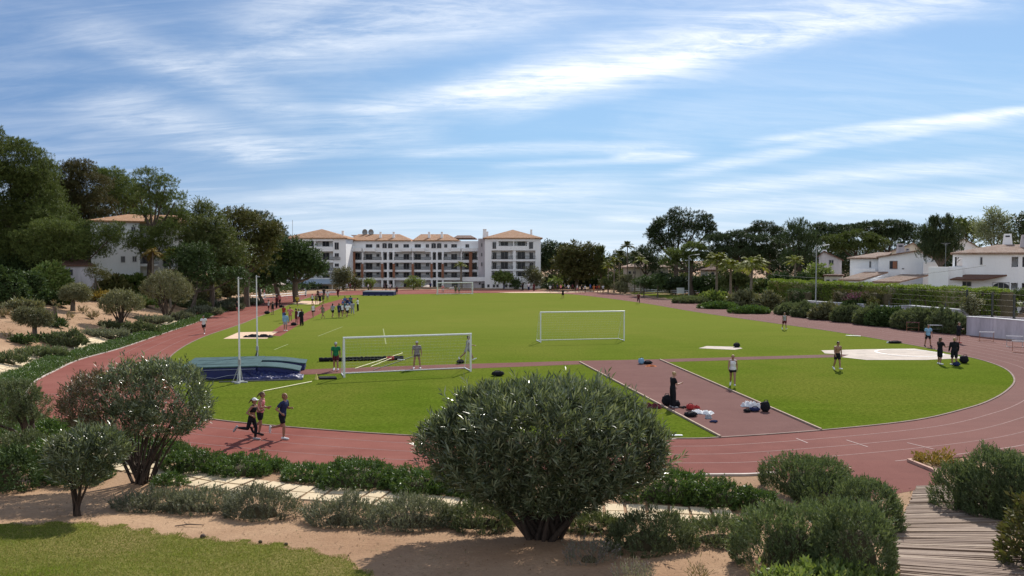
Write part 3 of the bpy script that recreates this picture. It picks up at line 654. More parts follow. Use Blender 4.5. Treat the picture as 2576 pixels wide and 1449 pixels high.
def mound(name, rx, ry, hh, kind, seed, dens=1.0, ls=1.0):
    r = np.random.default_rng(seed); area = rx * ry * math.pi + hh * (rx + ry) * 2.2
    if kind == 'rose':   n, L, k, l, w, a0, a1, mat, up = int(125 * area * dens), .36, 13, .085, .024, .4, .9, L_ROSE, .9
    elif kind == 'grey': n, L, k, l, w, a0, a1, mat, up = int(130 * area * dens), .38, 13, .08, .021, .35, .75, L_GREY, .9
    elif kind == 'hedge':n, L, k, l, w, a0, a1, mat, up = int(150 * area * dens), .34, 13, .085, .024, .35, .8, L_HEDGE, 1.2
    elif kind == 'cover':n, L, k, l, w, a0, a1, mat, up = int(120 * area * dens), .24, 9, .10, .034, .5, 1.1, L_COVER, .6
    elif kind == 'dark': n, L, k, l, w, a0, a1, mat, up = int(70 * area * dens), .34, 8, .13, .05, .5, 1.2, L_FIG, .5
    elif kind == 'olive':n, L, k, l, w, a0, a1, mat, up = int(60 * area * dens), .38, 9, .15, .05, .5, 1.1, L_OLIVE, .6
    elif kind == 'light':n, L, k, l, w, a0, a1, mat, up = int(60 * area * dens), .36, 8, .15, .06, .5, 1.2, L_LIGHT, .5
    elif kind == 'yellow':n, L, k, l, w, a0, a1, mat, up = int(55 * area * dens), .36, 8, .15, .055, .5, 1.1, L_YELL, .6
    elif kind == 'rust': n, L, k, l, w, a0, a1, mat, up = int(60 * area * dens), .36, 8, .15, .06, .5, 1.2, L_RUST, .5
    elif kind == 'dry':  n, L, k, l, w, a0, a1, mat, up = int(60 * area * dens), .40, 7, .11, .018, .3, .6, L_DRY, 1.2
    elif kind == 'lav':  n, L, k, l, w, a0, a1, mat, up = int(110 * area * dens), .40, 9, .06, .016, .3, .5, L_LAV, 1.3
    if kind == 'dry': rx *= .72; ry *= .72
    n = max(12, int(n / ls ** 1.3)); L *= ls ** .4; l *= ls; w *= ls * 1.1
    P, nr, q = dome_points(n, rx, ry, max(hh - L * .5, hh * .5), r, 6 if kind == 'hedge' else 3.2, .26 if kind != 'hedge' else .12)
    ns = int(n * (.62 if kind == 'hedge' else .45)); sd_ = r.choice(n, ns, replace=False)     # the flanks get their own share of shoots
    th = np.arctan2(P[sd_, 1] / ry, P[sd_, 0] / rx); zz = r.uniform(0, 1, ns); qq = (1 - zz ** (3.0 if kind == 'hedge' else 2.2)) ** (1 / (5.0 if kind == 'hedge' else 3.0))
    sc = np.hypot(P[sd_, 0] / rx, P[sd_, 1] / ry) / np.maximum(q[sd_], 1e-3)
    P[sd_, 0] = rx * np.cos(th) * qq * sc; P[sd_, 1] = ry * np.sin(th) * qq * sc; P[sd_, 2] = zz * max(hh - L * .5, hh * .5) * .97
    nr[sd_] = unit(np.stack([np.cos(th), np.sin(th), .25 + 0 * th], 1))
    A = unit(nr * 1.0 + np.array([0, 0, up]) + r.normal(0, .33, (n, 3)))
    Ls = L * r.uniform(.45, 1.25, n) * (1 + .6 * (r.uniform(0, 1, n) > .93)); depth = r.uniform(0, .5, n) ** 1.5
    P = P - A * (Ls * (.45 + depth))[:, None]; P[:, 2] = np.maximum(P[:, 2], -.02)
    V = sprig_arrays(P, A, Ls, k, l, w, a0, a1, r)
    me = quads_mesh(name, V, inner_dome(max(rx - L * 1.1, rx * .4), max(ry - L * 1.1, ry * .4), max(hh - L * 1.1, hh * .35), .92))
    me.materials.append(mat); me.materials.append(TWIG); return me

def shrub(x0, x1, yt, yb, kind, label, ratio=.8, name='shrub', group=None, seed=None, dens=1.0, cat='shrub', hk=1.0):
    """a mound seen between x0..x1, its front foot at yb and its top at yt (picture survey)"""
    xc = (x0 + x1) / 2; g = G(xc, yb); rx = max((x1 - x0) / 2 / F * g.y, .15) * 1.12
    ry = ratio * rx * (1.15 if kind == 'hedge' else 1.0); yc = g.y + ry * .9; x = (xc - CX) / F * yc; z0 = h1(x, yc)
    hh = max(W(xc, yt, yc).z - z0, .18) * hk
    D = math.hypot(x, yc); dd = dens
    me = mound(name, rx, ry, hh, kind, seed or int(x0 * 7 + yb * 3), dd, max(1.0, D / 28))
    if D > 40:   # far ones: fewer, larger leaves
        pass
    o = link(name, me, None, None, (x, yc, z0)); tag(o, label, cat, group); return o

# ---- oleanders: many stems and whorls of long leaves
def oleander(base, lobes, nshoot, label, stems, leaf=(.17, .030), mats=(L_OLEA,), split=None, L=.42, seed=1, name='oleander_bush', k=15, spread=.25, stemr=.03, group=None):
    """lobes: list of (x,y,z,rx,ry,rz) relative to base"""
    r = np.random.default_rng(seed); root = empty(name, base, label, 'bush', group)
    lobes = np.array(lobes, float); wts = lobes[:, 3] * lobes[:, 4] + lobes[:, 3] * lobes[:, 5]; wts /= wts.sum()
    idx = r.choice(len(lobes), nshoot, p=wts); lb = lobes[idx]
    nr = unit(r.normal(size=(nshoot, 3)) + np.array([0, 0, .35])); rad = 1 - .35 * r.uniform(0, 1, nshoot) ** 2.2
    P = lb[:, :3] + nr * lb[:, 3:] * rad[:, None]
    # keep shoots that are not buried deep inside another lobe
    keep = np.ones(nshoot, bool)
    for q in lobes: keep &= (np.sum(((P - q[:3]) / q[3:]) ** 2, 1) > .38)
    P, nr = P[keep], nr[keep]; n = len(P)
    A = unit(nr * .75 + np.array([0, 0, .95]) + r.normal(0, .28, (n, 3))); Ls = L * r.uniform(.6, 1.25, n)
    # a few long leaders
    lead = r.uniform(0, 1, n) > .94; Ls *= 1 + .5 * lead; P += A * (Ls * .35 * lead)[:, None]
    groups = np.zeros(n, int) if split is None else split(P, r)
    for gi, m in enumerate(mats):
        s = groups == gi
        if s.sum() == 0: continue
        V = sprig_arrays(P[s] - A[s] * (Ls[s] * .6)[:, None], A[s], Ls[s], k, leaf[0], leaf[1], .45, 1.15, r, .1, 0, .06)
        link('foliage', quads_mesh('foliage', V), m, root)
    mb = MB(); rs = random.Random(seed)
    for _ in range(stems):
        a = rs.uniform(0, 6.28); q = lobes[rs.randrange(len(lobes))]; b0 = Vector((math.cos(a) * spread * rs.uniform(.2, 1), math.sin(a) * spread * rs.uniform(.2, 1), -.1))
        e = Vector((q[0] + q[3] * rs.uniform(-.55, .55), q[1] + q[4] * rs.uniform(-.55, .55), q[2] + q[5] * rs.uniform(-.5, .3)))
        m1 = b0.lerp(e, .4) + Vector((rs.uniform(-.1, .1), rs.uniform(-.1, .1), .25)); rr = stemr * rs.uniform(.7, 1.3)
        mb.tube([b0, b0.lerp(m1, .5) + Vector((0, 0, .05)), m1, e], [rr * 1.4, rr * 1.1, rr, rr * .4], 6)
    mb.build('stem', BARKO, root)
    return root

def px_lobes(base, Y, L, ky=1.0):
    """lobes given as picture centre and radii at depth Y -> metres relative to base"""
    out = []
    for (x, y, rx, ry, *dy) in L:
        yy = Y + (dy[0] if dy else 0); p = W(x, y, yy); s = yy / F
        out.append((p.x - base.x, p.y - base.y, p.z - base.z, rx * s, (rx + ry) / 2 * s * ky, ry * s))
    return out

b = G(1365, 1352)
oleander(b, px_lobes(b, b.y, [(1365, 1125, 235, 125), (1200, 1130, 130, 105, .2), (1530, 1135, 135, 110, .2), (1108, 1130, 60, 70), (1628, 1140, 58, 70), (1265, 1050, 120, 72, .5), (1440, 1042, 130, 74, .5),
     (1570, 1062, 62, 52, .6), (1180, 1050, 50, 55, .4), (1350, 1028, 60, 50, .3), (1500, 1035, 50, 48, .2), (1225, 1020, 36, 40, .3), (1365, 1200, 215, 70), (1365, 1245, 160, 48), (1365, 1085, 200, 100, -.6), (1250, 1170, 120, 80, -.7), (1480, 1170, 125, 80, -.7)], 1.0), 5400,
     'huge dark oleander bush on thick stems in front of the track bend', 46, (.235, .040), (L_OLEA,), seed=11, k=16, spread=.46, stemr=.055, name='oleander_bush')
b = G(360, 1215)
oleander(b, px_lobes(b, b.y, [(250, 1010, 90, 70), (340, 985, 95, 70), (430, 1000, 85, 85), (470, 1035, 65, 55), (200, 1035, 50, 42), (300, 1055, 110, 45), (410, 1060, 95, 40), (390, 955, 60, 45, .4)]), 2500,
     'tall oleander with rusty red leaves on one side and thin fanned stems', 34, (.16, .038), (L_OLEA, L_OLEA_R),
     split=lambda P, r: ((P[:, 0] + r.normal(0, .35, len(P))) < -1.0).astype(int), seed=12, L=.36, k=12, spread=.35, stemr=.026)
b = G(193, 1298)
oleander(b, px_lobes(b, b.y, [(215, 1140, 80, 50), (165, 1145, 48, 45), (275, 1140, 45, 45), (200, 1185, 70, 40), (250, 1115, 50, 32)]), 620,
     'small young oleander on bare soil beside the garden lawn', 10, (.20, .036), (L_OLEA,), seed=13, L=.36, k=13, spread=.12, stemr=.022)
b = G(78, 1120)
oleander(b, px_lobes(b, b.y, [(20, 1005, 75, 45), (95, 1025, 34, 32), (0, 1040, 60, 40), (55, 990, 40, 30), (60, 1045, 40, 20)]), 1500,
     'rounded grey-green shrub on one leaning trunk at the paver path', 5, (.10, .030), (L_ROSE,), seed=14, L=.28, k=12, spread=.12, stemr=.07, name='leaning_shrub')

# ---- foreground mounds of rosemary and lavender
GF = 'low mounds planted between the track and the paver path'
GN = 'grey mounds planted on the garden side of the paver path'
for a in [(405, 560, 1120, 1195, 'cover', 'long green mound behind the fanned stems of the tall oleander'), (530, 690, 1132, 1203, 'cover', 'green mound right of centre of the gap beside the running lane, before the small tuft'),
          (668, 732, 1152, 1190, 'cover', 'small round tuft alone at the end of the green mound by the soil gap'), (708, 840, 1158, 1218, 'cover', 'low green mound just right of the bare soil gap'),
          (790, 1000, 1146, 1236, 'cover', 'tallest green mound left of the huge oleander beside the paver path'), (960, 1130, 1165, 1246, 'cover', 'green mound half hidden by the huge oleander on its left'),
          (1090, 1260, 1185, 1255, 'cover', 'low green mound in the shade under the huge oleander'), (1590, 1800, 1170, 1275, 'cover', 'bushy green mound right of the huge oleander above the pavers'),
          (1740, 1880, 1195, 1285, 'cover', 'twiggy mound with a bare patch in front of the soil strip'), (1850, 1960, 1212, 1290, 'cover', 'last low mound of the row beside the tall clipped shrub')]:
    shrub(*a[:5], a[5], .7, 'rosemary_mound', GF, cat='shrub', hk=.8)
for a in [(300, 470, 1226, 1292, 'grey', 'grey mound in the shade of the tall oleander'), (425, 580, 1220, 1297, 'grey', 'grey lavender mound left of its larger neighbour'), (560, 730, 1216, 1312, 'grey', 'largest silvery mound on the left of the soil gap'),
          (775, 950, 1240, 1330, 'grey', 'silvery mound just right of the soil gap by the pavers'), (930, 1140, 1240, 1338, 'grey', 'silvery mound with green foot left of the thick oleander trunk'),
          (1110, 1300, 1255, 1340, 'rose', 'green rosemary mound touching the thick oleander trunk'), (1425, 1560, 1282, 1345, 'rose', 'low rosemary mound right of the thick oleander trunk'),
          (1530, 1750, 1278, 1398, 'rose', 'broad rosemary mound in front of the last pavers'), (1715, 1910, 1293, 1378, 'rose', 'rosemary mound between the pavers and the tall clipped shrubs')]:
    shrub(*a[:5], a[5], .66, 'rosemary_mound', GN, cat='shrub', hk=.92)
GH = 'tall upright rosemary shrubs along the boardwalk'
for a in [(1955, 2125, 1136, 1262, 'hedge', 'upright rosemary with flat top next to the running track', .9), (2010, 2190, 1190, 1300, 'hedge', 'upright rosemary in the middle of the clump left of the boardwalk', .9),
          (2110, 2272, 1192, 1345, 'hedge', 'upright rosemary bulging over the left edge of the boardwalk', .8), (1885, 2110, 1248, 1445, 'hedge', 'big grey green rosemary on the bare soil at the front', .8),
          (2060, 2262, 1240, 1475, 'hedge', 'nearest big rosemary beside the boardwalk planks', .8), (2385, 2500, 1150, 1300, 'hedge', 'upright rosemary where the boardwalk meets the track', .9),
          (2450, 2620, 1118, 1320, 'hedge', 'broad rosemary right of the boardwalk top', .9), (2540, 2720, 1130, 1330, 'hedge', 'rosemary cut by the edge of the picture right of the boardwalk', .9)]:
    shrub(*a[:5], a[5], a[6], 'upright_rosemary', GH, hk=.86)
shrub(2545, 2700, 1262, 1440, 'rust', 'dark reddish shrub against the right edge of the boardwalk', .8, 'bronze_shrub')
shrub(1955, 2230, 1424, 1520, 'light', 'pale green round-leaved shrub at the very bottom beside the boardwalk', .6, 'pale_shrub', dens=2)
shrub(2320, 2400, 1148, 1172, 'yellow', 'small yellowish plant inside the brick kerb corner', .8, 'bedding_plant')
for a in [(1430, 1540, 1352, 1425, 'lav', 'lavender tuft in the shadow of the huge oleander'), (1550, 1650, 1410, 1480, 'lav', 'flowering lavender tuft at the bottom edge on sunny soil'), (1735, 1790, 1420, 1470, 'dry', 'dry brown stalks at the bottom edge between two tufts'),
          (1845, 1900, 1365, 1420, 'lav', 'thin reddish tuft against the big front rosemary'), (1880, 1950, 1420, 1470, 'dry', 'dry weeds at the foot of the big front rosemary')]:
    shrub(*a[:5], a[5], .8, 'lavender_tuft' if a[4] == 'lav' else 'dry_tuft', 'tufts on the bare foreground soil', cat='plant')
for a in [(-60, 70, 1120, 1240, 'dark', 'dark round shrub cut by the left edge above the bare soil'), (-40, 110, 1085, 1180, 'rose', 'rosemary mound at the foot of the leaning trunk'), (70, 200, 1110, 1200, 'cover', 'green mound right of the leaning trunk'),
          (100, 260, 1160, 1225, 'cover', 'green mound behind the small young oleander'), (60, 180, 1058, 1110, 'cover', 'green mound between the leaning trunk and the track'), (190, 330, 1085, 1135, 'cover', 'green mound beside the track bend under the rusty oleander'),
          (300, 450, 1105, 1165, 'cover', 'green mound behind the fanned stems next to the track'), (380, 450, 1190, 1228, 'cover', 'small green mound at the foot of the fanned stems')]:
    shrub(*a[:5], a[5], .8, 'rosemary_mound' if a[4] != 'dark' else 'round_shrub', 'mounds around the leaning trunk')

# ---- green ribbon between the left kerb and the path (nobody could count its plants)
def cover():
    V = []; r = np.random.default_rng(21)
    P0 = OUTER[:len(OUTER_L) * 6]; pts = []
    seg = np.linalg.norm(np.diff(P0, axis=0), axis=1); cum = np.concatenate([[0], np.cumsum(seg)])
    lim = cum[6 * 13]
    n = 26000
    s = r.uniform(cum[12], lim, n); i = np.clip(np.searchsorted(cum, s) - 1, 0, len(seg) - 1); t = (s - cum[i]) / seg[i]
    q = P0[i] + (P0[i + 1] - P0[i]) * t[:, None]; d = unit(P0[i + 1] - P0[i]); nn = np.stack([d[:, 1], -d[:, 0]], 1)
    test = q[0] + nn[0] * .5
    if inside(np.array([test[0]]), np.array([test[1]]), OUTER)[0]: nn = -nn
    wm = np.interp(q[:, 1], [40, 64, 72, 78, 86, 94], [2.2, 2.3, 1.85, 1.55, 1.3, 1.1]) + .16 * np.sin(s * .8) + .12 * np.sin(s * 2.1)
    off = r.uniform(.03, 1, n) * wm; p = q + nn * off[:, None]
    hh = (.26 + .12 * np.sin(s * 1.7) * np.sin(off * 2) + .07 * np.sin(s * 4.1)) * np.clip(np.minimum(off / .4, (wm + .1 - off) / .5), .15, 1)
    z = hgt(p[:, 0], p[:, 1]) + hh * r.uniform(.55, 1, n)
    P = np.stack([p[:, 0], p[:, 1], z - .12], 1)
    A = unit(r.normal(0, .45, (n, 3)) + np.array([0, 0, .8]))
    sel = np.hypot(P[:, 0], P[:, 1]) < 75
    V = np.concatenate([sprig_arrays(P[sel], A[sel], .26, 8, .12, .04, .6, 1.2, r), sprig_arrays(P[~sel], A[~sel], .28, 6, .16, .06, .6, 1.2, r)])
    o = link('ground_cover', quads_mesh('ground_cover', V), L_COVER); tag(o, 'dense green ground cover filling the strip between the left kerb and the path', 'ground cover', kind='stuff')
cover()

# ---- bank on the left
GB = 'shrubs planted on the sandy bank'
for a in [(-30, 52, 873, 918, 'rose', 'low green mound at the left edge above the paver path'), (42, 150, 863, 902, 'rose', 'low mound beside the path, second from the left edge'), (115, 210, 815, 876, 'rose', 'broad green mound under the dark dead stump'),
          (200, 312, 822, 853, 'grey', 'grey mound between the path and the multi-stemmed bank tree'), (248, 296, 803, 826, 'rose', 'small mound left of the multi-stemmed bank tree'), (290, 385, 800, 842, 'rose', 'mound right at the foot of the multi-stemmed bank tree'),
          (345, 425, 788, 815, 'grey', 'grey mound between the two multi-stemmed bank trees'), (420, 485, 776, 809, 'grey', 'grey mound where the path disappears'), (33, 78, 832, 867, 'dark', 'small dark shrub beside the dry flat-topped tree'),
          (97, 140, 831, 861, 'dark', 'small dark shrub on the soil under the stump'), (118, 158, 788, 824, 'dark', 'dark shrub wrapped around the dead stump'), (14, 92, 749, 783, 'olive', 'neat round clipped shrub high on the bank'),
          (214, 246, 779, 803, 'dry', 'dry twig ball on the bare sandy bank'), (196, 220, 770, 788, 'dry', 'smaller dry tuft beside the tree with the mop crown'), (313, 384, 741, 772, 'light', 'bright green shrub between the two multi-stemmed bank trees'),
          (205, 250, 728, 757, 'yellow', 'yellowing shrub behind the mop tree'), (240, 292, 722, 760, 'yellow', 'orange tinted shrub high on the bank'), (98, 168, 722, 770, 'dark', 'dark shrub behind the round clipped shrub'),
          (470, 545, 762, 795, 'grey', 'silvery lavender patch beside the kerb, nearest to the path end'), (520, 600, 752, 783, 'grey', 'silvery lavender patch in the middle of the far kerb'), (570, 650, 742, 768, 'grey', 'silvery lavender patch at the far end of the left kerb'),
          (440, 520, 745, 778, 'rose', 'green mound above the silvery lavender'), (-20, 30, 768, 800, 'dry', 'dry weeds at the left edge of the bank'), (260, 290, 775, 792, 'dry', 'dry tuft left of the multi-stemmed tree'), (30, 60, 800, 812, 'dry', 'dry tuft on the bare slope under the round shrub'), (160, 185, 790, 803, 'dry', 'tiny dry tuft below the mop tree'),
          (5, 26, 838, 852, 'dry', 'dry tuft near the left edge above the path')]:
    shrub(*a[:5], a[5], .55, 'bank_shrub' if a[4] != 'dry' else 'dry_tuft', GB, hk=.7)
for a in [(395, 505, 712, 768, 'olive', 'olive green round bush beside the larger multi-stemmed tree'), (475, 545, 703, 755, 'olive', 'olive green bush behind the vault uprights'), (535, 592, 706, 747, 'olive', 'olive green bush at the far end of the bank'),
          (430, 500, 690, 735, 'olive', 'tall olive green bush below the white balcony house'), (300, 365, 690, 745, 'light', 'light green bush below the white house'), (250, 320, 700, 752, 'rust', 'brownish bush under the white house wall'),
          (330, 400, 700, 740, 'olive', 'grey olive bush in front of the yellow palms'), (85, 158, 668, 740, 'light', 'bright green leafy bush against the dark trunks'), (-40, 60, 690, 770, 'dark', 'dark mass of shrub at the left edge under the big pine'), (40, 105, 680, 757, 'dark', 'dark shrub beside the bright green leafy bush')]:
    shrub(*a[:5], a[5], .9, 'round_bush', 'big bushes along the top of the bank', cat='bush')
for bx, by, lobes, n, lab in [(302, 829, [(303, 762, 46, 24), (275, 768, 28, 18), (335, 765, 26, 20), (305, 748, 30, 16)], 1150, 'multi-stemmed bank tree standing nearer to the path'),
                             (417, 803, [(420, 722, 55, 30), (385, 728, 30, 26), (455, 735, 30, 28), (420, 700, 38, 18)], 1500, 'larger multi-stemmed bank tree further along the bank')]:
    b = G(bx, by); oleander(b, px_lobes(b, b.y, lobes), n, lab, 12, (.20, .06), (L_OLIVE,), seed=bx, L=.5, k=10, spread=.3, stemr=.06, name='bank_tree', group='small trees on the bank')
def post_tree(bx, by, top, lobes, kind, lab, rt=.14, n=500, lean=0.0):
    b = G(bx, by); root = empty('bank_tree', b, lab, 'tree', 'small trees on the bank'); Y = b.y
    tp = W(top[0], top[1], Y) - b; mb = MB(); mb.tube([(0, 0, -.2), tp * .5 + Vector((lean, 0, 0)), tp], [rt * 1.2, rt, rt * .75], 8); mb.build('trunk', BARK2, root)
    r = np.random.default_rng(bx); V = []
    for (x, y, z, rx, ry, rz) in px_lobes(b, Y, lobes):
        nr = unit(r.normal(size=(n, 3))); P = np.array([x, y, z]) + nr * np.array([rx, ry, rz]) * r.uniform(.5, 1, (n, 1)); A = unit(nr + np.array([0, 0, -.1]) + r.normal(0, .4, (n, 3)))
        V.append(sprig_arrays(P, A, .4, 8, .22, .05, .5, 1.1, r))
    if V: link('crown', quads_mesh('crown', np.concatenate(V)), kind, root)
post_tree(183, 782, (184, 745), [(190, 733, 26, 16), (172, 738, 16, 10), (208, 740, 14, 12)], L_OLIVE, 'single-trunk bank tree with a drooping mop crown', .22, 420)
post_tree(88, 850, (86, 806), [(80, 796, 34, 14), (105, 800, 20, 12), (58, 792, 14, 9)], L_OLIVE, 'dry flat-topped little tree on a dark trunk by the path', .17, 380)
post_tree(139, 822, (139, 770), [(139, 768, 3, 4)], L_DRY, 'dark dead stump standing in a shrub on the bank', .2, 12)

def undergrowth(name, boxes, n, mat, lab, hmax):
    r = np.random.default_rng(len(name) + n); P = []
    for (poly, m) in boxes:
        poly = np.array(poly, float); lo, hi = poly.min(0), poly.max(0); x = r.uniform(lo[0], hi[0], m); y = r.uniform(lo[1], hi[1], m); k = inside(x, y, poly) & ~inside(x, y, OUTER); x, y = x[k], y[k]
        hh = hmax * np.clip(.45 + .5 * np.sin(x * .7 + 1.7 * np.sin(y * .31)) * np.sin(y * .53 + x * .2), .05, 1)
        P.append(np.stack([x, y, hgt(x, y) + hh * r.uniform(.2, 1, len(x))], 1))
    P = np.concatenate(P); A = unit(r.normal(0, .6, P.shape) + np.array([0, 0, .7]))
    o = link(name, quads_mesh(name, sprig_arrays(P, A, .5, 7, .34, .15, .6, 1.3, r)), mat); tag(o, lab, 'undergrowth', kind='stuff')
def sbank(s0, s1, i0, i1):
    """strip of ground between s0 and s1 metres outside the left kerb"""
    Q = OUTER[i0:i1]; T = np.gradient(Q, axis=0); T /= np.linalg.norm(T, axis=1, keepdims=True); Nn = np.stack([T[:, 1], -T[:, 0]], 1)
    if inside(*[np.array([v]) for v in (Q[3] + Nn[3])], OUTER)[0]: Nn = -Nn
    return np.concatenate([Q + Nn * s0, (Q + Nn * s1)[::-1]])
undergrowth('undergrowth', [(sbank(24, 50, 6, 54), 9000), (sbank(8, 22, 0, 20), 3500)], 1, L_BROAD, 'tangled green undergrowth below the trees on top of the left bank', 1.5)
# ================================================================== TREES
def crown_verts(lobes, kind, r, dens, ls):
    """lobes (x,y,z,rx,ry,rz): spawns smaller clumps on each lobe's skin and dresses them with tufts"""
    out = []; clumps = []
    for (x, y, z, rx, ry, rz) in lobes:
        R_ = max((rx * ry * rz) ** (1 / 3), .2); pn = kind in ('pine', 'umbrella'); n = max(6, int((52 if kind == 'pine' else 44 if pn else 34) * (R_ / 2.2) ** .6))
        d = unit(r.normal(size=(n, 3)) + np.array([0, 0, .3 if kind != 'umbrella' else .8]))
        k = r.uniform(.22, .36, n) if pn else r.uniform(.34, .52, n)
        for j in range(n):
            c = np.array([x, y, z]) + d[j] * np.array([rx, ry, rz]) * r.uniform(.45 if pn else .35, .95 if pn else .88)
            s = k[j] * R_; clumps.append((c, s * (1.15 if kind == 'umbrella' else 1), s * (.6 if kind in ('umbrella', 'pine') else .85)))
    for c, sxy, sz in clumps:
        n = max(8, int(dens * sxy * sxy * (58 if kind == 'pine' else 84 if kind == 'umbrella' else 24) / ls ** 2))
        nr = unit(r.normal(size=(n, 3)) + np.array([0, 0, .45])); P = c + nr * np.array([sxy, sxy, sz]) * r.uniform(.55, 1.08, (n, 1))
        if kind == 'pine':
            A = unit(nr * .8 + np.array([0, 0, .7]) + r.normal(0, .35, (n, 3))); out.append(sprig_arrays(P, A, .16 * ls, 12, .19 * ls, .032 * ls, .25, 1.15, r, .0))
        elif kind == 'umbrella':
            A = unit(nr * .5 + np.array([0, 0, 1.0]) + r.normal(0, .3, (n, 3))); out.append(sprig_arrays(P, A, .14 * ls, 11, .17 * ls, .034 * ls, .3, 1.2, r, .0))
        elif kind == 'spire':
            A = unit(nr * .5 + np.array([0, 0, 1.3]) + r.normal(0, .25, (n, 3))); out.append(sprig_arrays(P, A, .4 * ls, 10, .20 * ls, .05 * ls, .3, .7, r, .0))
        elif kind == 'airy':
            A = unit(nr * .7 + np.array([0, 0, .1]) + r.normal(0, .5, (n, 3))); out.append(sprig_arrays(P, A, .6 * ls, 6, .28 * ls, .07 * ls, .5, 1.0, r, .0))
        else:
            A = unit(nr * .8 + np.array([0, 0, .25]) + r.normal(0, .45, (n, 3))); out.append(sprig_arrays(P, A, .34 * ls, 9, .20 * ls, .10 * ls, .6, 1.3, r, .0))
    return np.concatenate(out), clumps

def tree(px_, Y, lobes, kind, leaf, label, trunk_r=.3, base_py=None, dens=1.0, ls=None, bark=BARK1, name='tree', group=None, limbs=True, dy=1.0, lean=0.0, forks=1):
    """a tree standing at picture column px_ and depth Y; lobes (px,py,rx,ry[,dY])"""
    b = G(px_, base_py) if Y is None else at_depth(px_, Y); Y = b.y
    root = empty(name, b, label, 'tree', group); r = np.random.default_rng(int(px_ * 13 + Y * 7) % 99991)
    ls = ls or max(1.0, Y / 75)
    L = px_lobes(b, Y, lobes, dy); V, clumps = crown_verts(L, kind, r, dens, ls)
    link('crown', quads_mesh('crown', V), leaf, root)
    mb = MB(); cx = np.average([q[0] for q in L], weights=[q[3] for q in L]); lowz = min(q[2] - q[5] for q in L); topz = max(q[2] for q in L)
    rs = random.Random(int(px_)); fork = Vector((cx * .45 + lean, np.average([q[1] for q in L]) * .5, max(lowz * .95, topz * .35)))
    mid = fork * .5 + Vector((rs.uniform(-.3, .3), rs.uniform(-.3, .3), 0))
    mb.tube([(0, 0, -.4), (0, 0, .3), mid, fork], [trunk_r * 1.5, trunk_r * 1.15, trunk_r, trunk_r * .85], 9)
    if limbs:
        for q in L:
            e = Vector(q[:3]); m = fork.lerp(e, .5) + Vector((0, 0, -.1 * (e - fork).length)); rr = trunk_r * .55
            mb.tube([fork - Vector((0, 0, .2)), m, e], [rr, rr * .75, rr * .4], 6)
            for _ in range(3):
                c = clumps[rs.randrange(len(clumps))][0]; c = Vector(c)
                if (c - e).length < max(q[3:]) * 1.3: mb.tube([m.lerp(e, .5), c.lerp(e, .4) + Vector((0, 0, -.15)), c], [rr * .4, rr * .28, rr * .12], 5)
    mb.build('trunk', bark, root); return root

GP = 'tall pines on the left bank'
tree(40, 104, [(20, 400, 80, 58), (80, 435, 80, 55), (5, 480, 95, 65), (95, 500, 85, 62), (30, 570, 100, 65), (125, 555, 75, 60, -2), (-40, 420, 70, 60), (60, 620, 90, 50, -3), (10, 660, 70, 45)], 'pine', L_PINE, 'huge dark pine filling the left edge of the picture', .34, dens=1.0, name='pine_tree', group=GP)
tree(190, 97, [(150, 592, 95, 42), (230, 602, 85, 42, 2), (95, 605, 70, 40), (288, 590, 40, 30), (190, 628, 85, 32), (120, 645, 75, 34)], 'pine', L_PINE, 'spreading low pine branch canopy with bright needles before the white house', .2, name='pine_tree', group=GP, lean=-1)
tree(200, 112, [(180, 455, 62, 45), (222, 485, 65, 50), (170, 505, 65, 55), (232, 530, 58, 45), (200, 422, 42, 25), (150, 545, 55, 45)], 'pine', L_PINEB, 'pine with browned needles between the huge pine and the slender one', .24, name='pine_tree', group=GP)
tree(318, 118, [(285, 450, 45, 25), (320, 480, 50, 30), (270, 490, 45, 32), (305, 520, 50, 26), (345, 500, 30, 30), (250, 440, 30, 18)], 'pine', L_PINE, 'slender pine left of the tall open-crowned pine', .22, name='pine_tree', group=GP)
tree(372, 105, [(372, 450, 45, 26), (415, 470, 45, 28), (440, 510, 40, 32), (350, 490, 35, 26), (455, 545, 30, 18), (395, 505, 30, 20), (360, 535, 35, 16), (405, 560, 40, 14, 2)], 'pine', L_PINE, 'tall open-crowned pine whose bare limbs show against the sky', .30, dens=.85, name='pine_tree', group=GP)
tree(372, 103, [(375, 600, 50, 32), (345, 620, 40, 30), (420, 585, 45, 30), (400, 630, 42, 26)], 'pine', L_PINE, 'dark low pine standing across the white balcony house', .2, name='pine_tree', group=GP)
tree(-20, 98, [(-8, 345, 14, 40), (-40, 400, 50, 60), (-50, 520, 60, 80)], 'pine', L_PINE, 'pine whose tip alone reaches in at the far left edge', .4, name='pine_tree', group=GP)
tree(20, 112, [(0, 640, 60, 70), (70, 660, 45, 50), (30, 590, 70, 50)], 'broad', L_DARK, 'black-green tree in the shade behind the left bank', .3, name='shade_tree', group=GP)
GL_ = 'leafy trees between the pines and the apartment block'
tree(110, 122, [(90, 480, 60, 60), (160, 520, 60, 60), (60, 560, 70, 60), (150, 600, 80, 50), (230, 560, 50, 45), (230, 620, 60, 40)], 'broad', L_DARK, 'shaded green tree filling the gap behind the huge pine', .35, name='shade_tree', group=GP)
tree(330, 135, [(310, 500, 60, 40), (380, 530, 60, 40), (440, 560, 55, 40), (340, 560, 60, 35), (460, 610, 50, 45), (290, 460, 35, 25)], 'pine', L_DARK, 'dark pine closing the view behind the white balcony house', .35, name='shade_tree', group=GP)
tree(60, 102, [(20, 690, 60, 40), (80, 670, 50, 40), (110, 640, 55, 35), (-10, 730, 40, 35)], 'broad', L_FIG, 'low dark leafy tree under the huge pine', .25, name='shade_tree', group=GP)
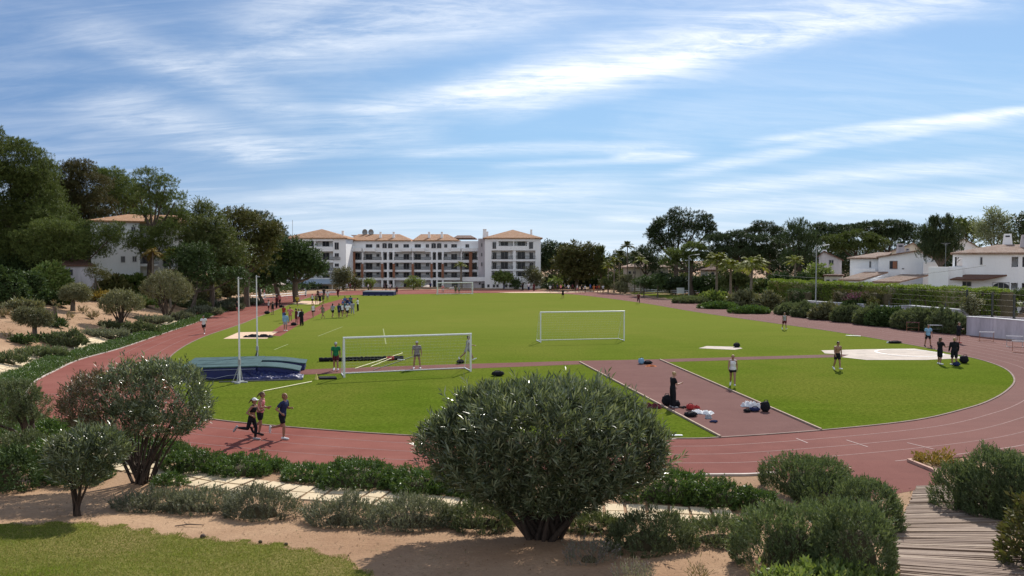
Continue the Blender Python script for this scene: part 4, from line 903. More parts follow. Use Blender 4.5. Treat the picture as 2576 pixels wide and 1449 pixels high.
tree(480, 100, [(470, 690, 45, 32), (530, 700, 45, 28), (590, 700, 45, 26), (450, 655, 35, 35), (500, 650, 40, 35)], 'broad', L_FIG, 'low dark leafy tree at the foot of the leafy row', .25, bark=BARK2, name='shade_tree', group=GP)
tree(515, 112, [(510, 525, 28, 16), (530, 545, 35, 22), (490, 560, 36, 24)], 'airy', L_BROAD, 'thin-topped tree rising behind the rounded leafy tree', .25, bark=BARK2, name='leafy_tree', group=GL_)
tree(530, 106, [(500, 590, 55, 40), (550, 600, 55, 45), (480, 640, 40, 45), (535, 660, 70, 45), (590, 650, 50, 45)], 'broad', L_BROAD, 'wide dark green leafy tree right of the white balcony house', .35, bark=BARK2, name='leafy_tree', group=GL_)
tree(620, 118, [(600, 560, 60, 32), (650, 585, 55, 35), (580, 610, 55, 40), (640, 640, 65, 45), (690, 590, 35, 28)], 'broad', L_RUST, 'big rounded tree with bronze tinted leaves', .4, bark=BARK2, name='leafy_tree', group=GL_)
tree(700, 140, [(690, 580, 32, 25), (650, 555, 40, 24), (705, 600, 22, 30), (620, 550, 35, 20)], 'pine', L_DARK, 'dark pine top behind the bronze tree', .35, name='pine_tree', group=GL_)
tree(745, 132, [(700, 630, 50, 28), (745, 640, 55, 32), (780, 660, 42, 30), (700, 670, 50, 30), (745, 680, 60, 26), (805, 680, 26, 18)], 'broad', L_FIG, 'round dark fig-like tree hiding the left end of the apartment block', .5, dens=1.3, bark=BARK2, name='leafy_tree', group=GL_)
tree(660, 128, [(640, 690, 60, 26), (600, 700, 40, 22), (690, 700, 40, 20)], 'broad', L_FIG, 'low dark tree in the shade beside the white rails', .25, bark=BARK2, name='leafy_tree', group=GL_)
tree(620, 124, [(618, 712, 14, 9)], 'broad', L_OLIVE, 'little clipped ball tree between the vault uprights', .12, bark=BARK2, name='leafy_tree', group=GL_)
# right-hand side
GR = 'trees behind the far right corner of the track'
tree(1390, 205, [(1385, 635, 32, 26), (1375, 665, 26, 30), (1420, 640, 22, 24)], 'broad', L_DARK, 'dark tree touching the right end of the apartment block', .4, bark=BARK2, name='leafy_tree', group=GR)
tree(1452, 188, [(1440, 645, 38, 30), (1475, 640, 32, 26), (1420, 670, 34, 30), (1485, 675, 30, 30), (1455, 690, 48, 26)], 'broad', L_RUST, 'big round bronze-green tree right of the apartment block', .45, bark=BARK2, name='leafy_tree', group=GR)
tree(1512, 186, [(1510, 640, 8, 16), (1508, 665, 12, 18), (1515, 690, 12, 14)], 'spire', L_BROAD, 'narrow upright tree right of the big bronze-green one', .2, name='leafy_tree', group=GR)
tree(1700, 165, [(1712, 552, 42, 26), (1760, 560, 34, 26), (1680, 575, 40, 30), (1740, 590, 55, 30), (1655, 575, 20, 20), (1640, 590, 18, 14), (1690, 610, 45, 26), (1785, 580, 16, 24), (1660, 620, 35, 26)], 'pine', L_DARK, 'tallest dark pine on the right with an uneven top', .5, dens=1.0, name='pine_tree', group=GR)
tree(1625, 172, [(1625, 640, 30, 22), (1605, 655, 26, 22), (1640, 670, 30, 20)], 'pine', L_DARK, 'dark pine left of the tallest one', .35, name='pine_tree', group=GR)
GU = 'umbrella pines on the right'
tree(1742, 150, [(1700, 645, 42, 16), (1745, 630, 48, 16), (1680, 665, 28, 14), (1740, 655, 60, 18), (1795, 650, 35, 16)], 'umbrella', L_PINE, 'umbrella pine with bright flat top in front of the tallest pine', .45, dens=1.2, name='umbrella_pine', group=GU)
tree(1850, 148, [(1800, 612, 48, 20), (1855, 605, 52, 20), (1910, 615, 50, 22), (1955, 630, 35, 20), (1850, 640, 85, 24), (1920, 655, 60, 22)], 'umbrella', L_DARK, 'broad umbrella pine behind the group of three palms', .45, dens=1.2, name='umbrella_pine', group=GU)
tree(1935, 165, [(1922, 575, 34, 18), (1895, 588, 26, 16), (1955, 590, 28, 16), (1965, 610, 30, 18)], 'pine', L_DARK, 'pine top rising above the broad umbrella pine', .4, name='pine_tree', group=GU)
tree(2010, 140, [(2010, 580, 36, 20), (1995, 610, 42, 30), (2030, 620, 40, 32), (2010, 655, 48, 28)], 'spire', L_DARK, 'dark layered cypress-like tree left of the white villas', .4, dens=1.2, name='cypress_tree', group=GU)
tree(2085, 156, [(2060, 590, 45, 24), (2110, 592, 45, 24), (2075, 615, 60, 24)], 'umbrella', L_DARK, 'umbrella pine behind the dark cypress-like tree', .4, dens=1.2, name='umbrella_pine', group=GU)
tree(2150, 146, [(2110, 612, 48, 18), (2160, 602, 50, 18), (2200, 615, 40, 18), (2150, 628, 75, 18)], 'umbrella', L_PINE, 'umbrella pine right behind the chimney of the nearer white villa', .4, dens=1.2, name='umbrella_pine', group=GU)
tree(2240, 162, [(2200, 578, 50, 18), (2250, 575, 45, 18), (2290, 590, 38, 22), (2240, 605, 75, 26), (2150, 585, 40, 20)], 'umbrella', L_DARK, 'long flat umbrella pine on the skyline between the villas', .4, dens=1.2, name='umbrella_pine', group=GU)
tree(2365, 104, [(2365, 575, 34, 22), (2335, 600, 32, 26), (2395, 600, 30, 26), (2365, 625, 52, 30), (2345, 640, 36, 22), (2390, 640, 34, 22), (2350, 563, 8, 16), (2385, 562, 8, 14)], 'spire', L_DARK, 'dark round-headed tree rising between the two white villas', .28, base_py=None, dens=2.6, bark=BARK2, name='garden_tree', group=GU)
tree(2440, 138, [(2420, 572, 38, 18), (2455, 585, 40, 22)], 'broad', L_PINE, 'green tree behind the dark round-headed one', .3, bark=BARK2, name='garden_tree', group=GU)
tree(2498, 124, [(2500, 550, 26, 20), (2475, 575, 26, 18), (2525, 570, 26, 20), (2490, 600, 40, 18), (2535, 600, 24, 18)], 'airy', L_EUC, 'pale feathery eucalyptus above the right-hand villa', .2, dens=.7, bark=BARK2, name='eucalyptus_tree', group=GU)
tree(2585, 120, [(2580, 565, 30, 24), (2600, 590, 45, 30)], 'broad', L_DARK, 'dark tree at the right edge of the skyline', .3, bark=BARK2, name='garden_tree', group=GU)
for i, (cx_, yy, rx_, ry_, Y, lf, lab) in enumerate([(1575, 705, 22, 12, 168, L_OLIVE, 'grey-green bush under the far thin palms'), (1620, 712, 26, 12, 150, L_FIG, 'dark bush left of the small house behind the pines'), (1655, 708, 20, 14, 146, L_FIG, 'dark bush in front of the low house wall'),
        (1560, 725, 22, 8, 166, L_OLIVE, 'pale bush at the track side near the crowd'), (1530, 715, 22, 12, 172, L_BROAD, 'bush behind the crowd on the far straight'), (1400, 712, 18, 14, 190, L_LIGHT, 'pale green bush behind the crowd'), (1380, 722, 14, 8, 188, L_DARK, 'low dark bush right of the goal-side trees'),
        (1300, 716, 17, 12, 191, L_FIG, 'round dark clipped bush against the white base of the apartment block'), (892, 712, 17, 14, 184, L_RUST, 'round reddish bush at the left foot of the apartment block'), (1040, 712, 24, 14, 188, L_LIGHT, 'yellow-green bush in front of the middle balconies'), (928, 714, 16, 9, 186, L_LIGHT, 'small light bush right of the reddish one')]):
    b = at_depth(cx_, Y); root = empty('garden_bush', b, lab, 'bush', 'bushes along the far side of the track'); r = np.random.default_rng(900 + i)
    z = W(cx_, yy, Y).z; s = Y / F; L = [(0, 0, max(z - b.z, ry_ * s * .9), rx_ * s, rx_ * s, ry_ * s)]
    V, _ = crown_verts(L, 'broad', r, 1.2, 1.6); link('foliage', quads_mesh('foliage', V), lf, root)
    mb = MB(); mb.tube([(0, 0, -.1), (0, 0, L[0][2])], [.15, .06], 6); mb.build('stem', BARK2, root)
tree(862, 186, [(855, 700, 14, 14), (872, 695, 14, 12), (862, 712, 16, 8)], 'airy', L_OLIVE, 'small olive tree at the corner of the canteen roof', .15, dens=1.2, bark=BARK2, name='olive_tree')
tree(1266, 190, [(1258, 700, 14, 10), (1275, 703, 12, 9)], 'broad', L_LIGHT, 'young light green tree before the white base wall', .12, bark=BARK2, name='young_tree')
tree(1342, 190, [(1338, 695, 13, 14), (1350, 705, 12, 12)], 'airy', L_OLIVE, 'young grey-green tree at the right end of the white base wall', .14, bark=BARK2, name='young_tree')

# ---- palms
def palm_mesh(r, n=22, L=2.2, droop=1.0, lw=.07, leaf=.55):
    V = []
    for i in range(n):
        az = i * 2.4 + r.uniform(-.2, .2); el = r.uniform(.0, 1.25) * (1 if i % 4 else .4); Lf = L * r.uniform(.8, 1.1)
        t = np.linspace(.12, 1, 22); hx = np.cos(el) * Lf * t; hz = np.sin(el) * Lf * t - droop * Lf * .62 * t ** 2.2
        c = np.stack([hx * math.cos(az), hx * math.sin(az), hz], 1); tan = unit(np.gradient(c, axis=0)); side = unit(np.cross(tan, np.array([0, 0, 1.0])))
        for sg in (-1, 1):
            d = unit(side * sg * .8 + tan * .6 + np.array([0, 0, -.35]) + r.normal(0, .12, c.shape)); ll = leaf * np.sin(np.clip(t, .15, .97) * math.pi) ** .6
            tip = c + d * ll[:, None]; w = tan * lw; V.append(np.stack([c - w, c + d * ll[:, None] * .5 + w, tip, c + d * ll[:, None] * .5 - w], 1).reshape(-1, 3))
    return np.concatenate(V)
def palm(px_, Y, top_py, label, L=2.2, tr=.16, mat=L_PALM, n=22, droop=1.0, lw=.07, leaf=.55, group='palms', lean=0.0):
    b = at_depth(px_, Y); root = empty('palm_tree', b, label, 'palm', group); r = np.random.default_rng(int(px_ * 3 + top_py))
    H = W(px_, top_py, Y).z - b.z; mb = MB(); mb.tube([(0, 0, -.2), (lean * .4, 0, H * .5), (lean, 0, H)], [tr * 1.3, tr, tr * .8], 8); mb.build('trunk', BARKP, root)
    me = quads_mesh('crown', palm_mesh(r, n, L, droop, lw, leaf)); o = link('crown', me, mat, root); o.location = (lean, 0, H); return root
palm(1803, 130, 655, 'tallest of the three yellow-green palms by the right straight', 3.0, .2, n=34, leaf=.85, lw=.09, droop=.85, group='feathery palms by the right straight')
palm(1838, 127, 668, 'middle one of the three yellow-green palms by the right straight', 2.8, .2, n=32, leaf=.85, lw=.09, droop=.85, group='feathery palms by the right straight')
palm(1888, 120, 664, 'rightmost and fullest of the three yellow-green palms by the right straight', 3.1, .2, n=36, leaf=.9, lw=.09, droop=.85, group='feathery palms by the right straight', lean=.3)
palm(2000, 119, 655, 'palm in front of the dark cypress-like tree', 1.8, droop=.7, group='feathery palms by the right straight')
for p_, y_, Y_, l_ in [(1578, 618, 172, 'tallest thin far palm against the sky'), (1558, 640, 176, 'thin far palm just left of the tallest'), (1545, 655, 170, 'bushy yellow palm low at the far right corner'), (1597, 640, 168, 'thin far palm just right of the tallest'), (1530, 668, 174, 'lowest far palm beside the narrow upright tree'), (1612, 655, 165, 'far palm in front of the dark pine')]:
    palm(p_, Y_, y_, l_, 2.0, .13, L_PALM if y_ > 645 else L_BROAD, 20, .8, .1, .6, 'thin palms at the far corner')
palm(1160, 196, 666, 'single palm with pale head before the apartment block', 2.0, .28, L_PALM, 18, .6, .1, .6, 'lone palm')
palm(428, 100, 640, 'yellow palm left of the other beside the white house', 1.7, .13, L_PALM, 20, .9, group='yellow palms before the white balcony house')
palm(385, 99, 634, 'browner palm before the balconies of the white house', 1.7, .15, L_YELL, 20, 1.0, group='yellow palms before the white balcony house')
palm(2545, 82, 768, 'spiky garden plant behind the mesh fence on the right', 1.2, .08, L_LIGHT, 20, .5, group='garden plants behind the mesh fence')
palm(2490, 83, 760, 'spiky low plant beside the villa corner behind the mesh fence', 1.2, .08, L_BROAD, 18, .5, group='garden plants behind the mesh fence')

# ---- clipped hedges and shrubs along the right straight
def hedge(pts, w, z0, z1, mat, label, n, name='hedge', lsz=.14, group=None, top=None, seed=4):
    """a clipped hedge: leaves on the faces of a long block that follows the ground line"""
    r = np.random.default_rng(seed); P = np.array(pts, float); seg = np.linalg.norm(np.diff(P, axis=0), axis=1); cum = np.concatenate([[0], np.cumsum(seg)])
    base = Vector((P[0][0], P[0][1], 0)); m = MB(); m.sm = []
    s = r.uniform(0, cum[-1], n); i = np.clip(np.searchsorted(cum, s) - 1, 0, len(seg) - 1); t = (s - cum[i]) / seg[i]
    c = P[i] + (P[i + 1] - P[i]) * t[:, None]; d = unit(P[i + 1] - P[i]); nn = np.stack([-d[:, 1], d[:, 0]], 1)
    gz = hgt(c[:, 0], c[:, 1]) * 0 + z0; wob = .12 * np.sin(s * 1.3) + .08 * np.sin(s * 3.7)
    face = r.uniform(0, 1, n); istop = face < w / (w + 2 * (z1 - z0)); sgn = np.where(r.uniform(0, 1, n) < .5, -1, 1)
    off = np.where(istop, r.uniform(-w / 2, w / 2, n), sgn * (w / 2 + wob * .5)); zz = np.where(istop, z1 + wob, r.uniform(z0, z1, n))
    Q = np.stack([c[:, 0] + nn[:, 0] * off, c[:, 1] + nn[:, 1] * off, zz], 1)
    A = unit(np.stack([np.where(istop, 0, nn[:, 0] * sgn), np.where(istop, 0, nn[:, 1] * sgn), np.where(istop, 1.3, .55)], 1) + r.normal(0, .4, (n, 3)))
    V = sprig_arrays(Q - A * .15, A, .26, 6, lsz, lsz * .5, .5, 1.2, r)
    bm = MB()
    for k in range(len(P) - 1):
        a, b_ = P[k], P[k + 1]; dd = (b_ - a) / np.linalg.norm(b_ - a); q = np.array([-dd[1], dd[0]]) * (w / 2 - .12); vs = [(*(a - q), z0 - .3), (*(b_ - q), z0 - .3), (*(b_ + q), z0 - .3), (*(a + q), z0 - .3), (*(a - q), z1 - .14), (*(b_ - q), z1 - .14), (*(b_ + q), z1 - .14), (*(a + q), z1 - .14)]
        bm.add(vs, [(4, 5, 6, 7), (0, 1, 5, 4), (1, 2, 6, 5), (2, 3, 7, 6), (3, 0, 4, 7)])
    me = quads_mesh(name, V, (np.array(bm.v), np.array(bm.f))); me.materials.append(mat); me.materials.append(TWIG)
    o = link(name, me); tag(o, label, 'hedge', group); return o
def Dp(px_, d):  # depth of a point d metres outside the right kerb, seen in column px_
    return (61.6 + 1.03 * d) / ((px_ - CX) / F + .245)
def gd(d, *pxs): return [((p - CX) / F * Dp(p, d), Dp(p, d)) for p in pxs]
def gl(pts):  # ground line from (px, depth)
    return [((p - CX) / F * Y, Y) for p, Y in pts]
hedge(gd(7.5, 1945, 2180, 2350, 2535), 1.8, .6, W(2300, 722, Dp(2300, 7)).z, L_HTOP, 'long clipped hedge with sunlit bright green top in front of the white villas', 15000, lsz=.16)
for a in [(1765, 1835, 738, 762, 'light', 'round shrub at the foot of the tallest of three palms'), (1838, 1905, 737, 773, 'olive', 'round pale shrub between the palms and the track'), (1905, 1968, 742, 780, 'olive', 'round pale shrub at the start of the long shrub row'),
          (1700, 1770, 748, 764, 'rose', 'low dark shrub in the shade of the umbrella pine'), (1775, 1850, 762, 778, 'cover', 'low fringe plant along the right kerb, left one'), (1850, 1930, 772, 790, 'cover', 'low fringe plant along the right kerb, right one')]:
    shrub(*a[:5], a[5], .8, 'track_shrub', 'round shrubs beside the right straight')
rowlabs = ['first', 'second', 'third', 'fourth', 'fifth', 'sixth', 'seventh', 'eighth', 'ninth', 'tenth']
row = [(1955, 2020, 765, 793, 'rose'), (2000, 2075, 764, 800, 'rose'), (2055, 2125, 768, 806, 'olive'), (2105, 2175, 770, 812, 'rose'), (2150, 2230, 774, 818, 'rose'), (2200, 2275, 776, 823, 'dark'), (2250, 2330, 778, 830, 'rose'), (2300, 2375, 780, 835, 'rose'), (2345, 2432, 785, 840, 'rose'), (2130, 2200, 752, 800, 'dark')]
for i, a in enumerate(row):
    shrub(*a, f'{rowlabs[i]} shrub of the long row along the right straight, counted from its far end' if i < 9 else 'tallest pointed shrub in the row along the right straight', .9, 'track_shrub', 'long row of shrubs along the right straight', dens=1.6)
hedge(gd(4.6, 1990, 2035), 1.2, .5, W(2010, 732, Dp(2010, 4.6)).z, L_FIG, 'square dark clipped bush beside the lamp post', 900, 'clipped_bush', .16, seed=8)
hedge(gd(5, 2105, 2160), 1.3, .5, W(2130, 733, Dp(2130, 5)).z, L_RUST, 'square reddish clipped bush under the long hedge', 900, 'clipped_bush', .16, seed=9)
hedge(gd(5, 2180, 2235), 1.3, .5, W(2200, 735, Dp(2200, 5)).z, L_RUST, 'bronze clipped bush beside the magenta bougainvillea', 900, 'clipped_bush', .16, seed=10)
b = at_depth(2150, Dp(2150, 4.0)); root = empty('bougainvillea', b, 'magenta bougainvillea climbing over the white wall', 'climber'); r = np.random.default_rng(77)
V, _ = crown_verts(px_lobes(b, b.y, [(2150, 752, 18, 8), (2180, 746, 14, 6)]), 'airy', r, 1.3, .9); link('foliage', quads_mesh('foliage', V), L_BOUG, root)
mb = MB(); mb.tube([(0, 0, 0), (.2, 0, 1.2), (.1, 0, 2)], .06, 6); mb.build('stem', BARK2, root)
tree(2445, Dp(2445, 4.0), [(2445, 765, 26, 18), (2440, 785, 20, 14)], 'broad', L_OLIVE, 'bushy tree against the post at the end of the low white wall', .1, bark=BARK2, name='garden_tree')
tree(2200, Dp(2200, 3.2), [(2195, 770, 14, 16), (2190, 790, 10, 10)], 'broad', L_RUST, 'small rusty tree standing against the low white wall', .1, bark=BARK2, name='garden_tree')
for i, (p_, y_, r1, r2, Y_, lf, lab) in enumerate([(2060, 690, 34, 20, 124, L_LIGHT, 'light garden tree left of the nearer villa'), (2020, 705, 22, 12, 118, L_FIG, 'dark garden tree behind the lamp post'), (1960, 705, 30, 16, 132, L_FIG, 'dark garden tree right of the three palms'), (1930, 722, 40, 9, 134, L_BROAD, 'low garden tree on the grassy slope behind the palms'), (1790, 715, 50, 14, 150, L_FIG, 'dark garden tree under the umbrella pine canopy'), (1850, 705, 40, 14, 142, L_BROAD, 'leafy garden tree seen between the palm trunks'),
                                                  (1700, 715, 50, 12, 158, L_DARK, 'dark undergrowth tree below the umbrella pines'), (2520, 785, 30, 14, 80, L_FIG, 'dark garden plant mass behind the mesh fence'), (2570, 745, 20, 14, 88, L_LIGHT, 'light leafy tree at the right edge by the villa')]):
    tree(p_, Y_, [(p_, y_, r1, r2), (p_ - r1 * .5, y_ + r2 * .4, r1 * .6, r2 * .8), (p_ + r1 * .5, y_ + r2 * .3, r1 * .6, r2 * .8)], 'broad', lf, lab, .12, bark=BARK2, name='garden_tree', group='garden trees on the right', dens=1.1)
gaps = [(1365, 712, 1400, 198), (1400, 706, 1440, 196), (1440, 704, 1490, 194), (1490, 706, 1540, 192), (1540, 704, 1590, 190), (1590, 702, 1640, 186), (1640, 706, 1690, 176), (1690, 712, 1760, 168), (1750, 715, 1830, 156)]
for i, (a, yy, c_, Y) in enumerate(gaps):
    tree((a + c_) / 2, Y, [((a + c_) / 2, yy, (c_ - a) * .75, 13), (a, yy + 8, (c_ - a) * .6, 9), (c_, yy + 6, (c_ - a) * .6, 10)], 'broad', [L_FIG, L_BROAD, L_DARK][i % 3], 'garden tree closing the gap %s' % ['nearest the apartment block, left of the bronze-green tree', 'directly under the bronze-green tree', 'right of the bronze-green trunk', 'below the narrow upright tree', 'between the thin far palms', 'left of the low cream house', 'before the low cream house', 'behind the white board', 'behind the lamp post by the pines'][i], .15, bark=BARK2, name='garden_tree', group='garden trees behind the far right corner', dens=.8)
# far background wood closing the horizon
def far_wood():
    r = np.random.default_rng(5); L = []
    for x in np.arange(-330, 420, 9.0):
        y = 262 + 18 * math.sin(x * .05) + r.uniform(-8, 8); h = r.uniform(4.5, 7.5) * (1 if -75 < x < 70 else 1.25)
        L.append((x, y, h * .75, r.uniform(6, 9), 5, h * .65))
    for x in np.arange(-420, -62, 10.0): L.append((x, 150 + r.uniform(-10, 30), 8, 8, 6, 6.5))
    for x in np.arange(85, 420, 10.0): L.append((x, 165 + r.uniform(-10, 20), 6, 8, 6, 5.5))
    V, _ = crown_verts(L, 'broad', r, .8, 3.0); o = link('far_wood', quads_mesh('far_wood', V), L_DARK); tag(o, 'distant dark wood closing the horizon behind the buildings', 'wood', kind='stuff')
far_wood()

def rough_ground(name, boxes, mat, lab, hmax, seed):
    r = np.random.default_rng(seed); P = []
    for poly, m in boxes:
        poly = np.array(poly, float); lo, hi = poly.min(0), poly.max(0); x = r.uniform(lo[0], hi[0], m); y = r.uniform(lo[1], hi[1], m); k = inside(x, y, poly) & ~inside(x, y, OUTER); x, y = x[k], y[k]
        hh = hmax * np.clip(.5 + .5 * np.sin(x * .35 + 1.7 * np.sin(y * .21)) * np.sin(y * .33 + x * .1), .06, 1); P.append(np.stack([x, y, hgt(x, y) + hh * r.uniform(.15, 1, len(x))], 1))
    P = np.concatenate(P); A = unit(r.normal(0, .6, P.shape) + np.array([0, 0, .7])); o = link(name, quads_mesh(name, sprig_arrays(P, A, .9, 7, .6, .28, .6, 1.3, r)), mat); tag(o, lab, 'undergrowth', kind='stuff')
rough_ground('undergrowth', [([(gd(12, 1620)[0]), (gd(12, 1800)[0]), (gd(12, 2000)[0]), (95, 130), (110, 230), (20, 230), (16, 205)], 9000), ([(-75, 212), (70, 206), (110, 250), (-120, 250)], 5000), ([(-52, 150), (-46, 190), (-80, 210), (-90, 160)], 3500)], L_FIG, 'dark tangled undergrowth between the pine trunks beyond the right straight', 2.2, 44)
# ================================================================== BUILDINGS
def bld(name, label, cat='building', at=(0, 0, 0), group=None): return empty(name, at, label, cat, group)
def c2(x, y): return (700 + x / 4.2933, 620 + y / 4.2933)      # survey sheets of the facade
def c3(x, y): return (1200 + x / 4.2933, 620 + y / 4.2933)
K3 = 2576 / 3000
def XZ(p, Y):
    w = W(p[0] * K3, p[1] * K3, Y); return w.x, w.z
def part_box(name, root, mat, x0, x1, y0, y1, z0, z1):
    m = MB(); m.box(x0, x1, y0, y1, z0, z1); return m.build(name, mat, root)
def window(root, x0, x1, z0, z1, Y, arched=False, mull=1):
    """frame proud of the wall, pane behind it"""
    m = MB(); t = .07; d = .05
    m.box(x0 - t, x1 + t, Y - d, Y + .02, z0 - t, z0); m.box(x0 - t, x1 + t, Y - d, Y + .02, z1, z1 + t); m.box(x0 - t, x0, Y - d, Y + .02, z0, z1); m.box(x1, x1 + t, Y - d, Y + .02, z0, z1)
    for k in range(mull):
        xm = x0 + (x1 - x0) * (k + 1) / (mull + 1); m.box(xm - .035, xm + .035, Y - d, Y + .02, z0, z1)
    f = m.build('window', FRAMEM, root)
    g = MB()
    if arched:
        n = 10; r_ = (x1 - x0) / 2; xc = (x0 + x1) / 2; pts = [(x0, z0), (x1, z0)] + [(xc + r_ * math.cos(a), z1 - r_ * .5 + r_ * .5 * math.sin(a)) for a in np.linspace(0, math.pi, n)]
        vs = [(x, Y - .015, z) for x, z in pts]; g.add(vs, [tuple(range(len(vs)))])
    else: g.box(x0, x1, Y - .02, Y + .01, z0, z1)
    g.build('pane', GLASS, f); return f
def railing(root, x0, x1, z0, z1, Y):
    m = MB(); m.box(x0, x1, Y - .03, Y + .03, z1 - .06, z1); m.box(x0, x1, Y - .02, Y + .02, z0, z0 + .06)
    n = max(2, int((x1 - x0) / .17))
    for k in range(n + 1):
        x = x0 + (x1 - x0) * k / n; m.box(x - .03, x + .03, Y - .015, Y + .015, z0 + .06, z1 - .06)
    return m.build('railing', RAIL, root)
def hip(x0, x1, y0, y1, z0, z1, name, mat, root, ridge=None, over=.5):
    x0 -= over; x1 += over; y0 -= over; y1 += over; m = MB()
    if ridge is None: xc, yc = (x0 + x1) / 2, (y0 + y1) / 2; r0, r1 = (xc - .01, yc, z1), (xc + .01, yc, z1)
    else: yc = (y0 + y1) / 2; r0, r1 = (ridge[0], yc, z1), (ridge[1], yc, z1)
    vs = [(x0, y0, z0), (x1, y0, z0), (x1, y1, z0), (x0, y1, z0), r0, r1, (x0, y0, z0 - .22), (x1, y0, z0 - .22), (x1, y1, z0 - .22), (x0, y1, z0 - .22)]
    m.add(vs, [(0, 1, 5, 4), (1, 2, 5), (2, 3, 4, 5), (3, 0, 4), (0, 6, 7, 1), (1, 7, 8, 2), (2, 8, 9, 3), (3, 9, 6, 0), (6, 9, 8, 7)])
    return m.build(name, mat, root)
def pot(root, x, y, z, h, w, mat=WHITE):
    m = MB(); m.add([(x - w, y - w, z), (x + w, y - w, z), (x + w, y + w, z), (x - w, y + w, z), (x - w * .7, y - w * .7, z + h), (x + w * .7, y - w * .7, z + h), (x + w * .7, y + w * .7, z + h), (x - w * .7, y + w * .7, z + h)],
         [(0, 1, 5, 4), (1, 2, 6, 5), (2, 3, 7, 6), (3, 0, 4, 7), (4, 5, 6, 7)]); m.box(x - w * .8, x + w * .8, y - w * .8, y + w * .8, z + h * .98, z + h * 1.06)
    return m.build('chimney', mat, root)

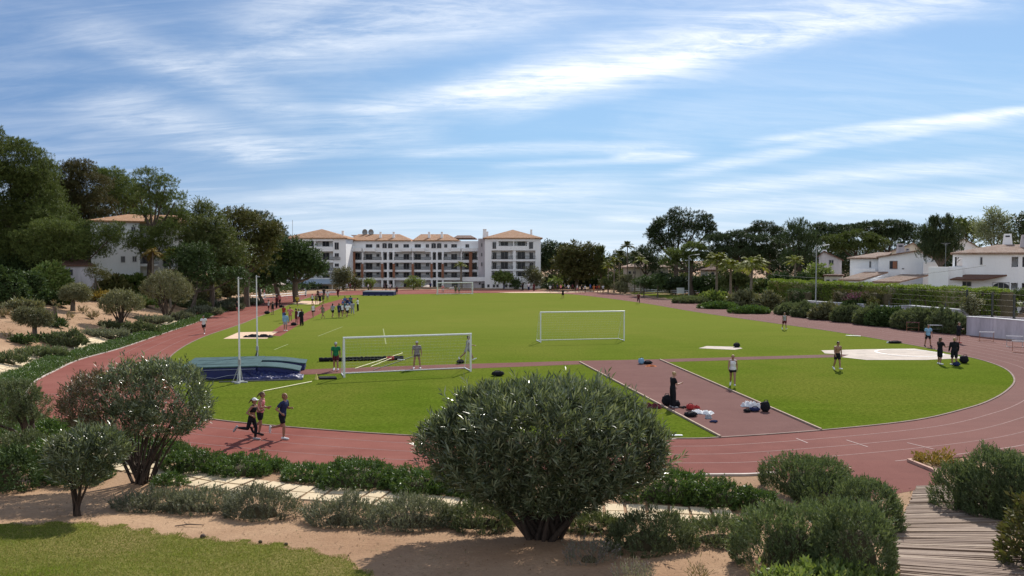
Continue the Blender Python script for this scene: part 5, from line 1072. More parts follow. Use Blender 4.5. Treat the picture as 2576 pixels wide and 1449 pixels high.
def apartment():
    root = bld('apartment_block', 'long white four-storey apartment block with orange hipped roofs behind the far goal', 'building', (0, 200, 0))
    root.location = (0, 0, 0)
    YW, YC = 196.0, 205.0; DEEP = 2.2
    def box(nm, mat, fx, p0, p1, Y0, Y1):
        (x0, z1), (x1, z0) = XZ(fx(*p0), Y0), XZ(fx(*p1), Y0); return part_box(nm, root, mat, min(x0, x1), max(x0, x1), Y0, Y1, min(z0, z1), max(z0, z1))
    # ---- left wing
    x0, ze = XZ(c2(575, 340), YW); x1, _ = XZ(c2(1345, 340), YW); _, zb = XZ(c2(0, 975), YW); zb = -.6
    _, zA = XZ(c2(0, 205), YW)
    xin0, _ = XZ(c2(700, 0), YW); xin1, _ = XZ(c2(1165, 0), YW)
    def zc(y, Y): return XZ(c2(0, y), Y)[1]
    # solid wing built round its loggia openings
    part_box('wall', root, WHITE, x0, x1, YW + 2.0, YW + 14, zb, ze)
    part_box('wall', root, WHITE, XZ(c2(1180, 0), YW)[0], x1, YW, YW + 1.998, zb, ze - .002)
    part_box('wall', root, WHITE, x0, XZ(c2(690, 0), YW)[0], YW, YW + 1.998, zb, ze - .002)
    for a, b_ in ((370, 340), (500, 440), (640, 608), (760, 745), (900, 835)): part_box('balcony', root, WHITE, XZ(c2(690, 0), YW)[0] + .003, XZ(c2(1180, 0), YW)[0] - .003, YW - .15, YW + 1.997, zc(a, YW), zc(b_, YW))
    part_box('pier', root, WHITE, XZ(c2(945, 0), YW)[0], XZ(c2(960, 0), YW)[0], YW + .02, YW + 1.99, zc(500, YW), zc(370, YW))
    for wy0, wy1 in ((375, 435), (520, 600), (655, 740), (790, 830)):
        window(root, *(XZ(c2(q, 0), YW + 2)[0] for q in (840, 930)), zc(wy1, YW + 2), zc(wy0, YW + 2), YW + 1.98); window(root, *(XZ(c2(q, 0), YW + 2)[0] for q in (1050, 1130)), zc(wy1, YW + 2), zc(wy0, YW + 2), YW + 1.98)
    for wy0, wy1 in ((390, 475), (525, 565), (655, 690), (790, 825)): window(root, *(XZ(c2(q, 0), YW)[0] for q in (1203, 1250)), zc(wy1, YW), zc(wy0, YW), YW - .01)
    for wy0, wy1 in ((570, 608), (705, 745)): railing(root, XZ(c2(1000, 0), YW)[0], XZ(c2(1270, 0), YW)[0], zc(wy1, YW), zc(wy0, YW), YW - .2)
    rf = hip(x0, x1, YW, YW + 14, ze + .22, zA, 'roof', TILE1, root)
    for q, hh in ((1215, 1.8), (1305, 2.4)): pot(rf, XZ(c2(q, 0), YW + 6)[0], YW + 6, zc(325, YW + 6) - .8, hh, .36)
    mm = MB(); ax = XZ(c2(672, 0), YW + 4)[0]; mm.tube([(ax, YW + 4, ze + .3), (ax, YW + 4, zc(105, YW + 4))], .05, 6); mm.build('antenna', GREYM, root)
    # ---- right wing
    def zr(y, Y): return XZ(c3(0, y), Y)[1]
    X3 = lambda q, Y=YW: XZ(c3(q, 0), Y)[0]
    x0r, x1r = X3(945), X3(1650)
    part_box('wall', root, WHITE, x0r, x1r, YW + 2.0, YW + 14, zb, ze)
    part_box('wall', root, WHITE, x0r, X3(1030), YW, YW + 1.998, zb, ze - .002); part_box('wall', root, WHITE, X3(1582), x1r, YW, YW + 1.998, zb, ze - .002)
    part_box('wall', root, WHITE, X3(1030) + .003, X3(1582) - .003, YW + .01, YW + 1.996, zb, zr(815, YW))
    for a, b_ in ((372, 340), (488, 432), (625, 598), (745, 722)): part_box('balcony', root, WHITE, X3(1030) + .003, X3(1582) - .003, YW - .12, YW + 1.997, zr(a, YW), zr(b_, YW))
    part_box('pier', root, WHITE, X3(1298), X3(1338), YW + .02, YW + 1.99, zr(815, YW), zr(488, YW)); part_box('pier', root, WHITE, X3(1302), X3(1315), YW + .02, YW + 1.99, zr(432, YW), zr(372, YW))
    part_box('wall', root, WHITE, X3(1030) + .003, X3(1120), YW + .02, YW + 1.99, zr(432, YW), zr(372, YW)); part_box('wall', root, WHITE, X3(1480), X3(1582) - .003, YW + .02, YW + 1.99, zr(432, YW), zr(372, YW))
    for q0, q1 in ((1045, 1085), (1505, 1550)): window(root, X3(q0), X3(q1), zr(465, YW), zr(385, YW), YW - .13)
    for wy0, wy1 in ((375, 430), (500, 598), (630, 722), (755, 815)):
        for q0, q1 in ((1150, 1235), (1360, 1450)): window(root, X3(q0, YW + 2), X3(q1, YW + 2), zr(wy1, YW + 2), zr(wy0 + 8, YW + 2), YW + 1.98)
        if wy0 > 400:
            for q0, q1 in ((1050, 1088), (1510, 1550)): window(root, X3(q0, YW + 2), X3(q1, YW + 2), zr(wy1, YW + 2), zr(wy0 + 15, YW + 2), YW + 1.98)
    for wy0, wy1 in ((555, 598), (680, 722)):
        for q0, q1 in ((1032, 1297), (1340, 1580)): railing(root, X3(q0), X3(q1), zr(wy1, YW), zr(wy0, YW), YW - .15)
    for q in (990, 1060, 1105, 1215, 1265): window(root, X3(q - 12), X3(q + 12), zr(950, YW), zr(918, YW), YW - .005, mull=0)
    rf = hip(x0r, x1r, YW, YW + 14, ze + .22, zr(213, YW), 'roof', TILE1, root)
    for q, hh, ww in ((945, 2.7, .6), (972, 2.1, .5), (1530, 2.6, .34)): pot(rf, X3(q, YW + 5), YW + 5, zr(325, YW + 5) - .7, hh, ww)
    # stair tower between the blocks
    xt0, xt1 = X3(862, YW + 3), X3(945, YW + 3)
    part_box('stair_tower', root, WHITE2, xt0, x0r - .004, YW + 3, YW + 13.9, zb, zr(338, YW + 3))
    for wy in (400, 520, 640): window(root, X3(902, YW + 3), X3(912, YW + 3), zr(wy + 40, YW + 3), zr(wy, YW + 3), YW + 2.99, mull=0)
    # ---- middle block
    xa, xb = XZ(c2(1372, 0), YC)[0], xt0 - .004
    top = zc(370, YC)
    part_box('wall', root, WHITE, xa, xb, YC + DEEP, YC + 12, zb, top)
    F4 = YC + .3
    part_box('wall', root, WHITE, xa + .003, xb - .003, F4, YC + DEEP - .003, zc(508, YC), top - .004)
    for a, b_ in ((640, 607), (757, 730), (862, 830)): part_box('balcony', root, WHITE, xa + .006, xb - .006, YC, YC + DEEP - .006, zc(a, YC), zc(b_, YC))
    part_box('balcony', root, WHITE, xa - .1, XZ(c2(1545, 0), YC)[0], YC - .8, F4 - .003, zc(500, YC), zc(455, YC))
    for p, q in ((c2(1560, 0), c2(1712, 0)), (c2(2050, 0), c2(2172, 0)), (c3(20, 0), c3(190, 0)), (c3(520, 0), c3(640, 0)), (c3(655, 0), c3(858, 0))): part_box('balcony', root, WHITE, XZ(p, YC)[0], XZ(q, YC)[0], YC - .7, F4 - .003, zc(500, YC), zc(460, YC))
    piers = [c2(1552, 0), c2(1795, 0), c2(1868, 0), c2(1940, 0), c3(35, 0), c3(275, 0), c3(340, 0), c3(415, 0), c3(650, 0), c3(858, 0)]
    for k, p in enumerate(piers):
        X = XZ(p, YC)[0]; w = .22
        for a, b_ in ((607, 508), (730, 640), (830, 757), (975, 862)):
            part_box('pier', root, WHITE, X - w, X + w, YC + .05, YC + DEEP - .01, zc(a, YC) + .003, zc(b_, YC) - .003)
    for p, a, b_ in ((c2(1440, 0), 820, 508), (c2(1800, 0), 830, 655), (c2(1945, 0), 830, 655), (c3(38, 0), 830, 655), (c3(275, 0), 830, 655), (c3(415, 0), 830, 655), (c3(767, 0), 820, 503), (c2(1548, 0), 830, 655)):
        X = XZ(p, YC)[0]; w = .42 if a == 820 else .3; part_box('column', root, BROWNM, X - w, X + w, YC - .35, YC - .02, zc(a, YC), zc(b_, YC))
    YB_ = YC + DEEP
    wins = [(c2, 1595, 1672), (c2, 1728, 1762), (c2, 1965, 2000), (c2, 2070, 2135), (c3, 65, 138), (c3, 205, 240), (c3, 437, 470), (c3, 525, 592), (c3, 705, 745)]
    for fx, q0, q1 in wins:
        if q1 - q0 < 50 or True: window(root, XZ(fx(q0, 0), F4)[0], XZ(fx(q1, 0), F4)[0], zc(450, F4), zc(412, F4), F4 - .01)
        for a, b_ in ((600, 535), (722, 650), (825, 768)):
            small = q1 - q0 < 50; window(root, XZ(fx(q0, 0), YB_)[0], XZ(fx(q1, 0), YB_)[0], zc(a - (35 if small else 0), YB_), zc(b_, YB_), YB_ - .01)
    for fx, q0, q1 in ((c2, 1805, 1855), (c2, 1875, 1925), (c3, 275, 328), (c3, 345, 395)):
        if fx is c2 and q0 > 2400: continue
        window(root, XZ(fx(q0, 0), F4)[0], XZ(fx(q1, 0), F4)[0], zc(458, F4), zc(398, F4), F4 - .01, True)
        for a, b_ in ((605, 522), (725, 645), (828, 760), (970, 875)): window(root, XZ(fx(q0, 0), YB_)[0], XZ(fx(q1, 0), YB_)[0], zc(a, YB_), zc(b_, YB_), YB_ - .01)
    for fx, q0, q1 in ((c2, 1400, 1530), (c2, 1560, 1790), (c2, 1950, 2175), (c3, 50, 268), (c3, 425, 642), (c3, 658, 855)):
        for a, b_ in ((606, 572), (729, 692), (829, 800)): railing(root, XZ(fx(q0, 0), YC)[0], XZ(fx(q1, 0), YC)[0], zc(a, YC), zc(b_, YC), YC - .02)
    for fx, q0, q1 in ((c2, 1420, 1520), (c3, 690, 840)):
        for a, b_ in ((600, 525), (722, 655), (825, 770)): window(root, XZ(fx(q0, 0), YB_)[0], XZ(fx(q1, 0), YB_)[0], zc(a, YB_), zc(b_, YB_), YB_ - .01, mull=2)
    for fx, q0, q1 in ((c2, 1600, 1680), (c2, 2070, 2140), (c3, 70, 140), (c3, 530, 600)): window(root, XZ(fx(q0, 0), YB_)[0], XZ(fx(q1, 0), YB_)[0], zc(960, YB_), zc(885, YB_), YB_ - .01)
    for (p0, r0, r1, p1) in ((c2(1370, 0), c2(1500, 0), c2(2020, 0), c2(2165, 0)), (c3(35, 0), c3(140, 0), c3(475, 0), c3(620, 0))):
        rf = hip(XZ(p0, YC)[0] + .5, XZ(p1, YC)[0] - .5, YC + .3, YC + 12, top + .22, zc(283, YC + 6), 'roof', TILE1, root, (XZ(r0, YC + 6)[0], XZ(r1, YC + 6)[0]))
        fx = c2 if p0[0] < 1100 else c3
        for q in ((1780, 1945) if fx is c2 else (245, 405)): pot(rf, XZ(fx(q, 0), YC + 2.5)[0], YC + 2.5, top + .5, 1.9, .36)
    rf = hip(XZ(c3(560, 0), YC)[0], XZ(c3(800, 0), YC)[0], YC + 3, YC + 13, zc(330, YC + 3), zc(298, YC + 8), 'roof', TILE3, root, (XZ(c3(600, 0), YC + 8)[0], XZ(c3(770, 0), YC + 8)[0]))
    rf = hip(xa + 2, XZ(c2(1600, 0), YC)[0], YC + 3, YC + 13, zc(335, YC + 3), zc(293, YC + 8), 'roof', TILE3, root, (XZ(c2(1400, 0), YC + 8)[0], XZ(c2(1600, 0), YC + 8)[0]))
    for q in (1575, 1652):
        p = XZ(c2(q, 262), YC + 6); m = MB(); rr = .9
        vs = []; 
        for j in range(4):
            for k in range(12):
                a = 2 * math.pi * k / 12; ra = rr * (j + .02) / 3; dpt = .32 * (ra / rr) ** 2
                vs.append((p[0] + ra * math.cos(a) * .75 + dpt * .8, YC + 6 - dpt + ra * .5 * math.cos(a), p[1] + ra * math.sin(a)))
        fs = [(j * 12 + k, j * 12 + (k + 1) % 12, (j + 1) * 12 + (k + 1) % 12, (j + 1) * 12 + k) for j in range(3) for k in range(12)]
        m.add(vs, fs); m.tube([(p[0], YC + 6, zc(305, YC + 6) - 1.5), (p[0], YC + 6, p[1])], .07, 6); m.build('satellite_dish', GREYM, root)
    # white terrace wall joining tower and right wing
    part_box('terrace_wall', root, WHITE, X3(670, YC - 6), x0r - .004, YW + 1, YW + 1.4, zr(875, YW + 1), zr(822, YW + 1))
    part_box('terrace_wall', root, WHITE2, X3(670, YC - 6), x0r - .005, YW + 2, YW + 2.98, zb, zr(880, YW + 1))
    window(root, X3(905, YW + 2), X3(940, YW + 2), zr(960, YW + 2), zr(905, YW + 2), YW + 1.99); window(root, X3(870, YW + 2), X3(890, YW + 2), zr(918, YW + 2), zr(893, YW + 2), YW + 1.99, mull=0)
apartment()

def canteen():
    Y = 190; root = bld('canteen', 'low canteen with a blue-grey lean-to roof under the dark trees', 'building')
    q = lambda x, y, Y_=Y: XZ(c2(x, y), Y_)
    x0, zt = q(660, 855); x1, zl = q(1230, 905)
    m = MB(); m.add([(x0 + .6, Y + 5, zt), (x1, Y + 5, zt), (x1, Y, zl), (x0 - .6, Y, zl), (x0 + .6, Y + 5, zt - .2), (x1, Y + 5, zt - .2), (x1, Y, zl - .2), (x0 - .6, Y, zl - .2)], [(3, 2, 1, 0), (4, 5, 6, 7), (0, 1, 5, 4), (1, 2, 6, 5), (2, 3, 7, 6), (3, 0, 4, 7)])
    m.build('roof', plain('blue_grey_roof', (.30, .36, .42), .6, .12, 1.5), root)
    part_box('wall', root, CREAM, x0, x1, Y + 1.5, Y + 4.9, -.5, zl - .22)
    for a, b_ in ((700, 800), (855, 915), (985, 1100)): window(root, q(a, 0)[0], q(b_, 0)[0], .1, zl - .7, Y + 1.48, mull=2)
    for a in (680, 830, 975, 1165): m = MB(); X = q(a, 0)[0]; m.box(X - .1, X + .1, Y + .1, Y + .3, -.3, zl - .22); m.build('post', METAL, root)
canteen()
def parasol(px_, py, Y, r_, label):
    p = W(px_, py, Y); b = Vector((p.x, p.y, 0)); root = empty('parasol', b, label, 'parasol', 'parasols on the far terrace'); h = p.z
    m = MB(); n = 8; vs = [(0, 0, h + .45)] + [(r_ * math.cos(2 * math.pi * k / n), r_ * math.sin(2 * math.pi * k / n), h) for k in range(n)] + [(r_ * math.cos(2 * math.pi * k / n), r_ * math.sin(2 * math.pi * k / n), h - .2) for k in range(n)]
    m.add(vs, [(0, 1 + k, 1 + (k + 1) % n) for k in range(n)] + [(1 + k, 9 + k, 9 + (k + 1) % n, 1 + (k + 1) % n) for k in range(n)]); m.build('canopy', plain('parasol_canvas', (.55, .45, .38), .8), root)
    m = MB(); m.tube([(0, 0, 0), (0, 0, h + .4)], .04, 6); m.build('pole', METAL, root)
parasol(702, 715, 150, 1.3, 'pale beige parasol in the shade near the white rails'); parasol(1076, 721, 192, 1.2, 'white parasol before the middle balconies, left of its twin'); parasol(1140, 725, 192, 1.1, 'cream parasol behind the left post of the far goal')

def fence_rail():
    P = [at_depth(630, 133), at_depth(700, 140), at_depth(770, 150)]; root = empty('rail_fence', P[0], 'white double rail fence in the shade at the far left bend', 'fence')
    m = MB()
    for h in (.55, .95): m.tube([p - P[0] + Vector((0, 0, h)) for p in P], .07, 6)
    m.build('rail', METAL, root)
    for k in range(9):
        t = k / 8; p = P[0].lerp(P[2], t) - P[0]; m = MB(); m.tube([p, p + Vector((0, 0, 1.0))], .05, 6); m.build('post', METAL, root)
fence_rail()
# long low bench-like kerb walls at the far left
for a, b_, Y, z, lab in ((800, 845, 168, .35, 'low white barrier beside the far left bend'),):
    p, q = at_depth(a, Y), at_depth(b_, Y + 1); m = MB(); m.obox(((p + q) / 2) + Vector((0, 0, z / 2)), (q - p) / 2, (0, .12, 0), (0, 0, z / 2)); tag(m.build('barrier', METAL), lab, 'barrier')

# ---- house on the left bank
def left_house():
    Y = 108; root = bld('white_house', 'white house with balconies half hidden by pines on the left bank', 'house')
    q = lambda x, y, Y_=Y: (lambda w: (w.x, w.z))(W(x * .2962, 291.8 + y * .2962, Y_))
    x0, ze = q(930, 905); x1, _ = q(1240, 0); _, zr_ = q(0, 820); zb = 2.0
    part_box('wall', root, WHITE, x0 - 3, q(1140, 0)[0], Y, Y + 10, zb, ze); part_box('wall', root, WHITE, q(1140, 0)[0] + .003, q(1540, 0)[0], Y + 2, Y + 9.99, zb, ze - .01)
    for y0 in (1025, 1155, 1255): part_box('balcony', root, WHITE, q(1140, 0)[0] + .006, q(1300, 0)[0], Y + .3, Y + 1.99, q(0, y0 + 22)[1], q(0, y0)[1])
    for y0 in (1155, 1280): part_box('balcony', root, WHITE, q(1380, 0)[0], q(1545, 0)[0], Y + .4, Y + 1.99, q(0, y0 + 20)[1], q(0, y0)[1])
    for y0, y1 in ((985, 1025), (1110, 1150), (1240, 1255)): railing(root, q(1142, 0)[0], q(1300, 0)[0], q(0, y1)[1], q(0, y0)[1], Y + .35)
    for y0, y1 in ((1230, 1280), (1110, 1155)): railing(root, q(1382, 0)[0], q(1543, 0)[0], q(0, y1)[1], q(0, y0)[1], Y + .45)
    for xx, y0, y1 in ((1072, 1062, 1110), (1078, 1195, 1235), (980, 1195, 1240), (1072, 945, 980)): window(root, q(xx, 0)[0], q(xx + 28, 0)[0], q(0, y1)[1], q(0, y0)[1], Y - .01)
    for xx, y0, y1 in ((1160, 940, 1020), (1160, 1060, 1150), (1220, 1190, 1250), (1400, 1190, 1280)): window(root, q(xx, 0, Y + 2)[0], q(xx + 60, 0, Y + 2)[0], q(0, y1, Y + 2)[1], q(0, y0, Y + 2)[1], Y + 1.98)
    hip(x0 - 3, q(1540, 0)[0], Y, Y + 10, ze + .2, zr_, 'roof', TILE1, root, (x0 + 2, q(1480, 0)[0]))
    root2 = bld('garden_store', 'small pale building low among the bank trees below the white house', 'building'); Y2 = 96
    x0, z1 = q(455, 1290, Y2); x1, z0 = q(800, 1420, Y2); part_box('wall', root2, WHITE2, x0, x1, Y2, Y2 + 5, z0 - 3, z1 + .2); window(root2, q(505, 0, Y2)[0], q(590, 0, Y2)[0], z1 - .9, z1 - .2, Y2 - .01); hip(x0, x1, Y2, Y2 + 5, z1 + .4, z1 + 1.1, 'roof', TILE3, root2, (x0 + 1.5, x1 - 1.5), .25)
left_house()
def staked():
    b = at_depth(240, 92); root = empty('staked_tree', b, 'young tree held by wooden stakes on top of the bank', 'tree'); m = MB(); m.tube([(0, 0, 0), (0, 0, 2.6)], [.16, .1], 8); m.build('trunk', BARK2, root)
    for a in (-.9, .9):
        m = MB(); m.tube([(a, 0, 0), (a * .25, 0, 2.0)], .05, 6); m.build('stake', plain('stake_wood', (.25, .18, .12), .8), root)
    r = np.random.default_rng(3); V, _ = crown_verts([(0, 0, 3.1, 1.1, 1, .9), (.9, 0, 2.7, .8, .8, .5)], 'airy', r, 1.1, .9); link('crown', quads_mesh('crown', V), L_RUST, root)
staked()

# ---- villas on the right
def d5(x, y): return (2250 + x / 3.2933, 580 + y / 3.2933)
def gable(root, x0, x1, xp, z0l, z0r, zp, y0, y1, mat, over=.35, th=.22):
    m = MB(); sl = (zp - z0l) / (xp - x0) if xp != x0 else 0; sr = (zp - z0r) / (x1 - xp) if x1 != xp else 0
    a0, a1 = x0 - over, x1 + over; za, zb_ = z0l - sl * over, z0r - sr * over; ya, yb = y0 - over, y1 + over
    vs = [(a0, ya, za), (xp, ya, zp), (a1, ya, zb_), (a0, yb, za), (xp, yb, zp), (a1, yb, zb_)]; vs += [(x, y, z - th) for x, y, z in vs]
    m.add(vs, [(0, 1, 4, 3), (1, 2, 5, 4), (6, 9, 10, 7), (7, 10, 11, 8), (0, 6, 7, 1), (1, 7, 8, 2), (3, 4, 10, 9), (4, 5, 11, 10), (0, 3, 9, 6), (2, 8, 11, 5)])
    return m.build('roof', mat, root)
def gwall(root, x0, x1, xp, zb, z0l, z0r, zp, y0, y1, mat=WHITE):
    m = MB(); vs = [(x0, y0, zb), (x1, y0, zb), (x1, y0, z0r), (xp, y0, zp), (x0, y0, z0l)]; vs += [(x, y1, z) for x, y, z in vs]
    m.add(vs, [(0, 1, 2, 3, 4), (9, 8, 7, 6, 5), (0, 5, 6, 1), (1, 6, 7, 2), (2, 7, 8, 3), (3, 8, 9, 4), (4, 9, 5, 0)]); return m.build('wall', mat, root)
def bigchim(root, x0, x1, y, z0, z1, mat=WHITE2):
    m = MB(); xm = (x0 + x1) / 2; w = (x1 - x0) / 2; d = w * .7; k = .72
    m.add([(xm - w, y - d, z0), (xm + w, y - d, z0), (xm + w, y + d, z0), (xm - w, y + d, z0), (xm - w * k, y - d * k, z1), (xm + w * k, y - d * k, z1), (xm + w * k, y + d * k, z1), (xm - w * k, y + d * k, z1)], [(0, 1, 5, 4), (1, 2, 6, 5), (2, 3, 7, 6), (3, 0, 4, 7), (4, 5, 6, 7)])
    c = m.build('chimney', mat, root); s = MB(); zz = z0 + (z1 - z0) * .74; s.box(xm - w * .42, xm + w * .42, y - d * .80 - .04, y - d * .7, zz, zz + (z1 - z0) * .12); s.build('slot', GLASS, c); return c
def face(label, px_, Y):
    """turn a house about the middle of its front so that the front looks at the track bend"""
    root = next(o for o in COL.objects if o.get('label') == label); th = math.atan((px_ - CX) / F); p = Vector(((px_ - CX) / F * Y, Y, 0))
    Rm = Matrix.Rotation(-th, 3, 'Z'); S = Matrix.Diagonal((math.cos(th), 1, 1)); root.rotation_euler = (0, 0, -th); root.scale = (math.cos(th), 1, 1); root.location = p - Rm @ (S @ p)
def villas():
    def q(x, y, Y): w = XZ(d5(x, y), Y); return w
    # nearer villa (left of the dark tree)
    Y = 112; root = bld('white_villa', 'white villa with a gable, brown shuttered window and low tiled annexes', 'house', group='white villas behind the long hedge'); zb = .5
    X = lambda x, Y_=Y: q(x, 0, Y_)[0]
    Z = lambda y, Y_=Y: q(0, y, Y_)[1]
    m = root
    part_box('wall', m, WHITE, X(725), X(1020), Y + 1, Y + 9, zb, Z(590, Y + 1)); hip(X(725), X(1030), Y + 1, Y + 9, Z(588, Y + 1) + .2, Z(524, Y + 5), 'roof', TILE2, m, (X(850, Y + 5), X(990, Y + 5)))
    gwall(m, X(1010), X(1600), X(1395), zb, Z(575), Z(625), Z(516), Y, Y + 9.5); rf = gable(m, X(1010), X(1600), X(1395), Z(575) + .2, Z(625) + .2, Z(516) + .2, Y, Y + 9.5, TILE2, .3)
    bigchim(rf, X(1050, Y + 4), X(1143, Y + 4), Y + 4, Z(560, Y + 4), Z(442, Y + 4)); bigchim(rf, X(1140, Y + 4), X(1188, Y + 4), Y + 4.1, Z(550, Y + 4), Z(487, Y + 4))
    w_ = window(m, X(1122), X(1192), Z(682), Z(610), Y - .01); part_box('shutter', m, BROWNM, X(1150), X(1190), Y - .08, Y - .065, Z(680), Z(612))
    window(m, X(893, Y + 1), X(902, Y + 1), Z(668, Y + 1), Z(615, Y + 1), Y + .99, mull=0)
    part_box('terrace_wall', m, WHITE, X(818, Y - 2), X(1045, Y - 2), Y - 2, Y - .004, zb, Z(686, Y - 2))
    part_box('annex_wall', m, CREAM, X(632, Y - 5), X(815, Y - 5), Y - 5, Y - 2.004, zb, Z(760, Y - 5)); hip(X(632, Y - 5), X(815, Y - 5), Y - 5, Y - 2.1, Z(760, Y - 5) + .2, Z(738, Y - 4), 'roof', TILE3, m, (X(690, Y - 4), X(800, Y - 4)), .2)
    for a in (655, 725): window(m, X(a, Y - 5), X(a + 32, Y - 5), Z(838, Y - 5), Z(795, Y - 5), Y - 5.01, mull=0)
    # annex with right-hand white gable
    ya = Y - 6; part_box('annex_wall', m, WHITE, X(820, ya), X(1040, ya), ya, ya + 4, zb, Z(795, ya))
    mm = MB(); e0, e1 = X(810, ya), X(1045, ya); za_, zt_ = Z(790, ya), Z(712, ya + 4); t0, t1 = X(945, ya + 4), X(1172, ya + 4)
    mm.add([(e0, ya - .3, za_), (e1, ya - .3, za_), (t1, ya + 4, zt_), (t0, ya + 4, zt_), (e0, ya - .3, za_ - .2), (e1, ya - .3, za_ - .2), (t1, ya + 4, zt_ - .2), (t0, ya + 4, zt_ - .2)], [(0, 1, 2, 3), (7, 6, 5, 4), (0, 4, 5, 1), (1, 5, 6, 2), (2, 6, 7, 3), (3, 7, 4, 0)]); mm.build('annex_roof', TILE2, m)
    mm = MB(); mm.add([(X(1040, ya), ya + .1, zb), (X(1200, ya), ya + 1.5, zb), (X(1200, ya), ya + 1.5, Z(770, ya)), (X(1172, ya + 4), ya + 3.9, zt_ - .22), (X(1040, ya), ya + .1, za_ - .22), (X(1172, ya + 4), ya + 3.9, zb)], [(0, 1, 2, 3, 4), (1, 5, 3, 2), (0, 4, 3, 5)]); mm.build('annex_wall', WHITE, m)
    yb = Y - 7; part_box('annex_wall', m, WHITE, X(1205, yb), X(1450, yb), yb, yb + 4, zb, Z(810, yb)); mm = MB(); e0, e1 = X(1190, yb), X(1460, yb); za_, zt_ = Z(805, yb), Z(735, yb + 4); t0, t1 = X(1330, yb + 4), X(1598, yb + 4)
    mm.add([(e0, yb - .3, za_), (e1, yb - .3, za_), (t1, yb + 4, zt_), (t0, yb + 4, zt_), (e0, yb - .3, za_ - .2), (e1, yb - .3, za_ - .2), (t1, yb + 4, zt_ - .2), (t0, yb + 4, zt_ - .2)], [(0, 1, 2, 3), (7, 6, 5, 4), (0, 4, 5, 1), (1, 5, 6, 2), (2, 6, 7, 3), (3, 7, 4, 0)]); mm.build('annex_roof', TILE2, m)
    bigchim(m, X(1288, Y - 2), X(1340, Y - 2), Y - 2.5, Z(740, Y - 2), Z(668, Y - 2), WHITE)
    part_box('terrace_wall', m, WHITE, X(1470, Y - 1), X(1600, Y - 1), Y - 1.5, Y - .01, zb, Z(620, Y - 1))
    # right-hand villa
    Y = 92; root = bld('white_villa', 'larger white villa at the right edge with arched loggia and tiled roof', 'house', group='white villas behind the long hedge'); m = root
    part_box('wall', m, WHITE, X(1740, Y), X(1762, Y), Y, Y + 8, zb, Z(545, Y)); part_box('wall', m, WHITE, X(1838, Y), X(2310, Y), Y + .003, Y + 8, zb, Z(545, Y)); part_box('wall', m, WHITE, X(1762, Y), X(1838, Y), Y + .006, Y + 7.99, zb, Z(660, Y)); part_box('wall', m, WHITE, X(1762, Y), X(1838, Y), Y + .006, Y + 7.99, Z(570, Y), Z(545, Y))
    part_box('wall', m, WHITE, X(2310, Y), X(2620, Y), Y + 1.5, Y + 7.98, zb, Z(545, Y))
    for a, b_ in ((2372, 2410), (2472, 2500), (2560, 2620)): part_box('pier', m, WHITE, X(a, Y), X(b_, Y), Y + .004, Y + 1.49, zb, Z(548, Y))
    for a, b_ in ((568, 545), (815, 665), (1000, 945)): part_box('balcony', m, WHITE, X(2310, Y) + .003, X(2620, Y), Y + .012, Y + 1.48, Z(a, Y), Z(b_, Y))
    window(m, X(2318, Y + 1.5), X(2368, Y + 1.5), Z(662, Y), Z(575, Y), Y + 1.48); window(m, X(2415, Y + 1.5), X(2470, Y + 1.5), Z(662, Y), Z(575, Y), Y + 1.48); window(m, X(2318, Y + 1.5), X(2368, Y + 1.5), Z(940, Y), Z(825, Y), Y + 1.48); window(m, X(2415, Y + 1.5), X(2470, Y + 1.5), Z(940, Y), Z(825, Y), Y + 1.48)
    window(m, X(2015, Y), X(2028, Y), Z(640, Y), Z(575, Y), Y - .01, mull=0)
    window(m, X(2140, Y), X(2290, Y), Z(930, Y), Z(815, Y), Y - .01, True, 2); window(m, X(1840, Y), X(1925, Y), Z(850, Y), Z(812, Y), Y - .01)
    rf = hip(X(1740, Y), X(2640, Y), Y, Y + 8, Z(543, Y) + .2, Z(452, Y + 4), 'roof', TILE2, m, (X(1985, Y + 4), X(2560, Y + 4)), .3)
    bigchim(rf, X(1985, Y + 5), X(2082, Y + 5), Y + 5, Z(470, Y + 5), Z(352, Y + 5), WHITE); bigchim(rf, X(2235, Y + 3), X(2368, Y + 3), Y + 3, Z(490, Y + 3), Z(363, Y + 3))
    mm = MB(); e0, e1, t0, t1 = X(1795, Y - 1.6), X(2125, Y - 1.6), X(1870, Y), X(2270, Y); za_, zt_ = Z(785, Y - 1.6), Z(738, Y)
    mm.add([(e0, Y - 1.8, za_), (e1, Y - 1.8, za_), (t1, Y - .02, zt_), (t0, Y - .02, zt_), (e0, Y - 1.8, za_ - .15), (e1, Y - 1.8, za_ - .15), (t1, Y - .02, zt_ - .15), (t0, Y - .02, zt_ - .15)], [(0, 1, 2, 3), (7, 6, 5, 4), (0, 4, 5, 1), (1, 5, 6, 2), (2, 6, 7, 3), (3, 7, 4, 0)]); mm.build('awning_roof', TILE3, m)
    part_box('terrace_wall', m, WHITE, X(1595, Y - 2), X(1800, Y - 2), Y - 2, Y - .004, zb, Z(668, Y - 2)); part_box('terrace_wall', m, WHITE, X(1800, Y - 2) + .003, X(1938, Y - 2), Y - 1, Y - .004, zb, Z(664, Y - 2))
    # villas further back
    Y = 128; root = bld('white_villa', 'white gabled villa end showing behind the chimneys of the right-hand villa', 'house', group='white villas behind the long hedge'); gwall(root, X(1800, Y), X(2040, Y), X(1890, Y), zb, Z(470, Y), Z(480, Y), Z(395, Y), Y, Y + 6); gable(root, X(1800, Y), X(2040, Y), X(1890, Y), Z(470, Y) + .2, Z(480, Y) + .2, Z(395, Y) + .2, Y, Y + 6, TILE2); bigchim(root, X(1850, Y), X(1910, Y), Y + 2, Z(430, Y), Z(362, Y), WHITE)
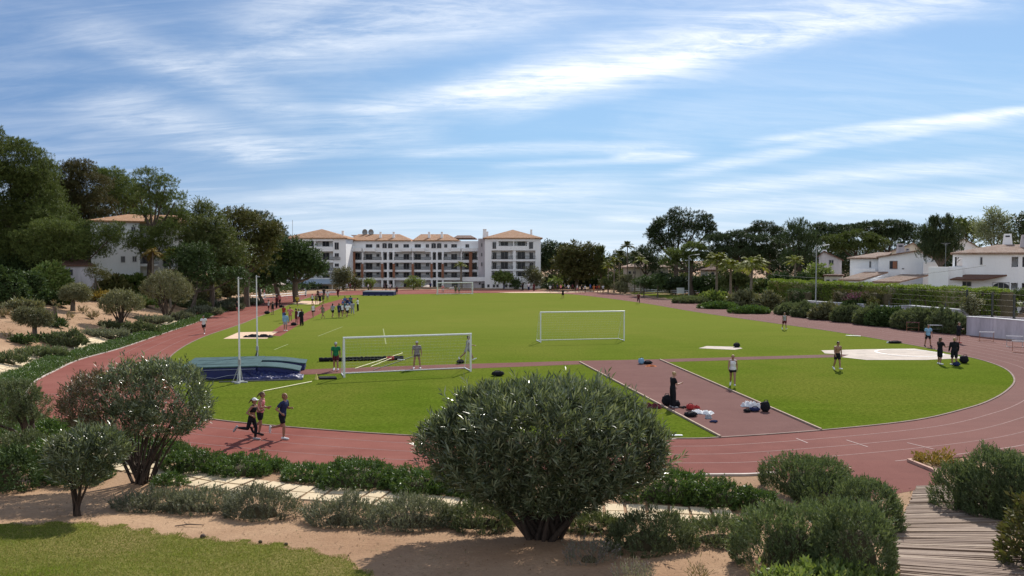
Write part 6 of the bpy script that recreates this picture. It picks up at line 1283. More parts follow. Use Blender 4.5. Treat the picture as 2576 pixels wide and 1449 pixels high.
    Y = 130; root = bld('white_villa', 'sand-coloured roof end showing behind the nearer villa', 'house', group='white villas behind the long hedge'); gwall(root, X(1200, Y), X(1480, Y), X(1410, Y), zb, Z(520, Y), Z(500, Y), Z(440, Y), Y, Y + 7, CREAM); gable(root, X(1200, Y), X(1480, Y), X(1410, Y), Z(520, Y) + .2, Z(500, Y) + .2, Z(440, Y) + .2, Y, Y + 7, TILE2)
    Y = 134; root = bld('white_villa', 'far villa with stepped gable and chimneys left of the nearer villa', 'house', group='white villas behind the long hedge'); gwall(root, X(500, Y), X(720, Y), X(545, Y), zb, Z(560, Y), Z(600, Y), Z(520, Y), Y, Y + 7, WHITE2); gable(root, X(500, Y), X(720, Y), X(545, Y), Z(560, Y) + .2, Z(600, Y) + .2, Z(520, Y) + .2, Y, Y + 7, TILE3); bigchim(root, X(525, Y), X(580, Y), Y + 1, Z(560, Y), Z(500, Y), WHITE); bigchim(root, X(650, Y), X(680, Y), Y + 1, Z(600, Y), Z(575, Y))
    window(root, X(600, Y), X(640, Y), Z(640, Y), Z(600, Y), Y - .01)
villas()
for lab_, c_, Y_ in (('white villa with a gable, brown shuttered window and low tiled annexes', 2240, 110), ('larger white villa at the right edge with arched loggia and tiled roof', 2470, 91), ('white gabled villa end showing behind the chimneys of the right-hand villa', 2430, 128), ('sand-coloured roof end showing behind the nearer villa', 2290, 130), ('far villa with stepped gable and chimneys left of the nearer villa', 2080, 134),
                     ('white house with balconies half hidden by pines on the left bank', 350, 109), ('small pale building low among the bank trees below the white house', 190, 96)): face(lab_, c_, Y_)
def low_house():
    Y = 176; root = bld('low_house', 'low cream house behind the trunks of the umbrella pines', 'house'); f = lambda x, y, Y_=Y: XZ((1700 + x / 4.262, 580 + y / 4.262), Y_)
    x0, z1 = f(600, 870); x1, _ = f(1110, 0); part_box('wall', root, CREAM, x0, x1, Y, Y + 8, -.3, z1); hip(x0, x1, Y, Y + 8, z1 + .2, z1 + 1.6, 'roof', TILE2, root, (x0 + 4, x1 - 4))
    for a in (600, 660, 800, 890, 1000): window(root, f(a + 8, 0)[0], f(a + 36, 0)[0], f(0, 945)[1], f(0, 918)[1], Y - .01, mull=0)
    Y = 168; root = bld('low_house', 'pale house wall glimpsed behind the palm trunks', 'house'); x0, z1 = f(1480, 900); x1, _ = f(1620, 0); part_box('wall', root, CREAM, x0, x1, Y, Y + 6, -.3, z1); hip(x0, x1, Y, Y + 6, z1 + .2, z1 + 1.4, 'roof', TILE3, root, (x0 + 2, x1 - 2)); window(root, f(1535, 0)[0], f(1565, 0)[0], f(0, 955)[1], f(0, 920)[1], Y - .01, mull=0)
low_house()

# ---- walls, mesh fence, lamps on the right
def wall_run(pts, z0s, z1s, th, mat, label, name='garden_wall', cap=None):
    root = None; m = MB()
    for k in range(len(pts) - 1):
        a, b_ = Vector((*pts[k], 0)), Vector((*pts[k + 1], 0)); d = (b_ - a).normalized(); n = Vector((-d.y, d.x, 0)) * th / 2
        vs = [(a - n) + Vector((0, 0, z0s)), (b_ - n) + Vector((0, 0, z0s)), (b_ + n) + Vector((0, 0, z0s)), (a + n) + Vector((0, 0, z0s)), (a - n) + Vector((0, 0, z1s[k])), (b_ - n) + Vector((0, 0, z1s[k + 1])), (b_ + n) + Vector((0, 0, z1s[k + 1])), (a + n) + Vector((0, 0, z1s[k]))]
        m.add(vs, [(0, 1, 5, 4), (1, 2, 6, 5), (2, 3, 7, 6), (3, 0, 4, 7), (4, 5, 6, 7)])
    o = m.build(name, mat); tag(o, label, 'wall')
    if cap:
        c = MB()
        for k in range(len(pts) - 1):
            a, b_ = Vector((*pts[k], 0)), Vector((*pts[k + 1], 0)); d = (b_ - a).normalized(); n = Vector((-d.y, d.x, 0)) * (th / 2 + .05)
            c.add([(a - n) + Vector((0, 0, z1s[k] + .002)), (b_ - n) + Vector((0, 0, z1s[k + 1] + .002)), (b_ + n) + Vector((0, 0, z1s[k + 1] + .002)), (a + n) + Vector((0, 0, z1s[k] + .002)), (a - n) + Vector((0, 0, z1s[k] + .07)), (b_ - n) + Vector((0, 0, z1s[k + 1] + .07)), (b_ + n) + Vector((0, 0, z1s[k + 1] + .07)), (a + n) + Vector((0, 0, z1s[k] + .07))], [(0, 1, 5, 4), (1, 2, 6, 5), (2, 3, 7, 6), (3, 0, 4, 7), (4, 5, 6, 7)])
        c.build('coping', cap, o)
    return o
pa, pb, pc = G(2434, 843), G(2500, 850), G(2700, 866)
wall_run([(pa.x, pa.y), (pb.x, pb.y), (pc.x, pc.y)], -.3, [W(2434, 797, pa.y).z, W(2500, 801, pb.y).z, W(2700, 818, pc.y).z], .3, mat_render('mauve_stained_wall', (.64, .58, .61), .4), 'stained white retaining wall with dark damp patches behind the hurdles', cap=WHITE)
wl = gd(3.6, 2030, 2160, 2240, 2290, 2436)
wall_run(wl, 0, [W(2030, 757, wl[0][1]).z, W(2160, 765, wl[1][1]).z, W(2240, 771, wl[2][1]).z, W(2290, 769, wl[3][1]).z, W(2436, 781, wl[4][1]).z], .25, WHITE2, 'low white garden wall behind the long row of shrubs', cap=WHITE)
wl = gd(4.2, 2445, 2700)
wall_run(wl, 0, [W(2445, 792, wl[0][1]).z, W(2700, 806, wl[1][1]).z], .25, WHITE2, 'lower stretch of garden wall behind the mesh fence at the right edge')
def mesh_fence():
    P = gd(3.75, 2240, 2330, 2434, 2500, 2600); b = Vector((P[0][0], P[0][1], 0)); root = empty('mesh_fence', b, 'dark wire mesh fence on slim posts above the garden wall', 'fence')
    posts = [(2238, 78, 757), (2291, 76.5, 752), (2380, 74.2, 762), (2420, 73.2, 768), (2434, 72.8, 728), (2498, 70.6, 735), (2553, 69, 740), (2600, 67.5, 745)]
    for p, Y, top in posts:
        Y = Dp(p, 3.85); c = Vector(((p - CX) / F * Y, Y, 0)); z1 = W(p, top, Y).z; m = MB(); r_ = .07 if top < 750 else .05; m.box(c.x - b.x - r_, c.x - b.x + r_, Y - b.y - r_, Y - b.y + r_, .4, z1); m.build('post', DARKM, root)
    m = MB(); Pv = [Vector((x, y, 0)) - b for x, y in P]
    for k in range(len(Pv) - 1):
        a, c = Pv[k], Pv[k + 1]; L = (c - a).length; z0, z1 = 1.6, 4.4
        for j in range(int(L / .5)): q = a.lerp(c, j * .5 / L); m.tube([q + Vector((0, 0, z0)), q + Vector((0, 0, z1))], .006, 3, False, False)
        for j in range(6): zz = z0 + (z1 - z0) * j / 5; m.tube([a + Vector((0, 0, zz)), c + Vector((0, 0, zz))], .006, 3, False, False)
    m.build('mesh', DARKM, root)
mesh_fence()
def lamp(px_, Y, top_py, label, arm=1.6, two=False):
    b = at_depth(px_, Y); H = W(px_, top_py, Y).z - b.z; root = empty('street_lamp', b, label, 'lamp post', 'lamp posts on the right'); m = MB(); m.tube([(0, 0, -.1), (0, 0, H)], [.11, .07], 8); m.build('pole', GREYM, root)
    m = MB(); m.tube([(0, 0, H - .05), (arm * .5, 0, H + .1), (arm, 0, H + .18)], .045, 6); m.build('arm', GREYM, root)
    m = MB(); m.obox((arm + .35, 0, H + .2), (.42, 0, .05), (0, .16, 0), (0, 0, .06)); m.build('lamp_head', METAL, root)
lamp(1733, 139, 643, 'tall grey lamp post with one arm in front of the umbrella pine trunks', 1.1); lamp(2053, 104, 620, 'lamp post left of the white villas rising from the hedge', .9)
b = at_depth(2378, 100); m = MB(); H = W(2378, 612, 100).z - b.z; m.tube([(0, 0, 0), (0, 0, H)], .03, 6); m.tube([(-.6, 0, H), (.6, 0, H)], .02, 5); m.tube([(-.3, 0, H - .2), (.3, 0, H - .2)], .02, 5); tag(m.build('tv_antenna', GREYM, None, b), 'thin television aerial before the dark round-headed tree', 'antenna')
# overhead cables crossing in front of the villas
m = MB(); A_, B_ = W(1940, 690, 118), W(2480, 668, 84)
pts = [A_.lerp(B_, t) + Vector((0, 0, -1.6 * 4 * t * (1 - t) * .6)) for t in np.linspace(0, 1, 14)]; m.tube(pts, .018, 4, False); tag(m.build('overhead_cable', DARKM), 'sagging overhead cable crossing in front of the white villas', 'cable')
# white board, rails and small garden wall on the grass by the far right
p = at_depth(1712, 152); m = MB(); root = empty('notice_board', p, 'white board on legs on the grass below the umbrella pines', 'board'); m.box(-.75, .75, -.05, .05, .35, 1.5); m.build('panel', METAL, root); m = MB(); m.box(-.65, -.58, -.04, .04, 0, .35); m.build('leg', GREYM, root); m = MB(); m.box(.58, .65, -.04, .04, 0, .35); m.build('leg', GREYM, root)
P = [at_depth(1590, 172), at_depth(1640, 163), at_depth(1700, 156), at_depth(1760, 149)]; root = empty('rail_fence', P[0], 'white rail fence in the shade below the umbrella pines', 'fence'); m = MB()
for hh in (.5, .85): m.tube([p - P[0] + Vector((0, 0, hh)) for p in P], .06, 6)
m.build('rail', METAL, root)
for k in range(10):
    p = P[0].lerp(P[3], k / 9) - P[0]; m = MB(); m.tube([p, p + Vector((0, 0, .9))], .05, 6); m.build('post', GREYM, root)
def patch(name, pts, mat):
    A_ = np.array([(p.x, p.y) for p in pts]); o = drape(name, A_, .8, .015, mat, .3); tag(o, kind='structure')
patch('verge', [at_depth(1580, 166), at_depth(1680, 143), at_depth(1760, 131), at_depth(1830, 124), at_depth(1900, 128), at_depth(1800, 150), at_depth(1680, 172), at_depth(1600, 180)], LAWN)
patch('villa_lawn', [at_depth(1900, 126), at_depth(1990, 116), at_depth(2060, 110), at_depth(2080, 128), at_depth(1960, 140), at_depth(1880, 138)], LAWN)
# ================================================================== PEOPLE
class Fig:
    """posed joints of a figure 1.75 m tall, facing +Y, feet on z = 0"""
    def __init__(s, pose, fem=False):
        p = dict(lean=2, thL=(2, 2), knL=4, thR=(-2, 2), knR=4, arL=(4, 9), elL=14, arR=(4, 9), elR=14, inL=0, inR=0, head=0, turn=0, ftL=0, ftR=0, sit=0); p.update(pose)
        s.pose = p; s.fem = fem; le = R(p['lean'])
        s.up = Vector((0, math.sin(le), math.cos(le))); s.fw = Vector((0, math.cos(le), -math.sin(le))); s.lat = Vector((1, 0, 0))
        P = Vector((0, 0, .93)); s.P = P
        s.chest = P + s.up * .36; s.neck = P + s.up * .545; hl = R(p['lean'] * .4 - p['head']); s.hup = Vector((0, math.sin(hl), math.cos(hl))); s.hfw = Vector((0, math.cos(hl), -math.sin(hl)))
        tn = R(p['turn']); s.hlat = Vector((math.cos(tn), -math.sin(tn), 0)); s.hfw = (s.hfw * math.cos(tn) + Vector((1, 0, 0)) * math.sin(tn)).normalized()
        s.head = s.neck + s.up * .04 + s.hup * .13
        sw = .165 if fem else .19; s.J = {}
        for sd, k in ((-1, 'L'), (1, 'R')):
            a, b = p['th' + k]; a = R(a); b = R(b); kn = R(p['kn' + k]); hip = P + Vector((sd * .088, 0, -.03))
            d = Vector((sd * math.sin(b), math.sin(a) * math.cos(b), -math.cos(a) * math.cos(b))); knee = hip + d * .43
            a2 = a - kn; d2 = Vector((sd * math.sin(b) * .5, math.sin(a2), -math.cos(a2))).normalized(); ank = knee + d2 * .41
            fa = a2 + R(p['ft' + k]); f = Vector((sd * .12, math.cos(fa), math.sin(fa))).normalized(); dn = d2
            heel = ank - f * .05 + dn * .045; ball = ank + f * .13 + dn * .055; toe = ank + f * .19 + dn * .055
            s.J['leg' + k] = (hip, knee, ank, heel, ball, toe)
            a, b = p['ar' + k]; a = R(a); b = R(b); el = R(p['el' + k]); sh = s.chest + s.up * .125 + Vector((sd * sw, 0, 0))
            d = Vector((sd * math.sin(b), math.sin(a) * math.cos(b), -math.cos(a) * math.cos(b))); elb = sh + d * .285
            a2 = a + el; inn = R(p['in' + k]); d2 = Vector((-sd * math.sin(inn) + sd * math.sin(b) * .4, math.sin(a2) * math.cos(inn), -math.cos(a2) * math.cos(inn))).normalized(); wr = elb + d2 * .245
            s.J['arm' + k] = (sh, elb, wr, d2)
        low = min(min(q.z for q in s.J[k][3:]) for k in ('legL', 'legR')) - .03
        s.off = Vector((0, 0, -low))
        if p['sit']: s.off = Vector((0, 0, -(.93 - .11 - p['sit'])))
def ring_tube(mb, rings, n=14):
    """rings: (centre, axis_a, axis_b, ra, rb) -> closed loft"""
    vs = []; fs = []
    for c, a, b, ra, rb in rings:
        for k in range(n): w = 2 * math.pi * k / n; vs.append(c + a * (ra * math.cos(w)) + b * (rb * math.sin(w)))
    m = len(rings)
    for i in range(m - 1):
        for k in range(n): fs.append((i * n + k, i * n + (k + 1) % n, (i + 1) * n + (k + 1) % n, (i + 1) * n + k))
    fs.append(tuple(range(n - 1, -1, -1))); fs.append(tuple(range((m - 1) * n, m * n))); mb.add(vs, fs, True)
def ell(mb, c, a, b, u, ra, rb, ru, n=14, m=10):
    vs = [c - u * ru]; fs = []
    for j in range(1, m):
        t = math.pi * j / m - math.pi / 2
        for k in range(n): w = 2 * math.pi * k / n; vs.append(c + a * (ra * math.cos(t) * math.cos(w)) + b * (rb * math.cos(t) * math.sin(w)) + u * (ru * math.sin(t)))
    vs.append(c + u * ru); L = len(vs) - 1
    for k in range(n): fs.append((0, 1 + (k + 1) % n, 1 + k)); fs.append((L, 1 + (m - 2) * n + k, 1 + (m - 2) * n + (k + 1) % n))
    for j in range(m - 2):
        for k in range(n): q = 1 + j * n; fs.append((q + k, q + (k + 1) % n, q + n + (k + 1) % n, q + n + k))
    mb.add(vs, fs, True)
def cap(mb, p0, p1, r0, r1, n=12):
    d = (p1 - p0); L = d.length
    if L < 1e-6: return
    d /= L; a = d.orthogonal().normalized(); b = d.cross(a); rings = []
    for t in (-1, -.86, -.5): rings.append((p0 + d * (r0 * t), a, b, r0 * math.sqrt(max(0.003, 1 - t * t)), r0 * math.sqrt(max(0.003, 1 - t * t))))
    for t in (0, .33, .66, 1): rings.append((p0 + d * (L * t), a, b, r0 + (r1 - r0) * t, r0 + (r1 - r0) * t))
    for t in (.5, .86, 1): rings.append((p1 + d * (r1 * t), a, b, r1 * math.sqrt(max(0.003, 1 - t * t)), r1 * math.sqrt(max(0.003, 1 - t * t))))
    ring_tube(mb, rings, n)
def torso_rings(f, g=0.0, lo=-.13, hi=.62):
    fem = f.fem; prof = [(-.13, .075, .07), (-.09, .135, .105), (0, .168 if fem else .160, .118), (.08, .155 if fem else .155, .108), (.17, .122 if fem else .142, .095), (.25, .130 if fem else .152, .100), (.35, .152 if fem else .172, .118 if fem else .115), (.43, .158 if fem else .182, .108), (.485, .135 if fem else .155, .085), (.53, .075, .065), (.57, .055, .056)]
    hs = np.array([q[0] for q in prof]); out = []
    for h in sorted(set([lo, hi] + [q[0] for q in prof if lo < q[0] < hi])):
        if h < -.13 or h > .57: continue
        ra = np.interp(h, hs, [q[1] for q in prof]); rb = np.interp(h, hs, [q[2] for q in prof]); out.append((f.P + f.up * h, f.lat, f.fw, ra + g, rb + g))
    return out
def body_mb(f, near):
    mb = MB(); ring_tube(mb, torso_rings(f))
    cap(mb, f.neck - f.up * .03, f.head - f.hup * .06, .054, .052)
    h = f.head; ell(mb, h + f.hup * .02, f.hlat, f.hfw, f.hup, .076, .096, .105); ell(mb, h - f.hup * .055 + f.hfw * .022, f.hlat, f.hfw, f.hup, .056, .068, .062)
    if near:
        cap(mb, h + f.hfw * .088 + f.hup * .015, h + f.hfw * .112 - f.hup * .018, .012, .016, 8)
        for sd in (-1, 1): ell(mb, h + f.hlat * (sd * .078) - f.hfw * .005, f.hfw, f.hlat, f.hup, .018, .012, .032, 8, 6)
        cap(mb, h + f.hfw * .088 - f.hup * .052 - f.hlat * .018, h + f.hfw * .088 - f.hup * .052 + f.hlat * .018, .010, .010, 6)
    for k, sd in (('L', -1), ('R', 1)):
        hip, kn, an, heel, ball, toe = f.J['leg' + k]
        cap(mb, hip, hip.lerp(kn, .5), .088, .074); cap(mb, hip.lerp(kn, .5), kn, .074, .054); cap(mb, kn, kn.lerp(an, .32), .054, .056); cap(mb, kn.lerp(an, .32), an, .056, .036)
        cap(mb, an, heel, .036, .034, 8); cap(mb, heel, ball, .034, .036, 8); cap(mb, ball, toe, .036, .026, 8)
        sh, el, wr, d2 = f.J['arm' + k]
        cap(mb, f.chest + f.up * .13 + f.lat * (sd * .10), sh, .062, .058); cap(mb, sh, el, .052, .040); cap(mb, el, el.lerp(wr, .4), .041, .039); cap(mb, el.lerp(wr, .4), wr, .039, .026)
        side = d2.cross(f.lat); side = side.normalized() if side.length > .1 else f.fw
        pal = wr + d2 * .075
        if near:
            lat = f.lat * 1.0; lat = (lat - d2 * lat.dot(d2)).normalized(); q = d2.cross(lat).normalized(); curl = 1 if q.dot(f.fw) > 0 else -1; q = q * curl
            ring_tube(mb, [(wr, q, lat, .024, .018), (wr + d2 * .03, q, lat, .034, .018), (pal, q, lat, .040, .017), (pal + d2 * .012, q, lat, .036, .014)], 10)
            inn = -lat * sd
            for i, (o, L) in enumerate(((-.030, .062), (-.010, .074), (.010, .080), (.030, .070))):
                b0 = pal + q * o; b1 = b0 + d2 * L * .42 + inn * .006; b2 = b1 + (d2 * .8 + inn * .6).normalized() * L * .33; b3 = b2 + (d2 * .4 + inn).normalized() * L * .26
                for u, v, r0, r1 in ((b0, b1, .0095, .0088), (b1, b2, .0088, .008), (b2, b3, .008, .0068)): cap(mb, u, v, r0, r1, 6)
            t0 = wr + d2 * .028 + q * .028; t1 = t0 + (q * .7 + d2 * .7 + inn * .3).normalized() * .036; t2 = t1 + (d2 * .9 + q * .2 + inn * .3).normalized() * .028
            cap(mb, t0, t1, .012, .0098, 6); cap(mb, t1, t2, .0098, .008, 6)
        else: cap(mb, wr, pal, .028, .036, 8); cap(mb, pal, pal + d2 * .075 + f.fw * .02, .034, .02, 8)
    return mb
def shirt_mb(f, kind, g):
    mb = MB(); lo, hi = {'tee': (-.06, .53), 'tank': (-.03, .50), 'bra': (.25, .47), 'hoodie': (-.09, .55), 'vest': (-.02, .50)}[kind]
    rg = torso_rings(f, g, lo, hi); ring_tube(mb, rg)
    for k, sd in (('L', -1), ('R', 1)):
        sh, el, wr, _ = f.J['arm' + k]; inner = f.chest + f.up * .13 + f.lat * (sd * .09)
        if kind in ('tee', 'hoodie'): cap(mb, inner, sh, .062 + g, .060 + g)
        elif kind in ('tank', 'bra', 'vest'): cap(mb, f.chest + f.up * .04 + f.lat * (sd * .10), f.chest + f.up * .165 + f.lat * (sd * .095), .035 + g, .040 + g)
        if kind == 'tee': cap(mb, sh, sh.lerp(el, .52), .058 + g, .056 + g)
        if kind == 'hoodie': cap(mb, sh, el, .060 + g, .050 + g); cap(mb, el, el.lerp(wr, .93), .050 + g, .036 + g)
    if kind == 'hoodie': ell(mb, f.neck - f.fw * .05 - f.up * .01, f.lat, f.fw, f.up, .10, .07, .06)
    return mb
def short_mb(f, kind, g):
    mb = MB(); hi = {'shorts': .10, 'brief': .06, 'leggings': .11, 'trousers': .11, 'long_shorts': .10}[kind]
    ring_tube(mb, torso_rings(f, g, -.13, hi))
    for k in ('L', 'R'):
        hip, kn, an, *_ = f.J['leg' + k]
        if kind == 'brief': cap(mb, hip, hip.lerp(kn, .22), .090 + g, .088 + g)
        elif kind == 'shorts': cap(mb, hip, hip.lerp(kn, .55), .092 + g, .088 + g)
        elif kind == 'long_shorts': cap(mb, hip, hip.lerp(kn, .92), .094 + g, .082 + g)
        else:
            w = .018 if kind == 'trousers' else 0; e = .96 if kind == 'trousers' else .86
            cap(mb, hip, hip.lerp(kn, .5), .088 + g, .074 + g + w); cap(mb, hip.lerp(kn, .5), kn, .074 + g + w, .055 + g + w); cap(mb, kn, kn.lerp(an, .32), .055 + g + w, .056 + g + w); cap(mb, kn.lerp(an, .32), kn.lerp(an, e), .056 + g + w, .038 + g + w * 1.3)
    return mb
def hair_mb(f, kind):
    mb = MB(); h = f.head
    ell(mb, h + f.hup * .045 - f.hfw * .018, f.hlat, f.hfw, f.hup, .086, .098, .092)
    if kind in ('long', 'pony', 'short'): ell(mb, h - f.hfw * .035 - f.hup * .01, f.hlat, f.hfw, f.hup, .083, .075, .09)
    if kind == 'long': cap(mb, h - f.hfw * .055, f.neck - f.fw * .075 - f.up * .14, .075, .045)
    if kind == 'pony': q = h - f.hfw * .12 + f.hup * .04; cap(mb, h - f.hfw * .08 + f.hup * .03, q, .03, .03, 8); cap(mb, q, q - f.hfw * .10 - f.hup * .16, .036, .014, 8)
    if kind == 'bun': ell(mb, h - f.hfw * .10 + f.hup * .07, f.hlat, f.hfw, f.hup, .042, .042, .042)
    return mb
def cap_mb(f):
    mb = MB(); h = f.head; ell(mb, h + f.hup * .055 - f.hfw * .005, f.hlat, f.hfw, f.hup, .090, .104, .082); ell(mb, h + f.hup * .055 + f.hfw * .105, f.hlat, f.hfw, f.hup, .068, .075, .014); return mb
def shoe_mb(f, k):
    mb = MB(); hip, kn, an, heel, ball, toe = f.J['leg' + k]; dn = (an - kn).normalized(); cap(mb, an + dn * .01, heel + dn * .004, .042, .044, 10); cap(mb, heel, ball, .046, .046, 10); cap(mb, ball, toe, .046, .036, 10); return mb

MESHJOBS = {}; EVAL = {}
def job(key, mbf, vox):
    if key not in MESHJOBS: MESHJOBS[key] = (mbf, vox)
    return key
def run_jobs():
    tmp = []
    for key, (mbf, vox) in MESHJOBS.items():
        if key in EVAL: continue
        o = bpy.data.objects.new('person_work', mbf().mesh('work')); COL.objects.link(o)
        m = o.modifiers.new('r', 'REMESH'); m.mode = 'VOXEL'; m.voxel_size = vox; m.use_smooth_shade = True
        sm = o.modifiers.new('s', 'SMOOTH'); sm.factor = .5; sm.iterations = 2
        tmp.append((key, o))
    bpy.context.view_layer.update(); dg = bpy.context.evaluated_depsgraph_get()
    for key, o in tmp:
        EVAL[key] = bpy.data.meshes.new_from_object(o.evaluated_get(dg)); EVAL[key].name = key[0]
    for key, o in tmp:
        me = o.data; bpy.data.objects.remove(o); bpy.data.meshes.remove(me)
def fabric(c, pat=None):
    nm = 'fabric_%d_%d_%d' % tuple(int(k * 255) for k in c)
    return plain(nm, c, .85, .18, 9, spec=.15)
def plaid():
    if 'plaid_fabric' in MATS: return MATS['plaid_fabric']
    m, nt, b = nmat('plaid_fabric'); tc = opos(nt); ws = []
    for ax, sc in (('Z', 5.0), ('X', 5.0)):
        w = N(nt, 'ShaderNodeTexWave', Scale=sc); w.bands_direction = ax; nt.links.new(tc, w.inputs['Vector']); ws.append(ramp(nt, w.outputs['Fac'], [(.78, (0, 0, 0)), (.86, (1, 1, 1))]).outputs[0])
    c = mixc(nt, ws[0], (.06, .05, .06), (.42, .36, .38)); c = mixc(nt, mixc(nt, .5, ws[1], (0, 0, 0)), c, (.40, .34, .36)); nt.links.new(c, b.inputs['Base Color']); b.inputs['Roughness'].default_value = .85
    MATS['plaid_fabric'] = m; return m
def skinmat(c):
    nm = 'skin_%d' % int(c[0] * 255)
    if nm in MATS: return MATS[nm]
    m = plain(nm, c, .5, .08, 12); b = m.node_tree.nodes['Principled BSDF']; b.inputs['Subsurface Weight'].default_value = .06; b.inputs['Subsurface Radius'].default_value = (.02, .008, .004); return m
POSES = {
 'stand': dict(), 'wide': dict(thL=(4, 9), thR=(-3, 9), arL=(2, 12), arR=(6, 12), elL=10, elR=18),
 'hips': dict(thL=(2, 5), thR=(-2, 5), arL=(-18, 38), elL=70, inL=55, arR=(-18, 38), elR=70, inR=55),
 'folded': dict(arL=(22, 6), elL=85, inL=55, arR=(22, 6), elR=85, inR=50, thL=(1, 4), thR=(-2, 4)),
 'walk': dict(lean=3, thL=(24, 1), knL=8, thR=(-16, 1), knR=22, ftR=-14, arL=(-18, 8), elL=14, arR=(24, 8), elR=22),
 'stride': dict(lean=6, thL=(30, 2), knL=10, ftL=8, thR=(-26, 2), knR=20, ftR=-25, arL=(-28, 10), elL=35, arR=(34, 10), elR=45),
 'slow': dict(lean=4, thL=(12, 1), knL=6, thR=(-8, 1), knR=14, ftR=-6, arL=(-6, 9), elL=10, arR=(10, 9), elR=14, head=-14),
 'phone': dict(lean=2, thL=(2, 3), thR=(4, 3), knR=8, arR=(22, 4), elR=82, inR=14, arL=(6, 6), elL=35, head=-22),
 'run_man': dict(lean=9, thR=(14, 1), knR=16, ftR=0, thL=(-12, 2), knL=62, ftL=-20, arL=(4, 14), elL=98, inL=38, arR=(-38, 16), elR=86, inR=10),
 'run_cap': dict(lean=10, thL=(16, 1), knL=22, ftL=4, thR=(-16, 2), knR=78, ftR=-25, arR=(-30, 16), elR=88, inR=14, arL=(20, 14), elL=92, inL=26),
 'run_pink': dict(lean=9, thR=(8, 1), knR=18, ftR=2, thL=(-6, 2), knL=44, ftL=-18, arR=(12, 16), elR=84, inR=22, arL=(-24, 16), elL=90, inL=14),
 'jog': dict(lean=8, thL=(26, 1), knL=30, thR=(-18, 1), knR=48, ftR=-20, arL=(-28, 12), elL=85, inL=10, arR=(26, 12), elR=85, inR=20),
 'lift': dict(lean=1, thL=(3, 5), thR=(-3, 5), arL=(60, 25), elL=70, inL=10, arR=(62, 25), elR=60, inR=10, head=6),
 'point': dict(arR=(62, 18), elR=20, thL=(3, 5), thR=(-3, 4)),
 'stoop': dict(lean=42, thL=(20, 4), knL=24, thR=(14, 4), knR=20, arL=(58, 6), elL=16, arR=(60, 6), elR=14, head=-10),
 'hand_out': dict(lean=3, thL=(3, 4), thR=(-3, 4), arR=(28, 10), elR=66, inR=-10, arL=(4, 8), elL=16),
 'sitting': dict(lean=8, thL=(84, 8), knL=72, thR=(80, 8), knR=60, arL=(30, 10), elL=40, arR=(30, 10), elR=40, sit=.02)}
PEOPLE = []
SK = {'f': (.42, .24, .165), 't': (.30, .155, .10), 'd': (.16, .085, .055)}
HC = {'blond': (.36, .24, .11), 'brown': (.09, .05, .03), 'dark': (.022, .016, .013), 'grey': (.35, .33, .31), 'red': (.20, .085, .035)}
C = dict(black=(.014, .014, .018), navy=(.022, .03, .085), white=(.68, .68, .69), pink=(.58, .20, .21), blue=(.07, .13, .38), sky=(.20, .36, .50), grey=(.30, .30, .32), green=(.015, .16, .065), red=(.33, .035, .035), maroon=(.10, .02, .03), yellow=(.55, .38, .06), orange=(.50, .15, .05), olive=(.12, .12, .06), camo=(.19, .19, .12), teal=(.03, .14, .17), plaid=(.12, .10, .11))
def person(px_, py, face, pose, label, top=('tee', 'black'), bot=('shorts', 'black'), hair=('short', 'brown'), skin='f', fem=False, H=1.73, near=0, shoes='white', z=None, Y=None, group='athletes and visitors around the field', hat=None):
    PEOPLE.append(dict(px=px_, py=py, face=face, pose=pose, label=label, top=top, bot=bot, hair=hair, skin=skin, fem=fem, H=H, near=near, shoes=shoes, Y=Y, group=group, hat=hat, z=z))
NEARV = {0: .021, 1: .013, 2: .0085}
